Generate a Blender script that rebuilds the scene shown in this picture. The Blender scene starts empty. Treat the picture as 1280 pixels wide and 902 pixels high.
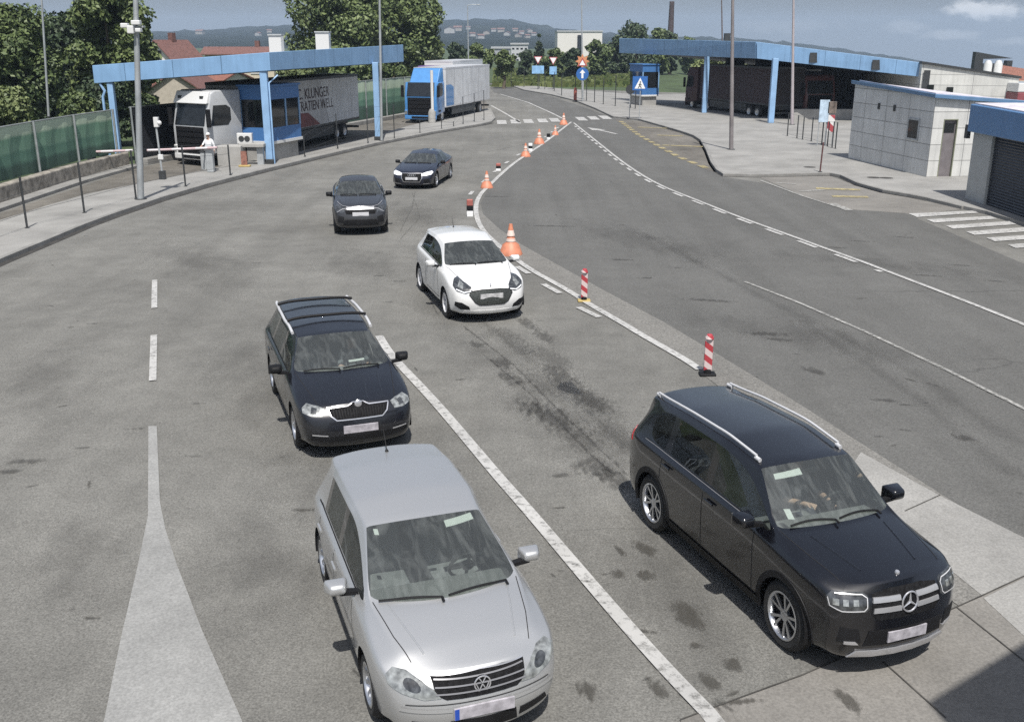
import bpy, bmesh, math, random
import numpy as np
from mathutils import Vector, Matrix, Euler
from mathutils.bvhtree import BVHTree
R = math.radians
C = bpy.context.scene.collection
scene = bpy.context.scene
random.seed(7)

# ---------------------------------------------------------------- camera
CAM_H, PITCH, FPX, PW, PH = 5.854, 0.308624, 1251.62, 1280.0, 902.0
cd = bpy.data.cameras.new('camera'); cam = bpy.data.objects.new('camera', cd); C.objects.link(cam)
cam.location = (0, 0, CAM_H); cam.rotation_euler = (math.pi/2 - PITCH, 0, 0)
cd.sensor_width = 36; cd.lens = 36*FPX/PW; cd.clip_start = 0.1; cd.clip_end = 9000
scene.camera = cam

# ---------------------------------------------------------------- light
SUN_EL, SUN_AZ = R(60), R(-83)            # direction towards the sun: behind the camera, a little to the right
to_sun = Vector((math.cos(SUN_EL)*math.cos(SUN_AZ), math.cos(SUN_EL)*math.sin(SUN_AZ), math.sin(SUN_EL)))
sd = bpy.data.lights.new('sun', 'SUN'); sd.energy = 4.0; sd.angle = R(0.53); sd.color = (1.0, 0.965, 0.91)
sun = bpy.data.objects.new('sun', sd); C.objects.link(sun)
sun.rotation_euler = (-to_sun).to_track_quat('-Z', 'Y').to_euler()
scene.view_settings.view_transform = 'Standard'
try: scene.view_settings.look = 'None'
except Exception: pass
scene.view_settings.gamma = 1.0; scene.view_settings.use_curve_mapping = False
scene.view_settings.exposure = 0.55

def ray_px(px, py):
    x = (px-PW/2)/FPX; y = -(py-PH/2)/FPX
    return Vector((x, math.cos(PITCH)+y*math.sin(PITCH), -math.sin(PITCH)+y*math.cos(PITCH)))
def G(px, py, z=0.0):
    d = ray_px(px, py); t = (z-CAM_H)/d.z
    return Vector((d.x*t, d.y*t, z))
def V(px, py, Y):
    d = ray_px(px, py); t = Y/d.y
    return Vector((d.x*t, Y, CAM_H+d.z*t))

# ---------------------------------------------------------------- world
w = bpy.data.worlds.new('World'); scene.world = w; w.use_nodes = True
nt = w.node_tree; nt.nodes.clear(); N = nt.nodes.new; L = nt.links.new
out = N('ShaderNodeOutputWorld'); bg = N('ShaderNodeBackground'); sky = N('ShaderNodeTexSky')
sky.sky_type = 'NISHITA'; sky.sun_disc = False; sky.sun_elevation = SUN_EL
sky.sun_rotation = math.atan2(to_sun.x, to_sun.y); sky.air_density = 1.0; sky.dust_density = 1.5; sky.ozone_density = 1.5
hs = N('ShaderNodeHueSaturation'); hs.inputs['Saturation'].default_value = 0.62; hs.inputs['Value'].default_value = 0.43
L(sky.outputs[0], hs.inputs['Color'])
tc0 = N('ShaderNodeTexCoord'); sp0 = N('ShaderNodeSeparateXYZ'); mz0 = N('ShaderNodeMath'); mz0.operation = 'MAXIMUM'; mz0.inputs[1].default_value = .02; cb0 = N('ShaderNodeCombineXYZ')
L(tc0.outputs['Generated'], sp0.inputs[0]); L(sp0.outputs['Z'], mz0.inputs[0]); L(sp0.outputs['X'], cb0.inputs[0]); L(sp0.outputs['Y'], cb0.inputs[1]); L(mz0.outputs[0], cb0.inputs[2])
if 'Vector' in sky.inputs: L(cb0.outputs[0], sky.inputs['Vector'])
# high thin cloud: slow grey mottling plus a few small cumulus low on the right
tc = N('ShaderNodeTexCoord')
mp = N('ShaderNodeMapping'); mp.inputs['Scale'].default_value = (3, 3, 14); L(tc.outputs['Generated'], mp.inputs[0])
nz = N('ShaderNodeTexNoise'); nz.inputs['Scale'].default_value = 1.6; nz.inputs['Detail'].default_value = 6; L(mp.outputs[0], nz.inputs['Vector'])
mr = N('ShaderNodeMapRange'); mr.inputs[1].default_value = .35; mr.inputs[2].default_value = .75; mr.inputs[3].default_value = .90; mr.inputs[4].default_value = 1.12
L(nz.outputs['Fac'], mr.inputs[0])
zr = N('ShaderNodeMapRange'); zr.interpolation_type = 'SMOOTHSTEP'; zr.inputs[1].default_value = .0; zr.inputs[2].default_value = .5; zr.inputs[3].default_value = .78; zr.inputs[4].default_value = 2.3; L(sp0.outputs['Z'], zr.inputs[0])
zm = N('ShaderNodeMath'); zm.operation = 'MULTIPLY'; L(mr.outputs[0], zm.inputs[0]); L(zr.outputs[0], zm.inputs[1])
mul = N('ShaderNodeMixRGB'); mul.blend_type = 'MULTIPLY'; mul.inputs[0].default_value = 1; L(hs.outputs[0], mul.inputs[1]); L(zm.outputs[0], mul.inputs[2])
last = mul.outputs[0]
n2 = N('ShaderNodeTexNoise'); n2.inputs['Scale'].default_value = 55; n2.inputs['Detail'].default_value = 7; n2.inputs['Roughness'].default_value = .62
m2 = N('ShaderNodeMapping'); m2.inputs['Scale'].default_value = (1, 1, 1.6); L(tc.outputs['Generated'], m2.inputs[0]); L(m2.outputs[0], n2.inputs['Vector'])
for (px, py, wx, wz, amt) in [(1217, 10, 27, 9, 1.0), (1248, 12, 32, 11, 1.0), (1185, 44, 34, 6, .35), (1133, 34, 24, 8, .22), (1272, 52, 30, 5, .25), (980, 34, 60, 9, .12)]:
    d = ray_px(px, py).normalized()
    sb = N('ShaderNodeVectorMath'); sb.operation = 'SUBTRACT'; L(tc.outputs['Generated'], sb.inputs[0]); sb.inputs[1].default_value = d
    sc_ = N('ShaderNodeVectorMath'); sc_.operation = 'MULTIPLY'; L(sb.outputs[0], sc_.inputs[0]); sc_.inputs[1].default_value = (FPX/wx, FPX/wx, FPX/wz)
    ln = N('ShaderNodeVectorMath'); ln.operation = 'LENGTH'; L(sc_.outputs[0], ln.inputs[0])
    ms = N('ShaderNodeMath'); ms.operation = 'MULTIPLY_ADD'; L(n2.outputs['Fac'], ms.inputs[0]); ms.inputs[1].default_value = 2.4; ms.inputs[2].default_value = -.55
    sm = N('ShaderNodeMath'); sm.operation = 'SUBTRACT'; L(ms.outputs[0], sm.inputs[0]); L(ln.outputs['Value'], sm.inputs[1])
    ss = N('ShaderNodeMapRange'); ss.interpolation_type = 'SMOOTHSTEP'; ss.inputs[1].default_value = -.55; ss.inputs[2].default_value = .45; ss.inputs[3].default_value = 0; ss.inputs[4].default_value = amt
    L(sm.outputs[0], ss.inputs[0])
    mx = N('ShaderNodeMixRGB'); L(ss.outputs[0], mx.inputs[0]); L(last, mx.inputs[1]); mx.inputs[2].default_value = (6.4, 6.3, 6.1, 1)
    last = mx.outputs[0]
L(last, bg.inputs['Color']); bg.inputs['Strength'].default_value = 0.10; L(bg.outputs[0], out.inputs[0])

scene.cycles.use_denoising = False
scene.cycles.max_bounces = 7; scene.cycles.diffuse_bounces = 3; scene.cycles.glossy_bounces = 3; scene.cycles.transparent_max_bounces = 12
scene.cycles.sample_clamp_indirect = 6

# ---------------------------------------------------------------- materials
MATS = {}
def nodes(name):
    m = bpy.data.materials.new(name); m.use_nodes = True
    t = m.node_tree; return m, t, t.nodes['Principled BSDF']
def rgb(c): return (c[0], c[1], c[2], 1)
def mat(name, col, rough=.6, metal=0, var=.12, scale=3.0, coat=0, bump=0, bscale=40, spec=.5, dirt=None):
    """plain painted / bare surface with slow procedural mottling"""
    if name in MATS: return MATS[name]
    m, t, b = nodes(name); n = t.nodes.new; l = t.links.new
    tc = n('ShaderNodeTexCoord'); z = n('ShaderNodeTexNoise'); z.inputs['Scale'].default_value = scale; z.inputs['Detail'].default_value = 5
    l(tc.outputs['Object'], z.inputs['Vector'])
    r = n('ShaderNodeValToRGB'); r.color_ramp.elements[0].position = .3; r.color_ramp.elements[1].position = .7
    r.color_ramp.elements[0].color = rgb([x*(1-var) for x in col]); r.color_ramp.elements[1].color = rgb([min(1, x*(1+var)) for x in col])
    l(z.outputs['Fac'], r.inputs[0]); l(r.outputs[0], b.inputs['Base Color'])
    b.inputs['Roughness'].default_value = rough; b.inputs['Metallic'].default_value = metal; b.inputs['Coat Weight'].default_value = coat
    b.inputs['Coat Roughness'].default_value = .04; b.inputs['Specular IOR Level'].default_value = spec
    if bump:
        z2 = n('ShaderNodeTexNoise'); z2.inputs['Scale'].default_value = bscale; z2.inputs['Detail'].default_value = 4; l(tc.outputs['Object'], z2.inputs['Vector'])
        bp = n('ShaderNodeBump'); bp.inputs['Strength'].default_value = bump; bp.inputs['Distance'].default_value = .01; l(z2.outputs['Fac'], bp.inputs['Height']); l(bp.outputs[0], b.inputs['Normal'])
    MATS[name] = m; return m

def asphalt(name, base, warm=(1.0, .97, .90), grain=.55, patch=.22):
    m, t, b = nodes(name); n = t.nodes.new; l = t.links.new
    tc = n('ShaderNodeTexCoord'); P = tc.outputs['Object']
    def noise(s, d=4, rg=.55):
        z = n('ShaderNodeTexNoise'); z.inputs['Scale'].default_value = s; z.inputs['Detail'].default_value = d; z.inputs['Roughness'].default_value = rg; l(P, z.inputs['Vector']); return z.outputs['Fac']
    def rng(v, a, b_, c, d):
        r = n('ShaderNodeMapRange'); r.inputs[1].default_value = a; r.inputs[2].default_value = b_; r.inputs[3].default_value = c; r.inputs[4].default_value = d; l(v, r.inputs[0]); return r.outputs[0]
    def mul(a, b_):
        x = n('ShaderNodeMath'); x.operation = 'MULTIPLY'; l(a, x.inputs[0]); l(b_, x.inputs[1]); return x.outputs[0]
    g = rng(noise(42, 2, .7), .32, .68, 1-grain, 1+grain)            # aggregate
    g2 = rng(noise(15, 3, .6), .3, .7, 1-grain*.35, 1+grain*.35)
    big = rng(noise(.22, 5), .3, .7, 1-patch, 1+patch)
    mid = rng(noise(1.6, 5, .65), .3, .7, 1-patch*.6, 1+patch*.6)
    # wheel-worn streaks along the lanes
    mp = n('ShaderNodeMapping'); mp.inputs['Rotation'].default_value = (0, 0, R(-20)); mp.inputs['Scale'].default_value = (1.3, .07, 1); l(P, mp.inputs[0])
    st = n('ShaderNodeTexNoise'); st.inputs['Scale'].default_value = .9; st.inputs['Detail'].default_value = 4; l(mp.outputs[0], st.inputs['Vector'])
    strk = rng(st.outputs['Fac'], .35, .65, .92, 1.06)
    # hairline cracks
    wv = n('ShaderNodeTexNoise'); wv.inputs['Scale'].default_value = 1.2; wv.inputs['Detail'].default_value = 5; l(P, wv.inputs['Vector'])
    mxv = n('ShaderNodeMixRGB'); mxv.inputs[0].default_value = .35; l(P, mxv.inputs[1]); l(wv.outputs['Color'], mxv.inputs[2])
    vo = n('ShaderNodeTexVoronoi'); vo.feature = 'DISTANCE_TO_EDGE'; vo.inputs['Scale'].default_value = .23; l(mxv.outputs[0], vo.inputs['Vector'])
    cr = rng(vo.outputs['Distance'], .0, .0035, 1, 0); gate = rng(noise(.13, 2), .56, .66, 0, 1)
    cm = mul(cr, gate)
    # spots: gum, drips
    v2 = n('ShaderNodeTexVoronoi'); v2.inputs['Scale'].default_value = 1.5; l(P, v2.inputs['Vector'])
    sp = rng(v2.outputs['Distance'], .035, .07, .72, 1.0)
    val = mul(mul(mul(g, g2), mul(big, mid)), mul(strk, sp))
    ci = n('ShaderNodeMath'); ci.operation = 'MULTIPLY_ADD'; l(cm, ci.inputs[0]); ci.inputs[1].default_value = -.5; ci.inputs[2].default_value = 1; val = mul(val, ci.outputs[0])
    mc = n('ShaderNodeMixRGB'); mc.blend_type = 'MULTIPLY'; mc.inputs[0].default_value = 1; mc.inputs[1].default_value = rgb([base*x for x in warm]); l(val, mc.inputs[2])
    l(mc.outputs[0], b.inputs['Base Color']); b.inputs['Roughness'].default_value = .88; b.inputs['Specular IOR Level'].default_value = .25
    bp = n('ShaderNodeBump'); bp.inputs['Strength'].default_value = .35; bp.inputs['Distance'].default_value = .012; l(noise(42, 3, .7), bp.inputs['Height']); l(bp.outputs[0], b.inputs['Normal'])
    MATS[name] = m; return m

def concrete(name, base, tint=(1, .98, .93), sc=1.0, seams=0):
    m, t, b = nodes(name); n = t.nodes.new; l = t.links.new
    tc = n('ShaderNodeTexCoord'); P = tc.outputs['Object']
    z = n('ShaderNodeTexNoise'); z.inputs['Scale'].default_value = .5*sc; z.inputs['Detail'].default_value = 8; z.inputs['Roughness'].default_value = .65; l(P, z.inputs['Vector'])
    z2 = n('ShaderNodeTexNoise'); z2.inputs['Scale'].default_value = 38; z2.inputs['Detail'].default_value = 3; l(P, z2.inputs['Vector'])
    r = n('ShaderNodeMapRange'); r.inputs[1].default_value = .3; r.inputs[2].default_value = .7; r.inputs[3].default_value = .74; r.inputs[4].default_value = 1.16; l(z.outputs['Fac'], r.inputs[0])
    r2 = n('ShaderNodeMapRange'); r2.inputs[1].default_value = .3; r2.inputs[2].default_value = .7; r2.inputs[3].default_value = .82; r2.inputs[4].default_value = 1.18; l(z2.outputs['Fac'], r2.inputs[0])
    x = n('ShaderNodeMath'); x.operation = 'MULTIPLY'; l(r.outputs[0], x.inputs[0]); l(r2.outputs[0], x.inputs[1]); v = x.outputs[0]
    v2 = n('ShaderNodeTexVoronoi'); v2.inputs['Scale'].default_value = 2.2; l(P, v2.inputs['Vector'])
    s = n('ShaderNodeMapRange'); s.inputs[1].default_value = .03; s.inputs[2].default_value = .09; s.inputs[3].default_value = .7; s.inputs[4].default_value = 1; l(v2.outputs['Distance'], s.inputs[0])
    x = n('ShaderNodeMath'); x.operation = 'MULTIPLY'; l(v, x.inputs[0]); l(s.outputs[0], x.inputs[1]); v = x.outputs[0]
    if seams:
        br = n('ShaderNodeTexBrick'); br.offset = 0; br.inputs['Scale'].default_value = 1; br.inputs['Brick Width'].default_value = seams; br.inputs['Row Height'].default_value = seams
        br.inputs['Mortar Size'].default_value = .02; br.inputs['Color1'].default_value = (1, 1, 1, 1); br.inputs['Color2'].default_value = (.93, .93, .93, 1); br.inputs['Mortar'].default_value = (.6, .6, .6, 1)
        mp = n('ShaderNodeMapping'); mp.inputs['Rotation'].default_value = (0, 0, R(17)); l(P, mp.inputs[0]); l(mp.outputs[0], br.inputs['Vector'])
        x = n('ShaderNodeMixRGB'); x.blend_type = 'MULTIPLY'; x.inputs[0].default_value = 1; l(v, x.inputs[1]); l(br.outputs['Color'], x.inputs[2]); v = x.outputs[0]
    mc = n('ShaderNodeMixRGB'); mc.blend_type = 'MULTIPLY'; mc.inputs[0].default_value = 1; mc.inputs[1].default_value = rgb([base*q for q in tint]); l(v, mc.inputs[2])
    l(mc.outputs[0], b.inputs['Base Color']); b.inputs['Roughness'].default_value = .85; b.inputs['Specular IOR Level'].default_value = .3
    MATS[name] = m; return m

def worn_paint(name, col, wear=.45, scale=9):
    """road paint with flaked-away gaps (transparent to the asphalt sheet below)"""
    m, t, b = nodes(name); n = t.nodes.new; l = t.links.new
    tc = n('ShaderNodeTexCoord'); z = n('ShaderNodeTexNoise'); z.inputs['Scale'].default_value = scale; z.inputs['Detail'].default_value = 7; z.inputs['Roughness'].default_value = .72; l(tc.outputs['Object'], z.inputs['Vector'])
    z3 = n('ShaderNodeTexNoise'); z3.inputs['Scale'].default_value = .8; z3.inputs['Detail'].default_value = 4; l(tc.outputs['Object'], z3.inputs['Vector'])
    r = n('ShaderNodeMapRange'); r.inputs[1].default_value = wear-.12; r.inputs[2].default_value = wear+.10; l(z.outputs['Fac'], r.inputs[0])
    c = n('ShaderNodeValToRGB'); c.color_ramp.elements[0].position = .3; c.color_ramp.elements[1].position = .7
    c.color_ramp.elements[0].color = rgb([x*.78 for x in col]); c.color_ramp.elements[1].color = rgb(col); l(z3.outputs['Fac'], c.inputs[0]); l(c.outputs[0], b.inputs['Base Color'])
    b.inputs['Roughness'].default_value = .75
    l(r.outputs[0], b.inputs['Alpha'])
    MATS[name] = m; return m

def stain_mat(name, col, thr=.5, scale=3.0, soft=.16, amt=.75):
    m, t, b = nodes(name); n = t.nodes.new; l = t.links.new
    tc = n('ShaderNodeTexCoord')
    z = n('ShaderNodeTexNoise'); z.inputs['Scale'].default_value = scale; z.inputs['Detail'].default_value = 6; z.inputs['Roughness'].default_value = .62; mp = n('ShaderNodeMapping'); mp.inputs['Rotation'].default_value = (0, 0, R(-20)); mp.inputs['Scale'].default_value = (1.4, .55, 1); l(tc.outputs['Object'], mp.inputs[0]); l(mp.outputs[0], z.inputs['Vector'])
    at = n('ShaderNodeAttribute'); at.attribute_name = 'edge'
    s = n('ShaderNodeMath'); s.operation = 'MULTIPLY_ADD'; l(at.outputs['Fac'], s.inputs[0]); s.inputs[1].default_value = .52; s.inputs[2].default_value = -.36
    a = n('ShaderNodeMath'); a.operation = 'ADD'; l(z.outputs['Fac'], a.inputs[0]); l(s.outputs[0], a.inputs[1])
    r = n('ShaderNodeMapRange'); r.interpolation_type = 'SMOOTHSTEP'; r.inputs[1].default_value = thr-soft; r.inputs[2].default_value = thr+soft; r.inputs[4].default_value = amt; l(a.outputs[0], r.inputs[0])
    b.inputs['Base Color'].default_value = rgb(col); b.inputs['Roughness'].default_value = .8; l(r.outputs[0], b.inputs['Alpha'])
    MATS[name] = m; return m

def glass(name, tint=(.55, .6, .58), rough=.0, frn=1.5, film=.0):
    m = bpy.data.materials.new(name); m.use_nodes = True; t = m.node_tree; t.nodes.clear(); n = t.nodes.new; l = t.links.new
    o = n('ShaderNodeOutputMaterial'); tr = n('ShaderNodeBsdfTransparent'); gl = n('ShaderNodeBsdfGlossy'); fr = n('ShaderNodeFresnel'); mx = n('ShaderNodeMixShader')
    tr.inputs[0].default_value = rgb(tint); gl.inputs['Roughness'].default_value = rough; gl.inputs[0].default_value = (.9, .95, .95, 1); fr.inputs['IOR'].default_value = frn
    tc = n('ShaderNodeTexCoord'); z = n('ShaderNodeTexNoise'); z.inputs['Scale'].default_value = 1.5; l(tc.outputs['Object'], z.inputs['Vector'])
    bp = n('ShaderNodeBump'); bp.inputs['Strength'].default_value = .05; bp.inputs['Distance'].default_value = .02; l(z.outputs['Fac'], bp.inputs['Height']); l(bp.outputs[0], gl.inputs['Normal'])
    l(fr.outputs[0], mx.inputs[0]); l(tr.outputs[0], mx.inputs[1]); l(gl.outputs[0], mx.inputs[2])
    df = n('ShaderNodeBsdfDiffuse'); df.inputs[0].default_value = (.62, .66, .64, 1); z9 = n('ShaderNodeTexNoise'); z9.inputs['Scale'].default_value = 5.5; z9.inputs['Detail'].default_value = 7; z9.inputs['Distortion'].default_value = 1.2; mp9 = n('ShaderNodeMapping'); mp9.inputs['Scale'].default_value = (.5, 1.5, .5); l(tc.outputs['Object'], mp9.inputs[0]); l(mp9.outputs[0], z9.inputs['Vector'])
    r9 = n('ShaderNodeMapRange'); r9.inputs[1].default_value = .45; r9.inputs[2].default_value = .72; r9.inputs[3].default_value = film*.85; r9.inputs[4].default_value = film*2.0; l(z9.outputs['Fac'], r9.inputs[0])
    m9 = n('ShaderNodeMixShader'); l(r9.outputs[0], m9.inputs[0]); l(mx.outputs[0], m9.inputs[1]); l(df.outputs[0], m9.inputs[2]); l(m9.outputs[0], o.inputs[0])
    MATS[name] = m; return m

def paint(name, col, metal=0.0, rough=.35, coat=1.0, dust=.10):
    """car paint: clear coat, metal flake and a thin uneven film of road dust"""
    m, t, b = nodes(name); n = t.nodes.new; l = t.links.new
    tc = n('ShaderNodeTexCoord'); z = n('ShaderNodeTexNoise'); z.inputs['Scale'].default_value = 2.2; z.inputs['Detail'].default_value = 7; l(tc.outputs['Object'], z.inputs['Vector'])
    sx = n('ShaderNodeSeparateXYZ'); l(tc.outputs['Object'], sx.inputs[0])
    hz = n('ShaderNodeMapRange'); hz.inputs[1].default_value = .9; hz.inputs[2].default_value = .2; hz.inputs[3].default_value = .25; hz.inputs[4].default_value = 1.6; l(sx.outputs['Z'], hz.inputs[0])
    r = n('ShaderNodeMapRange'); r.inputs[1].default_value = .35; r.inputs[2].default_value = .75; r.inputs[4].default_value = dust; l(z.outputs['Fac'], r.inputs[0])
    x = n('ShaderNodeMath'); x.operation = 'MULTIPLY'; l(r.outputs[0], x.inputs[0]); l(hz.outputs[0], x.inputs[1])
    c = n('ShaderNodeMixRGB'); l(x.outputs[0], c.inputs[0]); c.inputs[1].default_value = rgb(col); c.inputs[2].default_value = (.24, .22, .19, 1); l(c.outputs[0], b.inputs['Base Color'])
    b.inputs['Metallic'].default_value = metal; b.inputs['Roughness'].default_value = rough; b.inputs['Coat Weight'].default_value = coat
    rr = n('ShaderNodeMapRange'); rr.inputs[3].default_value = .03; rr.inputs[4].default_value = .14; l(z.outputs['Fac'], rr.inputs[0]); l(rr.outputs[0], b.inputs['Coat Roughness'])
    MATS[name] = m; return m

def leaf_mat(name, dark, light, sc=.5):
    m, t, b = nodes(name); n = t.nodes.new; l = t.links.new
    g = n('ShaderNodeNewGeometry'); tc = n('ShaderNodeTexCoord')
    z = n('ShaderNodeTexNoise'); z.inputs['Scale'].default_value = sc; z.inputs['Detail'].default_value = 3; l(tc.outputs['Object'], z.inputs['Vector'])
    a = n('ShaderNodeMath'); a.operation = 'MULTIPLY_ADD'; l(g.outputs['Random Per Island'], a.inputs[0]); a.inputs[1].default_value = .55; l(z.outputs['Fac'], a.inputs[2])
    r = n('ShaderNodeMapRange'); r.inputs[1].default_value = .35; r.inputs[2].default_value = 1.15; l(a.outputs[0], r.inputs[0])
    c = n('ShaderNodeMixRGB'); l(r.outputs[0], c.inputs[0]); c.inputs[1].default_value = rgb(dark); c.inputs[2].default_value = rgb(light); l(c.outputs[0], b.inputs['Base Color'])
    b.inputs['Roughness'].default_value = .55; b.inputs['Specular IOR Level'].default_value = .35
    MATS[name] = m; return m

def stripes(name, a, b_, freq=5.0, ang=45, axis='xz'):
    """hard-edged diagonal bands (warning posts, barrier arms)"""
    m, t, b = nodes(name); n = t.nodes.new; l = t.links.new
    tc = n('ShaderNodeTexCoord'); sx = n('ShaderNodeSeparateXYZ'); l(tc.outputs['Object'], sx.inputs[0])
    u = sx.outputs['XYZ'.index(axis[0].upper())]; v = sx.outputs['XYZ'.index(axis[1].upper())]
    m1 = n('ShaderNodeMath'); m1.operation = 'MULTIPLY'; l(u, m1.inputs[0]); m1.inputs[1].default_value = math.sin(R(ang))*freq
    m2 = n('ShaderNodeMath'); m2.operation = 'MULTIPLY_ADD'; l(v, m2.inputs[0]); m2.inputs[1].default_value = math.cos(R(ang))*freq; l(m1.outputs[0], m2.inputs[2])
    f = n('ShaderNodeMath'); f.operation = 'FRACT'; l(m2.outputs[0], f.inputs[0])
    g = n('ShaderNodeMath'); g.operation = 'GREATER_THAN'; l(f.outputs[0], g.inputs[0]); g.inputs[1].default_value = .5
    c = n('ShaderNodeMixRGB'); l(g.outputs[0], c.inputs[0]); c.inputs[1].default_value = rgb(a); c.inputs[2].default_value = rgb(b_); l(c.outputs[0], b.inputs['Base Color'])
    b.inputs['Roughness'].default_value = .5
    MATS[name] = m; return m

def panels(name, col, w_, h_, seam=(.22, .22, .215), axis='xz', size=.016, rough=.5, var=.06):
    """cladding panels with open joints"""
    m, t, b = nodes(name); n = t.nodes.new; l = t.links.new
    tc = n('ShaderNodeTexCoord'); sx = n('ShaderNodeSeparateXYZ'); l(tc.outputs['Object'], sx.inputs[0])
    cb = n('ShaderNodeCombineXYZ'); l(sx.outputs['XYZ'.index(axis[0].upper())], cb.inputs[0]); l(sx.outputs['XYZ'.index(axis[1].upper())], cb.inputs[1])
    br = n('ShaderNodeTexBrick'); br.offset = 0; br.squash = 1; br.inputs['Scale'].default_value = 1; br.inputs['Brick Width'].default_value = w_; br.inputs['Row Height'].default_value = h_
    br.inputs['Mortar Size'].default_value = size; br.inputs['Color1'].default_value = rgb([x*(1-var) for x in col]); br.inputs['Color2'].default_value = rgb([min(1, x*(1+var)) for x in col]); br.inputs['Mortar'].default_value = rgb(seam)
    l(cb.outputs[0], br.inputs['Vector'])
    z = n('ShaderNodeTexNoise'); z.inputs['Scale'].default_value = 1.3; z.inputs['Detail'].default_value = 5; l(tc.outputs['Object'], z.inputs['Vector'])
    r = n('ShaderNodeMapRange'); r.inputs[1].default_value = .3; r.inputs[2].default_value = .7; r.inputs[3].default_value = .88; r.inputs[4].default_value = 1.06; l(z.outputs['Fac'], r.inputs[0])
    x = n('ShaderNodeMixRGB'); x.blend_type = 'MULTIPLY'; x.inputs[0].default_value = 1; l(br.outputs['Color'], x.inputs[1]); l(r.outputs[0], x.inputs[2]); mp = n('ShaderNodeMapping'); mp.inputs['Scale'].default_value = (3.5, 3.5, .22); l(tc.outputs['Object'], mp.inputs[0]); z3 = n('ShaderNodeTexNoise'); z3.inputs['Scale'].default_value = 1.6; z3.inputs['Detail'].default_value = 5; l(mp.outputs[0], z3.inputs['Vector'])
    r3 = n('ShaderNodeMapRange'); r3.inputs[1].default_value = .45; r3.inputs[2].default_value = .75; r3.inputs[3].default_value = 1.03; r3.inputs[4].default_value = .87; l(z3.outputs['Fac'], r3.inputs[0])
    y = n('ShaderNodeMixRGB'); y.blend_type = 'MULTIPLY'; y.inputs[0].default_value = 1; l(x.outputs[0], y.inputs[1]); l(r3.outputs[0], y.inputs[2]); l(y.outputs[0], b.inputs['Base Color'])
    b.inputs['Roughness'].default_value = rough
    MATS[name] = m; return m

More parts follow.
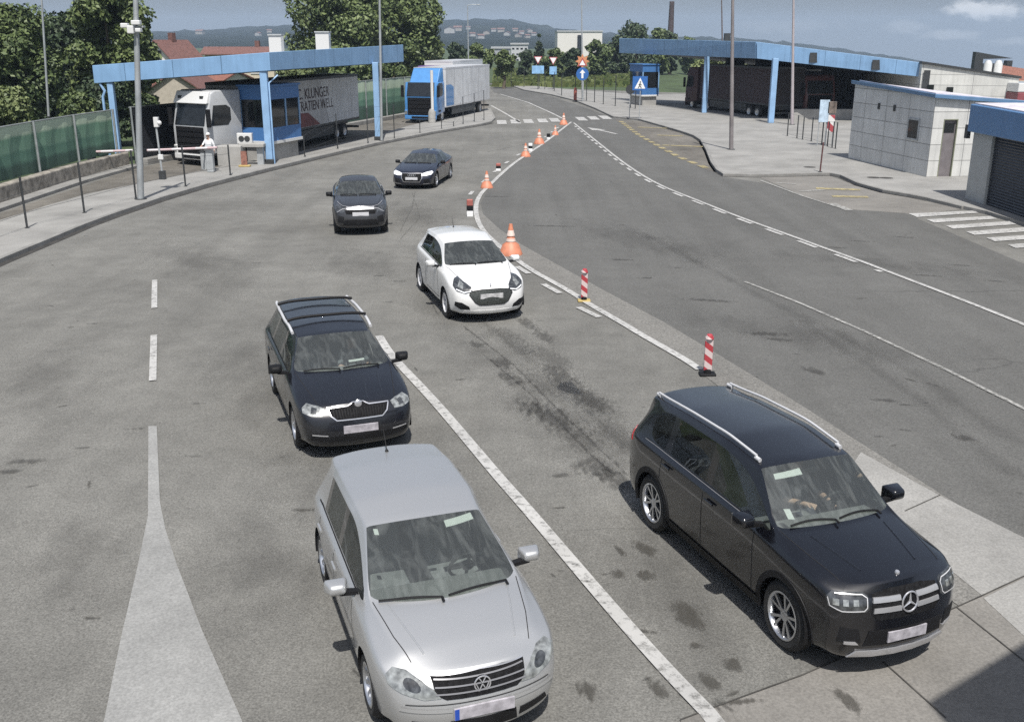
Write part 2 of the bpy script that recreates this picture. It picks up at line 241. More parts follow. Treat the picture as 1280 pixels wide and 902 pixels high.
# ---------------------------------------------------------------- mesh helpers
class MB:
    def __init__(s): s.v = []; s.f = []; s.m = []
    def add(s, vs, fs, mi=0):
        o = len(s.v); s.v += [tuple(v) for v in vs]; s.f += [tuple(i+o for i in f) for f in fs]; s.m += [mi]*len(fs); return s
    def box(s, x0, x1, y0, y1, z0, z1, mi=0, M=None):
        vs = [Vector((x, y, z)) for z in (z0, z1) for y in (y0, y1) for x in (x0, x1)]
        if M is not None: vs = [M @ v for v in vs]
        return s.add(vs, [(0, 2, 3, 1), (4, 5, 7, 6), (0, 1, 5, 4), (2, 6, 7, 3), (0, 4, 6, 2), (1, 3, 7, 5)], mi)
    def prism(s, poly, z0, z1, mi=0):
        n = len(poly); vs = [(p[0], p[1], z0) for p in poly]+[(p[0], p[1], z1) for p in poly]
        return s.add(vs, [tuple(range(n-1, -1, -1)), tuple(range(n, 2*n))]+[(i, (i+1) % n, n+(i+1) % n, n+i) for i in range(n)], mi)
    def hull8(s, b4, t4, mi=0):
        return s.add(list(b4)+list(t4), [(3, 2, 1, 0), (4, 5, 6, 7)]+[(i, (i+1) % 4, 4+(i+1) % 4, 4+i) for i in range(4)], mi)
    def tube(s, pts, r, n=8, mi=0, cap=True):
        pts = [Vector(p) for p in pts]; k = len(pts); rs = r if isinstance(r, (list, tuple)) else [r]*k
        vs = []; up = None
        for i, p in enumerate(pts):
            d = (pts[min(i+1, k-1)]-pts[max(i-1, 0)]).normalized()
            if up is None: up = Vector((0, 0, 1)) if abs(d.z) < .9 else Vector((1, 0, 0))
            a = d.cross(up).normalized(); b = a.cross(d).normalized(); up = b
            for j in range(n):
                t = 2*math.pi*j/n; vs.append(p+rs[i]*(a*math.cos(t)+b*math.sin(t)))
        fs = [(i*n+j, i*n+(j+1) % n, (i+1)*n+(j+1) % n, (i+1)*n+j) for i in range(k-1) for j in range(n)]
        if cap: fs += [tuple(range(n-1, -1, -1)), tuple(range((k-1)*n, k*n))]
        return s.add(vs, fs, mi)
    def lathe(s, prof, c=(0, 0, 0), n=24, axis='z', mi=0):
        vs = []
        for (r, h) in prof:
            for j in range(n):
                t = 2*math.pi*j/n; a, b = r*math.cos(t), r*math.sin(t)
                vs.append((c[0]+a, c[1]+b, c[2]+h) if axis == 'z' else (c[0]+a, c[1]+h, c[2]+b) if axis == 'y' else (c[0]+h, c[1]+a, c[2]+b))
        k = len(prof)
        return s.add(vs, [(i*n+j, i*n+(j+1) % n, (i+1)*n+(j+1) % n, (i+1)*n+j) for i in range(k-1) for j in range(n)], mi)
    def ball(s, c, r, n=12, mi=0):
        r = r if isinstance(r, (tuple, list)) else (r, r, r); k = n//2; vs = []
        for i in range(k+1):
            t = math.pi*i/k
            for j in range(n):
                p = 2*math.pi*j/n; vs.append((c[0]+r[0]*math.sin(t)*math.cos(p), c[1]+r[1]*math.sin(t)*math.sin(p), c[2]+r[2]*math.cos(t)))
        return s.add(vs, [(i*n+j, i*n+(j+1) % n, (i+1)*n+(j+1) % n, (i+1)*n+j) for i in range(k) for j in range(n)], mi)
    def build(s, name, mats, parent=None, smooth=None, bevel=0, origin=None, local=False, seg=2):
        me = bpy.data.meshes.new(name); vs = s.v
        M = None
        if parent is not None and not local: M = wm(parent).inverted()
        elif origin is not None: M = Matrix.Translation(-Vector(origin))
        if M is not None: vs = [tuple(M @ Vector(v)) for v in vs]
        me.from_pydata(vs, [], s.f); me.polygons.foreach_set('material_index', s.m)
        bm = bmesh.new(); bm.from_mesh(me); bmesh.ops.remove_doubles(bm, verts=bm.verts, dist=1e-5); bmesh.ops.recalc_face_normals(bm, faces=bm.faces)
        if bevel:
            es = [e for e in bm.edges if len(e.link_faces) == 2 and e.calc_face_angle(0) > R(28)]
            bmesh.ops.bevel(bm, geom=es, offset=bevel, segments=seg, profile=.5, affect='EDGES', clamp_overlap=True)
        bm.to_mesh(me); bm.free()
        for m in (mats if isinstance(mats, (list, tuple)) else [mats]): me.materials.append(m)
        if smooth is not None:
            me.shade_smooth(); me.set_sharp_from_angle(angle=R(smooth))
        o = bpy.data.objects.new(name, me); C.objects.link(o)
        if parent is not None: o.parent = parent
        elif origin is not None: o.location = origin
        return o
def wm(o):
    M = Matrix.LocRotScale(o.location, o.rotation_euler, o.scale)
    return wm(o.parent) @ M if o.parent else M
def tag(o, label, cat, group=None, kind=None):
    o['label'] = label
    if cat: o['category'] = cat
    if group: o['group'] = group
    if kind: o['kind'] = kind
    return o
def struct(o, kind='structure', label=None):
    o['kind'] = kind
    if label: o['label'] = label
    return o
def thing(name, label, cat, loc, rz=0, group=None):
    o = bpy.data.objects.new(name, None); C.objects.link(o); o.location = loc; o.rotation_euler = (0, 0, rz); o.empty_display_size = .2
    return tag(o, label, cat, group)
def kids(o): return [c for c in o.children]
def copy_tree(o, parent=None):
    c = o.copy(); C.objects.link(c)
    if parent is not None: c.parent = parent
    for ch in kids(o): copy_tree(ch, c)
    return c
def text_mesh(name, txt, size, m, parent, M, depth=.004, align='CENTER'):
    cu = bpy.data.curves.new(name, 'FONT'); cu.body = txt; cu.size = size; cu.extrude = depth; cu.align_x = align; cu.align_y = 'CENTER'
    o = bpy.data.objects.new(name, cu); C.objects.link(o); dg = bpy.context.evaluated_depsgraph_get()
    me = bpy.data.meshes.new_from_object(o.evaluated_get(dg)); bpy.data.objects.remove(o)
    q = bpy.data.objects.new(name, me); C.objects.link(q); me.materials.clear(); me.materials.append(m)
    me.transform(M)
    if parent is not None: q.parent = parent
    return q

# ---------------------------------------------------------------- ground, road, pavements
ASPH = asphalt('worn_asphalt', .146, warm=(1.0, .98, .905), grain=.30, patch=.20)
ASPD = asphalt('new_asphalt', .105, warm=(1.0, .99, .94), grain=.26, patch=.10)
ASPS = asphalt('asphalt_strip', .165, grain=.35, patch=.12)
ASPB = asphalt('truck_lane_asphalt', .125, warm=(1.0, .93, .82), grain=.3, patch=.3)
CONC = concrete('pavement_concrete', .255, seams=0)
CONL = concrete('slab_concrete', .27)
CONN = concrete('apron_concrete', .185, tint=(1, .95, .87))
CONG = concrete('gore_concrete', .25, tint=(1, 1, .97))
KERB = concrete('kerb_stone', .23, sc=3)
GUT = mat('gutter_dirt', (.035, .033, .03), .95, var=.4, scale=2)
WPAINT = worn_paint('white_road_paint', (.44, .435, .42), .40)
WWORN = worn_paint('worn_white_road_paint', (.36, .355, .335), .47)
YPAINT = worn_paint('worn_yellow_road_paint', (.40, .34, .18), .46, 5)
GRASS = mat('grass_ground', (.045, .068, .024), .95, var=.45, scale=.35, bump=.6, bscale=6)

def px(pts, z=0.0): return [G(x, y, z) for x, y in pts]
def sheet(name, pts, z, m):
    b = MB(); n = len(pts); b.add([(p[0], p[1], z) for p in pts], [tuple(range(n))])
    o = b.build(name, m); o.data.polygons.foreach_set('use_smooth', [False]*len(o.data.polygons))
    if o.data.polygons[0].normal.z < 0: o.data.flip_normals()
    return struct(o)
def resample(pts, step):
    pts = [Vector((p[0], p[1])) for p in pts]; out_ = [pts[0]]; acc = 0
    for a, b in zip(pts, pts[1:]):
        d = (b-a).length; t = step-acc
        while t <= d: out_.append(a+(b-a)*(t/d)); t += step
        acc = (acc+d) % step
    out_.append(pts[-1]); return out_
def smooth2(pts, k=2):
    pts = [Vector((p[0], p[1])) for p in pts]
    for _ in range(k):
        q = [pts[0]]
        for a, b in zip(pts, pts[1:]): q += [a*.75+b*.25, a*.25+b*.75]
        q.append(pts[-1]); pts = q
    return pts
def ribbon(b, pts, wd, z, off=0.0, mi=0):
    pts = [Vector((p[0], p[1])) for p in pts]; vs = []
    for i, p in enumerate(pts):
        d = (pts[min(i+1, len(pts)-1)]-pts[max(i-1, 0)]).normalized(); nrm = Vector((-d.y, d.x)); c = p+nrm*off
        vs += [(*(c+nrm*wd/2), z), (*(c-nrm*wd/2), z)]
    b.add(vs, [(2*i, 2*i+1, 2*i+3, 2*i+2) for i in range(len(pts)-1)], mi)
def dashes(b, pts, wd, dash, gap, z, off=0.0, mi=0, start=0.0):
    q = resample(pts, .1); per = dash+gap; i0 = int(start/.1)
    while i0 < len(q)-2:
        seg = q[i0:i0+int(dash/.1)+1]
        if len(seg) > 2: ribbon(b, seg, wd, z, off, mi)
        i0 += int(per/.1)
def curb(name, pts, h=.14, wd=.16, close=False):
    pts = [Vector((p[0], p[1])) for p in pts]; L_, R_ = [], []
    for i, p in enumerate(pts):
        d = (pts[min(i+1, len(pts)-1)]-pts[max(i-1, 0)]).normalized(); nrm = Vector((-d.y, d.x)); L_.append(p+nrm*wd/2); R_.append(p-nrm*wd/2)
    b = MB(); n = len(pts); vs = []
    for a, c in zip(L_, R_): vs += [(*a, -.02), (*c, -.02), (*c, h), (*a, h)]
    fs = []
    for i in range(n-1):
        o = 4*i
        for j in range(4): fs.append((o+j, o+(j+1) % 4, o+4+(j+1) % 4, o+4+j))
    fs += [(0, 1, 2, 3), (4*n-1, 4*n-2, 4*n-3, 4*n-4)]
    b.add(vs, fs); return struct(b.build(name, KERB, bevel=.015))

# ground: one sheet to the horizon
def terr(x, y):
    """the land falls away to the right beyond the station"""
    u = x/max(y, 1); k = max(0, min(1, (u-.12)/.30)); k = k*k*(3-2*k); return -k*.055*max(0, y-92)
gb = MB(); ys = [-60, 0, 40, 80, 92, 110, 140, 180, 240, 320, 450, 600, 800, 1100, 1600, 2300]; us = [-2.0+4.0*i/80 for i in range(81)]
gv = []
for y in ys:
    for u in us: x = u*max(y, 70)*1.0; gv.append((x, y, terr(x, y)))
gb.add(gv, [(j*81+i, j*81+i+1, (j+1)*81+i+1, (j+1)*81+i) for j in range(len(ys)-1) for i in range(80)]); struct(gb.build('ground', GRASS, smooth=180))
sheet('road', [(-19.3, -20), (45, -20), (45, 128), (20, 124), px([(600, 107.5)])[0], (-20, 131), (-8.2, 92), (-19.0, 49)], .004, ASPH)
darkL = [(711, 152), (690, 167.5), (662, 191.5), (630, 216), (609, 238), (601, 254), (604, 268), (625, 287), (652, 306), (700, 333), (760, 366), (830, 403), (905, 448), (1000, 506), (1085, 560), (1170, 614), (1280, 684)]
dark = px(darkL)+[Vector((9.2, 4, 0)), Vector((17.2, 4, 0)), G(1280, 330), G(1134, 268), G(1000, 237), G(905, 221), G(845, 168), G(765, 147), G(735, 136), G(690, 121), G(640, 110), G(612, 109), G(618, 116), G(655, 127)]
sheet('outbound_road', dark, .008, ASPD)
strip = px(darkL[6:])+[Vector((8.6, 4, 0)), Vector((6.8, 4, 0))]+px([(1180, 745), (1060, 620), (960, 530), (870, 462), (800, 420), (735, 381), (690, 353), (645, 325), (612, 300), (598, 276), (597, 262)])
sheet('asphalt_strip', strip, .012, ASPS)
# concrete apron and slabs, bottom right
near = [G(850, 902), G(884, 889), G(1002, 846), G(1110, 799), G(1227, 746.5), G(1280, 721)]
ap = near+[Vector((9.0, 4, 0)), Vector((3.5, 2, 0))]
sheet('concrete_apron', ap, .016, CONN)
sheet('concrete_slab', px([(1076, 566), (1174, 620), (1280, 673), (1283, 719), (1227, 745), (1181, 708), (1130, 660), (1060, 590)]), .0165, CONL)
sheet('concrete_slab', [G(1229, 749), G(1283, 722), Vector((9.3, 4.6, 0)), Vector((7.9, 4.6, 0)), G(1290, 806)], .020, CONL)
jb = MB()
for a in ([(850, 901.5), (884, 888.5), (1002, 845.5), (1110, 798.5), (1227, 746), (1283, 720)], [(1196, 761), (1280, 828)], [(1104, 829), (1182, 899)], [(1131, 640), (1175, 620)]):
    ribbon(jb, px(a), .016, .0245)
struct(jb.build('slab_joint', mat('joint_filler', (.05, .047, .042), .9, var=.5, scale=3)))
sheet('truck_lane', [(-18.4, 20), G(0, 284), G(60, 265), G(169, 237), G(300, 209), G(400, 189), G(475, 174), G(523, 158), G(570, 147), G(612, 137), G(600, 112), (-9.5, 100), (-8.4, 88), (-18.2, 49)], .008, ASPB)

# pavements with kerbs
lk = [(-120, 380), (0, 328), (60, 303), (105, 284), (140, 271), (200, 250.5), (260, 232.5), (330, 214.5), (400, 197.5), (470, 181), (540, 167), (600, 157), (613, 154), (618, 149), (615, 143), (612, 137)]
lin = [(570, 146), (523, 157), (490, 166), (475, 172), (400, 187), (345, 200), (300, 207), (230, 222), (169, 234.5), (110, 247), (60, 262), (0, 281), (-120, 318)]
def raised(name, pts, h, m):
    b = MB(); b.prism([(p[0], p[1]) for p in pts], -.02, h); return struct(b.build(name, m))
raised('left_pavement', px(lk)+px(lin), .13, CONC)
curb('left_kerb', px(lk), .137)
curb('left_kerb', px([lk[-1]]+lin), .137)
gb = MB(); ribbon(gb, px(lk[:13]), .20, .012, off=-.20); struct(gb.build('gutter', GUT))
ra = [(603, 105.5), (640, 108), (655, 113.5), (690, 119.5), (720, 127), (745, 137), (767, 147.5), (800, 151), (830, 159.5), (852, 166), (868, 171.5), (877, 177.5), (884, 190), (890, 205), (897, 215), (905, 220.5), (949, 221.5), (1004, 220), (1037, 219.5), (1052, 222), (1073, 232), (1105, 241), (1135, 246), (1160, 251), (1204, 262)]
rb = [G(1228, 268)+Vector((.1, 0, 0)), Vector((17.25, 30, 0)), Vector((45, 30, 0)), Vector((45, 122, 0)), G(800, 120), G(700, 112), G(650, 107)]
raised('right_pavement', px(ra)+rb, .13, CONC)
curb('right_kerb', px(ra), .137)
gb = MB(); ribbon(gb, px(ra[8:24]), .10, .012, off=-.13); struct(gb.build('gutter', GUT))
sheet('parking_bay', px([(768, 149.5), (800, 152), (852, 167), (876, 178), (884, 192), (897, 216), (884, 213), (849, 198), (800, 171)]), .012, ASPB)
sheet('parking_bay', px([(949, 222), (1004, 221), (1037, 220.5), (1073, 233), (1158, 252), (1204, 262), (1150, 268), (1132, 267), (1060, 262), (1004, 245)]), .012, CONN)

# painted markings
mb = MB(); Zp = .028
ll = smooth2(px([(474, 421), (489, 446), (540, 499), (590, 558), (626, 601), (661, 640), (760, 757), (830, 836), (884, 892)]))+[Vector((2.6, 5.2))]
ribbon(mb, ll, .17, Zp)
for a, b_ in (((193.5, 351), (193, 386)), ((192.5, 420), (191, 477))): ribbon(mb, px([a, b_]), .13, Zp)
bl = smooth2(px([(714, 153), (698.5, 165), (682, 178), (662.5, 191), (643, 204), (626.5, 218), (612.6, 231.6), (601.5, 242), (596, 252), (594.5, 264), (597, 277), (605, 291), (622, 307), (645, 325), (665, 339), (685, 350), (705, 361), (722, 371.5), (737, 381.5), (780, 406), (800, 418.5), (855, 449.5), (875, 463)]))
i1 = int(len(bl)*.80)
ribbon(mb, bl, .17, Zp)
for a, b_ in (((679, 356), (700, 367.5)), ((723, 385), (749, 397.5)), ((646, 334), (661, 343))): ribbon(mb, px([a, b_]), .16, Zp)
dashes(mb, bl[:34], .16, 1.0, 2.6, Zp, off=-.42, start=5)
ol = smooth2(px([(717, 154), (748, 179), (781.5, 206), (821, 231), (874, 252), (925, 272.5), (982, 293), (1028, 310), (1073, 326), (1113, 341.5), (1206, 377), (1280, 406.5), (1400, 458)]))
ribbon(mb, ol, .13, Zp)
cut = [p for p in ol if p.x < G(1110, 340).x+1e-3]
dashes(mb, cut, .15, 1.15, 1.0, Zp, off=-.20, start=3)
zeb = [[(735, 330), (775, 347), (1065, 327), (1040, 317)], [(820, 358), (855, 373), (1152, 355), (1120, 342)], [(910, 387), (945, 402), (1243, 381), (1208, 366)], [(1005, 415), (1045, 431), (1345, 411), (1300, 393)], [(1100, 444), (1140, 461), (1445, 441), (1400, 424)], [(1200, 476), (1238, 493), (1540, 474), (1500, 455)]]
for q in zeb: mb.add([(*G(940+x/3.76, 180+y/3.76).xy, Zp+.11 if False else Zp) for x, y in q], [(0, 1, 2, 3)])
for cx, cy in ((628, 153.2), (645, 152.6), (661, 152), (679, 151.3), (694, 150.5), (727.5, 149), (742.5, 148), (757, 147.2)):
    g = G(cx, cy); mb.add([(g.x-.36, g.y-1.9, Zp), (g.x+.36, g.y-1.9, Zp), (g.x+.26, g.y+1.9, Zp), (g.x-.46, g.y+1.9, Zp)], [(0, 1, 2, 3)])
g = G(757, 165); d1 = Vector((-.28, .96))
n1 = Vector((d1.y, -d1.x))
def P2(a, b_): q = Vector((g.x, g.y))+d1*a+n1*b_; return (q.x, q.y, Zp)
mb.add([P2(-2, -.12), P2(-2, .12), P2(1.2, .12), P2(1.2, -.12)], [(0, 1, 2, 3)]); mb.add([P2(1.2, -.5), P2(1.2, .5), P2(3.6, 0)], [(0, 1, 2)])
for a in ([(614, 132.5), (633, 143), (650, 153.5)], [(660, 128.5), (689, 141.5), (703, 148.5)], [(625, 118), (660, 128.5)]): ribbon(mb, px(a), .2, Zp)
struct(mb.build('road_markings', WPAINT))
mw = MB()
ribbon(mw, px([(931, 353), (1000, 380), (1080, 415), (1180, 462), (1280, 512), (1380, 565)]), .09, Zp)
ribbon(mw, px([(950, 226), (1004, 246), (1060, 263.5)]), .12, Zp)
ribbon(mw, px([(1040, 255), (1062, 264)]), .3, Zp+.001)
for a, b_ in (((970, 229), (995, 231)), ((1000, 240), (1030, 238))): ribbon(mw, px([a, b_]), .25, Zp)
struct(mw.build('worn_markings', WWORN))
my = MB()
for a, b_ in (((797, 159.5), (836, 161)), ((822, 169.5), (853, 170.5)), ((828, 182), (880, 184)), ((1020, 236), (1075, 238)), ((1040, 246), (1085, 247))): ribbon(my, px([a, b_]), .45, Zp)
dashes(my, px([(776, 152), (798, 169), (824, 183.5), (849, 197), (865, 203.5), (884, 211)]), .35, 1.0, .8, Zp)
struct(my.build('yellow_markings', YPAINT))
gore = px([(185.6, 533), (196, 533), (200, 628), (207, 662), (220.5, 704), (252, 786.6), (303, 902)])+[Vector((-1.9, 5.0, 0)), Vector((-4.6, 5.0, 0))]+px([(130, 902), (151, 799), (173, 704), (185, 645)])
sheet('concrete_gore', gore, .012, CONG)

# stains, drips and tyre marks
STD = stain_mat('oil_stain', (.035, .033, .03), .47, 7.5, .15, .38)
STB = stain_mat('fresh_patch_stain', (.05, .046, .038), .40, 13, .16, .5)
STR_ = stain_mat('rough_patch', (.05, .048, .044), .47, 17, .14, .28)
STF = stain_mat('faint_stain', (.05, .048, .045), .5, 1.3, .3, .20)
sb = MB(); edge = []
def blob(cx, cy, ra_, rb_, ang=0, mi=0, z=.0205):
    g = G(cx, cy); n = 20; ca, sa = math.cos(R(ang)), math.sin(R(ang)); o = len(sb.v); vs = [(g.x, g.y, z)]; edge.append(1.0)
    for k, (q, e) in enumerate(((.35, .75), (.7, .4), (1, 0))):
        for j in range(n):
            t = 2*math.pi*j/n; a, b_ = ra_*q*math.cos(t), rb_*q*math.sin(t); vs.append((g.x+ca*a-sa*b_, g.y+sa*a+ca*b_, z)); edge.append(e)
    fs = [(0, 1+j, 1+(j+1) % n) for j in range(n)]
    for k in range(2): fs += [(1+k*n+j, 1+(k+1)*n+j, 1+(k+1)*n+(j+1) % n, 1+k*n+(j+1) % n) for j in range(n)]
    sb.add(vs, fs, mi)
def streak(pts, wd, mi=0, z=.0210):
    q = resample(px(pts), .25); vs = []
    for i, p in enumerate(q):
        d = (q[min(i+1, len(q)-1)]-q[max(i-1, 0)]).normalized(); nr = Vector((-d.y, d.x))
        for s, e in ((-1, 0.), (0, .85), (1, 0.)):
            c = p+nr*s*wd/2; vs.append((c.x, c.y, z)); edge.append(e if 0 < i < len(q)-1 else 0)
    sb.add(vs, [(3*i+a, 3*i+a+1, 3*i+a+4, 3*i+a+3) for i in range(len(q)-1) for a in (0, 1)], mi)
LD = -70.2                                  # direction of the inbound lanes
for q in [(595, 431, .5, .2, LD), (640, 474, .75, .32, LD), (628, 455, .6, .3, LD), (690, 522, 1.25, .5, LD), (665, 512, .8, .35, LD), (745, 585, .6, .5, LD), (770, 600, .7, .35, LD), (700, 470, 1.1, .4, LD), (735, 500, 1.0, .4, LD), (680, 420, .9, .3, LD), (660, 405, .9, .25, LD),
          (957, 418, .75, .26, -10), (975, 425, .5, .18, -20), (773, 325, .7, .16, -10), (808, 348, .35, .14, 0), (1017, 464, .4, .25, -60), (1105, 501, .35, .15, -20), (1205, 548, .3, .2, -50), (885, 376, .9, .2, -15), (620, 246, 1.0, .18, -5), (690, 283, 1.1, .16, -8),
          (30, 578, .45, .16, 10), (12, 590, .3, .12, 0), (120, 405, .3, .06, 10), (250, 505, .2, .05, 0), (570, 378, .3, .1, LD), (485, 378, .25, .1, 0), (500, 352, .25, .1, 0), (475, 345, .3, .1, 0), (575, 475, .2, .09, 20), (700, 595, .25, .12, 30), (630, 600, .15, .1, 0), (545, 350, .3, .12, 0), (850, 335, .4, .08, 0), (1160, 345, .6, .12, -15), (1045, 310, .5, .14, -20), (1075, 302, .6, .1, -15), (1130, 297, .6, .1, -15), (1200, 332, .5, .1, -20), (1245, 352, .4, .12, -20)]:
    blob(*q, mi=0)
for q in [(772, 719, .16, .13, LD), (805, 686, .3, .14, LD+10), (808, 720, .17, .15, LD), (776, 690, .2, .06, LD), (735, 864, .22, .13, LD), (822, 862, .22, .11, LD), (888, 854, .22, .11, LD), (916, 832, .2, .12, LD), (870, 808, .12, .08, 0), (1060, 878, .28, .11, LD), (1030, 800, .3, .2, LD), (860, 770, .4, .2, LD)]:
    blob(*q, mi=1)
for q in [(640, 470, 3.0, 1.0, LD), (720, 540, 3.0, 1.1, LD), (560, 395, 2.6, .9, LD), (830, 720, 2.2, 1.0, LD), (400, 600, 2, 1.0, LD), (330, 480, 4, 1.2, LD), (250, 330, 5, 1.6, -60), (560, 320, 4, 1.2, LD), (450, 330, 3, 1.5, LD), (800, 300, 5, 1.5, -60), (1000, 420, 4, 1.2, -40), (1100, 330, 4, .9, -30), (60, 480, 3, 1.2, LD), (330, 700, 2, .8, LD), (520, 270, 5, 1.4, LD), (90, 700, 1.5, .7, LD)]:
    blob(*q, mi=2, z=.0190)
for q in [(640, 425, 1.6, .45, LD), (690, 450, 1.8, .5, LD), (740, 500, 1.6, .5, LD), (770, 545, 1.2, .45, LD), (680, 480, 1.4, .5, LD), (720, 545, 1.3, .5, LD)]: blob(*q, mi=3, z=.0200)
rs = random.Random(21)
for _ in range(95):
    X, Yp = rs.uniform(20, 1240), rs.uniform(215, 890)
    if 140 < X < 310 and Yp > 600 or (X > 1090 and Yp > 560): continue
    if Yp < 260 and (X < 330 or X > 880): continue
    k_ = rs.uniform(.5, 1.2); blob(X, Yp, .22*k_, .05*k_, rs.choice((0, 8, -12, LD, LD+15, 30)), mi=rs.choice((0, 0, 1)), z=.0195)
streak([(575, 405), (640, 455), (700, 515), (790, 600)], .12); streak([(600, 440), (660, 490), (740, 570), (775, 600)], .10)
streak([(600, 400), (700, 480), (800, 575)], .5, 2); streak([(430, 310), (560, 330)], .1, 2)
streak([(500, 290), (515, 260), (519, 240)], .07); streak([(515, 240), (525, 272), (500, 300)], .05); streak([(526, 350), (540, 380), (548, 395)], .08)
streak([(352, 259), (430, 255)], .06, 2); streak([(660, 180), (610, 190)], .2); streak([(1270, 600), (1150, 500), (1000, 400)], .6, 2); streak([(1280, 560), (1130, 460), (950, 370), (800, 290)], .6, 2)
st = sb.build('road_stains', [STD, STB, STF, STR_]); struct(st)
# vertex order is kept by build() except for doubles, so write the rim falloff by lookup
from mathutils.kdtree import KDTree
kd = KDTree(len(sb.v))
for i, v in enumerate(sb.v): kd.insert(v, i)
kd.balance(); at = st.data.attributes.new('edge', 'FLOAT', 'POINT')
for i, v in enumerate(st.data.vertices): at.data[i].value = edge[kd.find(v.co)[1]]
# manhole covers in the right pavement
for cx, cy in ((1012, 209), (1092, 222), (1108, 222.5)):
    g = G(cx, cy, .13); b = MB(); b.lathe([(0, .004), (.24, .004), (.26, .001), (.29, .001)], (g.x, g.y, .131), 20); o = b.build('manhole_cover', GUT)
    tag(o, {1012: 'dark round manhole cover alone on the wide pavement beside the signpost', 1092: 'dark manhole cover before the white booth, nearer the fence', 1108: 'dark manhole cover before the white booth, nearer the booth window'}[cx], 'manhole cover', 'manhole covers in the pavement')

# ---------------------------------------------------------------- cars
BLACK = mat('black_plastic', (.010, .010, .011), .6, var=.3, spec=.22)
TYRE = mat('tyre_rubber', (.018, .018, .018), .8, var=.3, scale=9, bump=.3)
ALLOY = mat('alloy_rim', (.55, .56, .58), .28, .9, var=.08)
CHROME = mat('chrome', (.62, .62, .64), .24, .7, var=.03)
SILVER = mat('satin_silver', (.60, .60, .61), .3, .25, var=.05)
PILLAR = mat('pillar_gloss_black', (.008, .008, .009), .15, coat=1)
TRIM = mat('cabin_trim', (.09, .09, .09), .8, var=.2)
SEAT = mat('seat_cloth', (.16, .16, .165), .9, var=.25, scale=8)
DASH = mat('dash_top', (.13, .13, .13), .6, var=.2)
LAMP = mat('lamp_reflector', (.30, .31, .30), .16, .45, var=.6, scale=16, coat=1)
LAMPD = mat('lamp_dark_reflector', (.06, .063, .066), .15, .3, var=.7, scale=18, coat=1)
DRL = mat('lamp_white', (.86, .88, .90), .2, 0, var=.03, coat=1)
LENS = glass('lamp_lens', (.93, .95, .95))
WGL = glass('windscreen_glass', (.74, .80, .77), frn=1.7, film=.055)
SGL = glass('side_glass', (.55, .60, .58), frn=1.6, film=.02)
PGL = glass('privacy_glass', (.30, .33, .33), frn=1.6, film=.01)
GRILLE = mat('grille_mesh', (.010, .010, .011), .8, var=.5, scale=30, spec=.12)
REDL = mat('tail_lamp', (.35, .015, .02), .2, coat=1)
PLATE = mat('number_plate', (.34, .325, .35), .45, var=.30, scale=13)
PLATEB = mat('plate_band', (.02, .07, .38), .4)
STICK = mat('white_sticker', (.42, .43, .42), .6, var=.05)
PORT = mat('panel_gap', (.006, .006, .007), .8)

def pl(pts, x):
    """piecewise-linear lookup"""
    pts = sorted(pts)
    if x <= pts[0][0]: return pts[0][1]
    for (a, b), (c, d) in zip(pts, pts[1:]):
        if x <= c: return b+(d-b)*(x-a)/(c-a)
    return pts[-1][1]

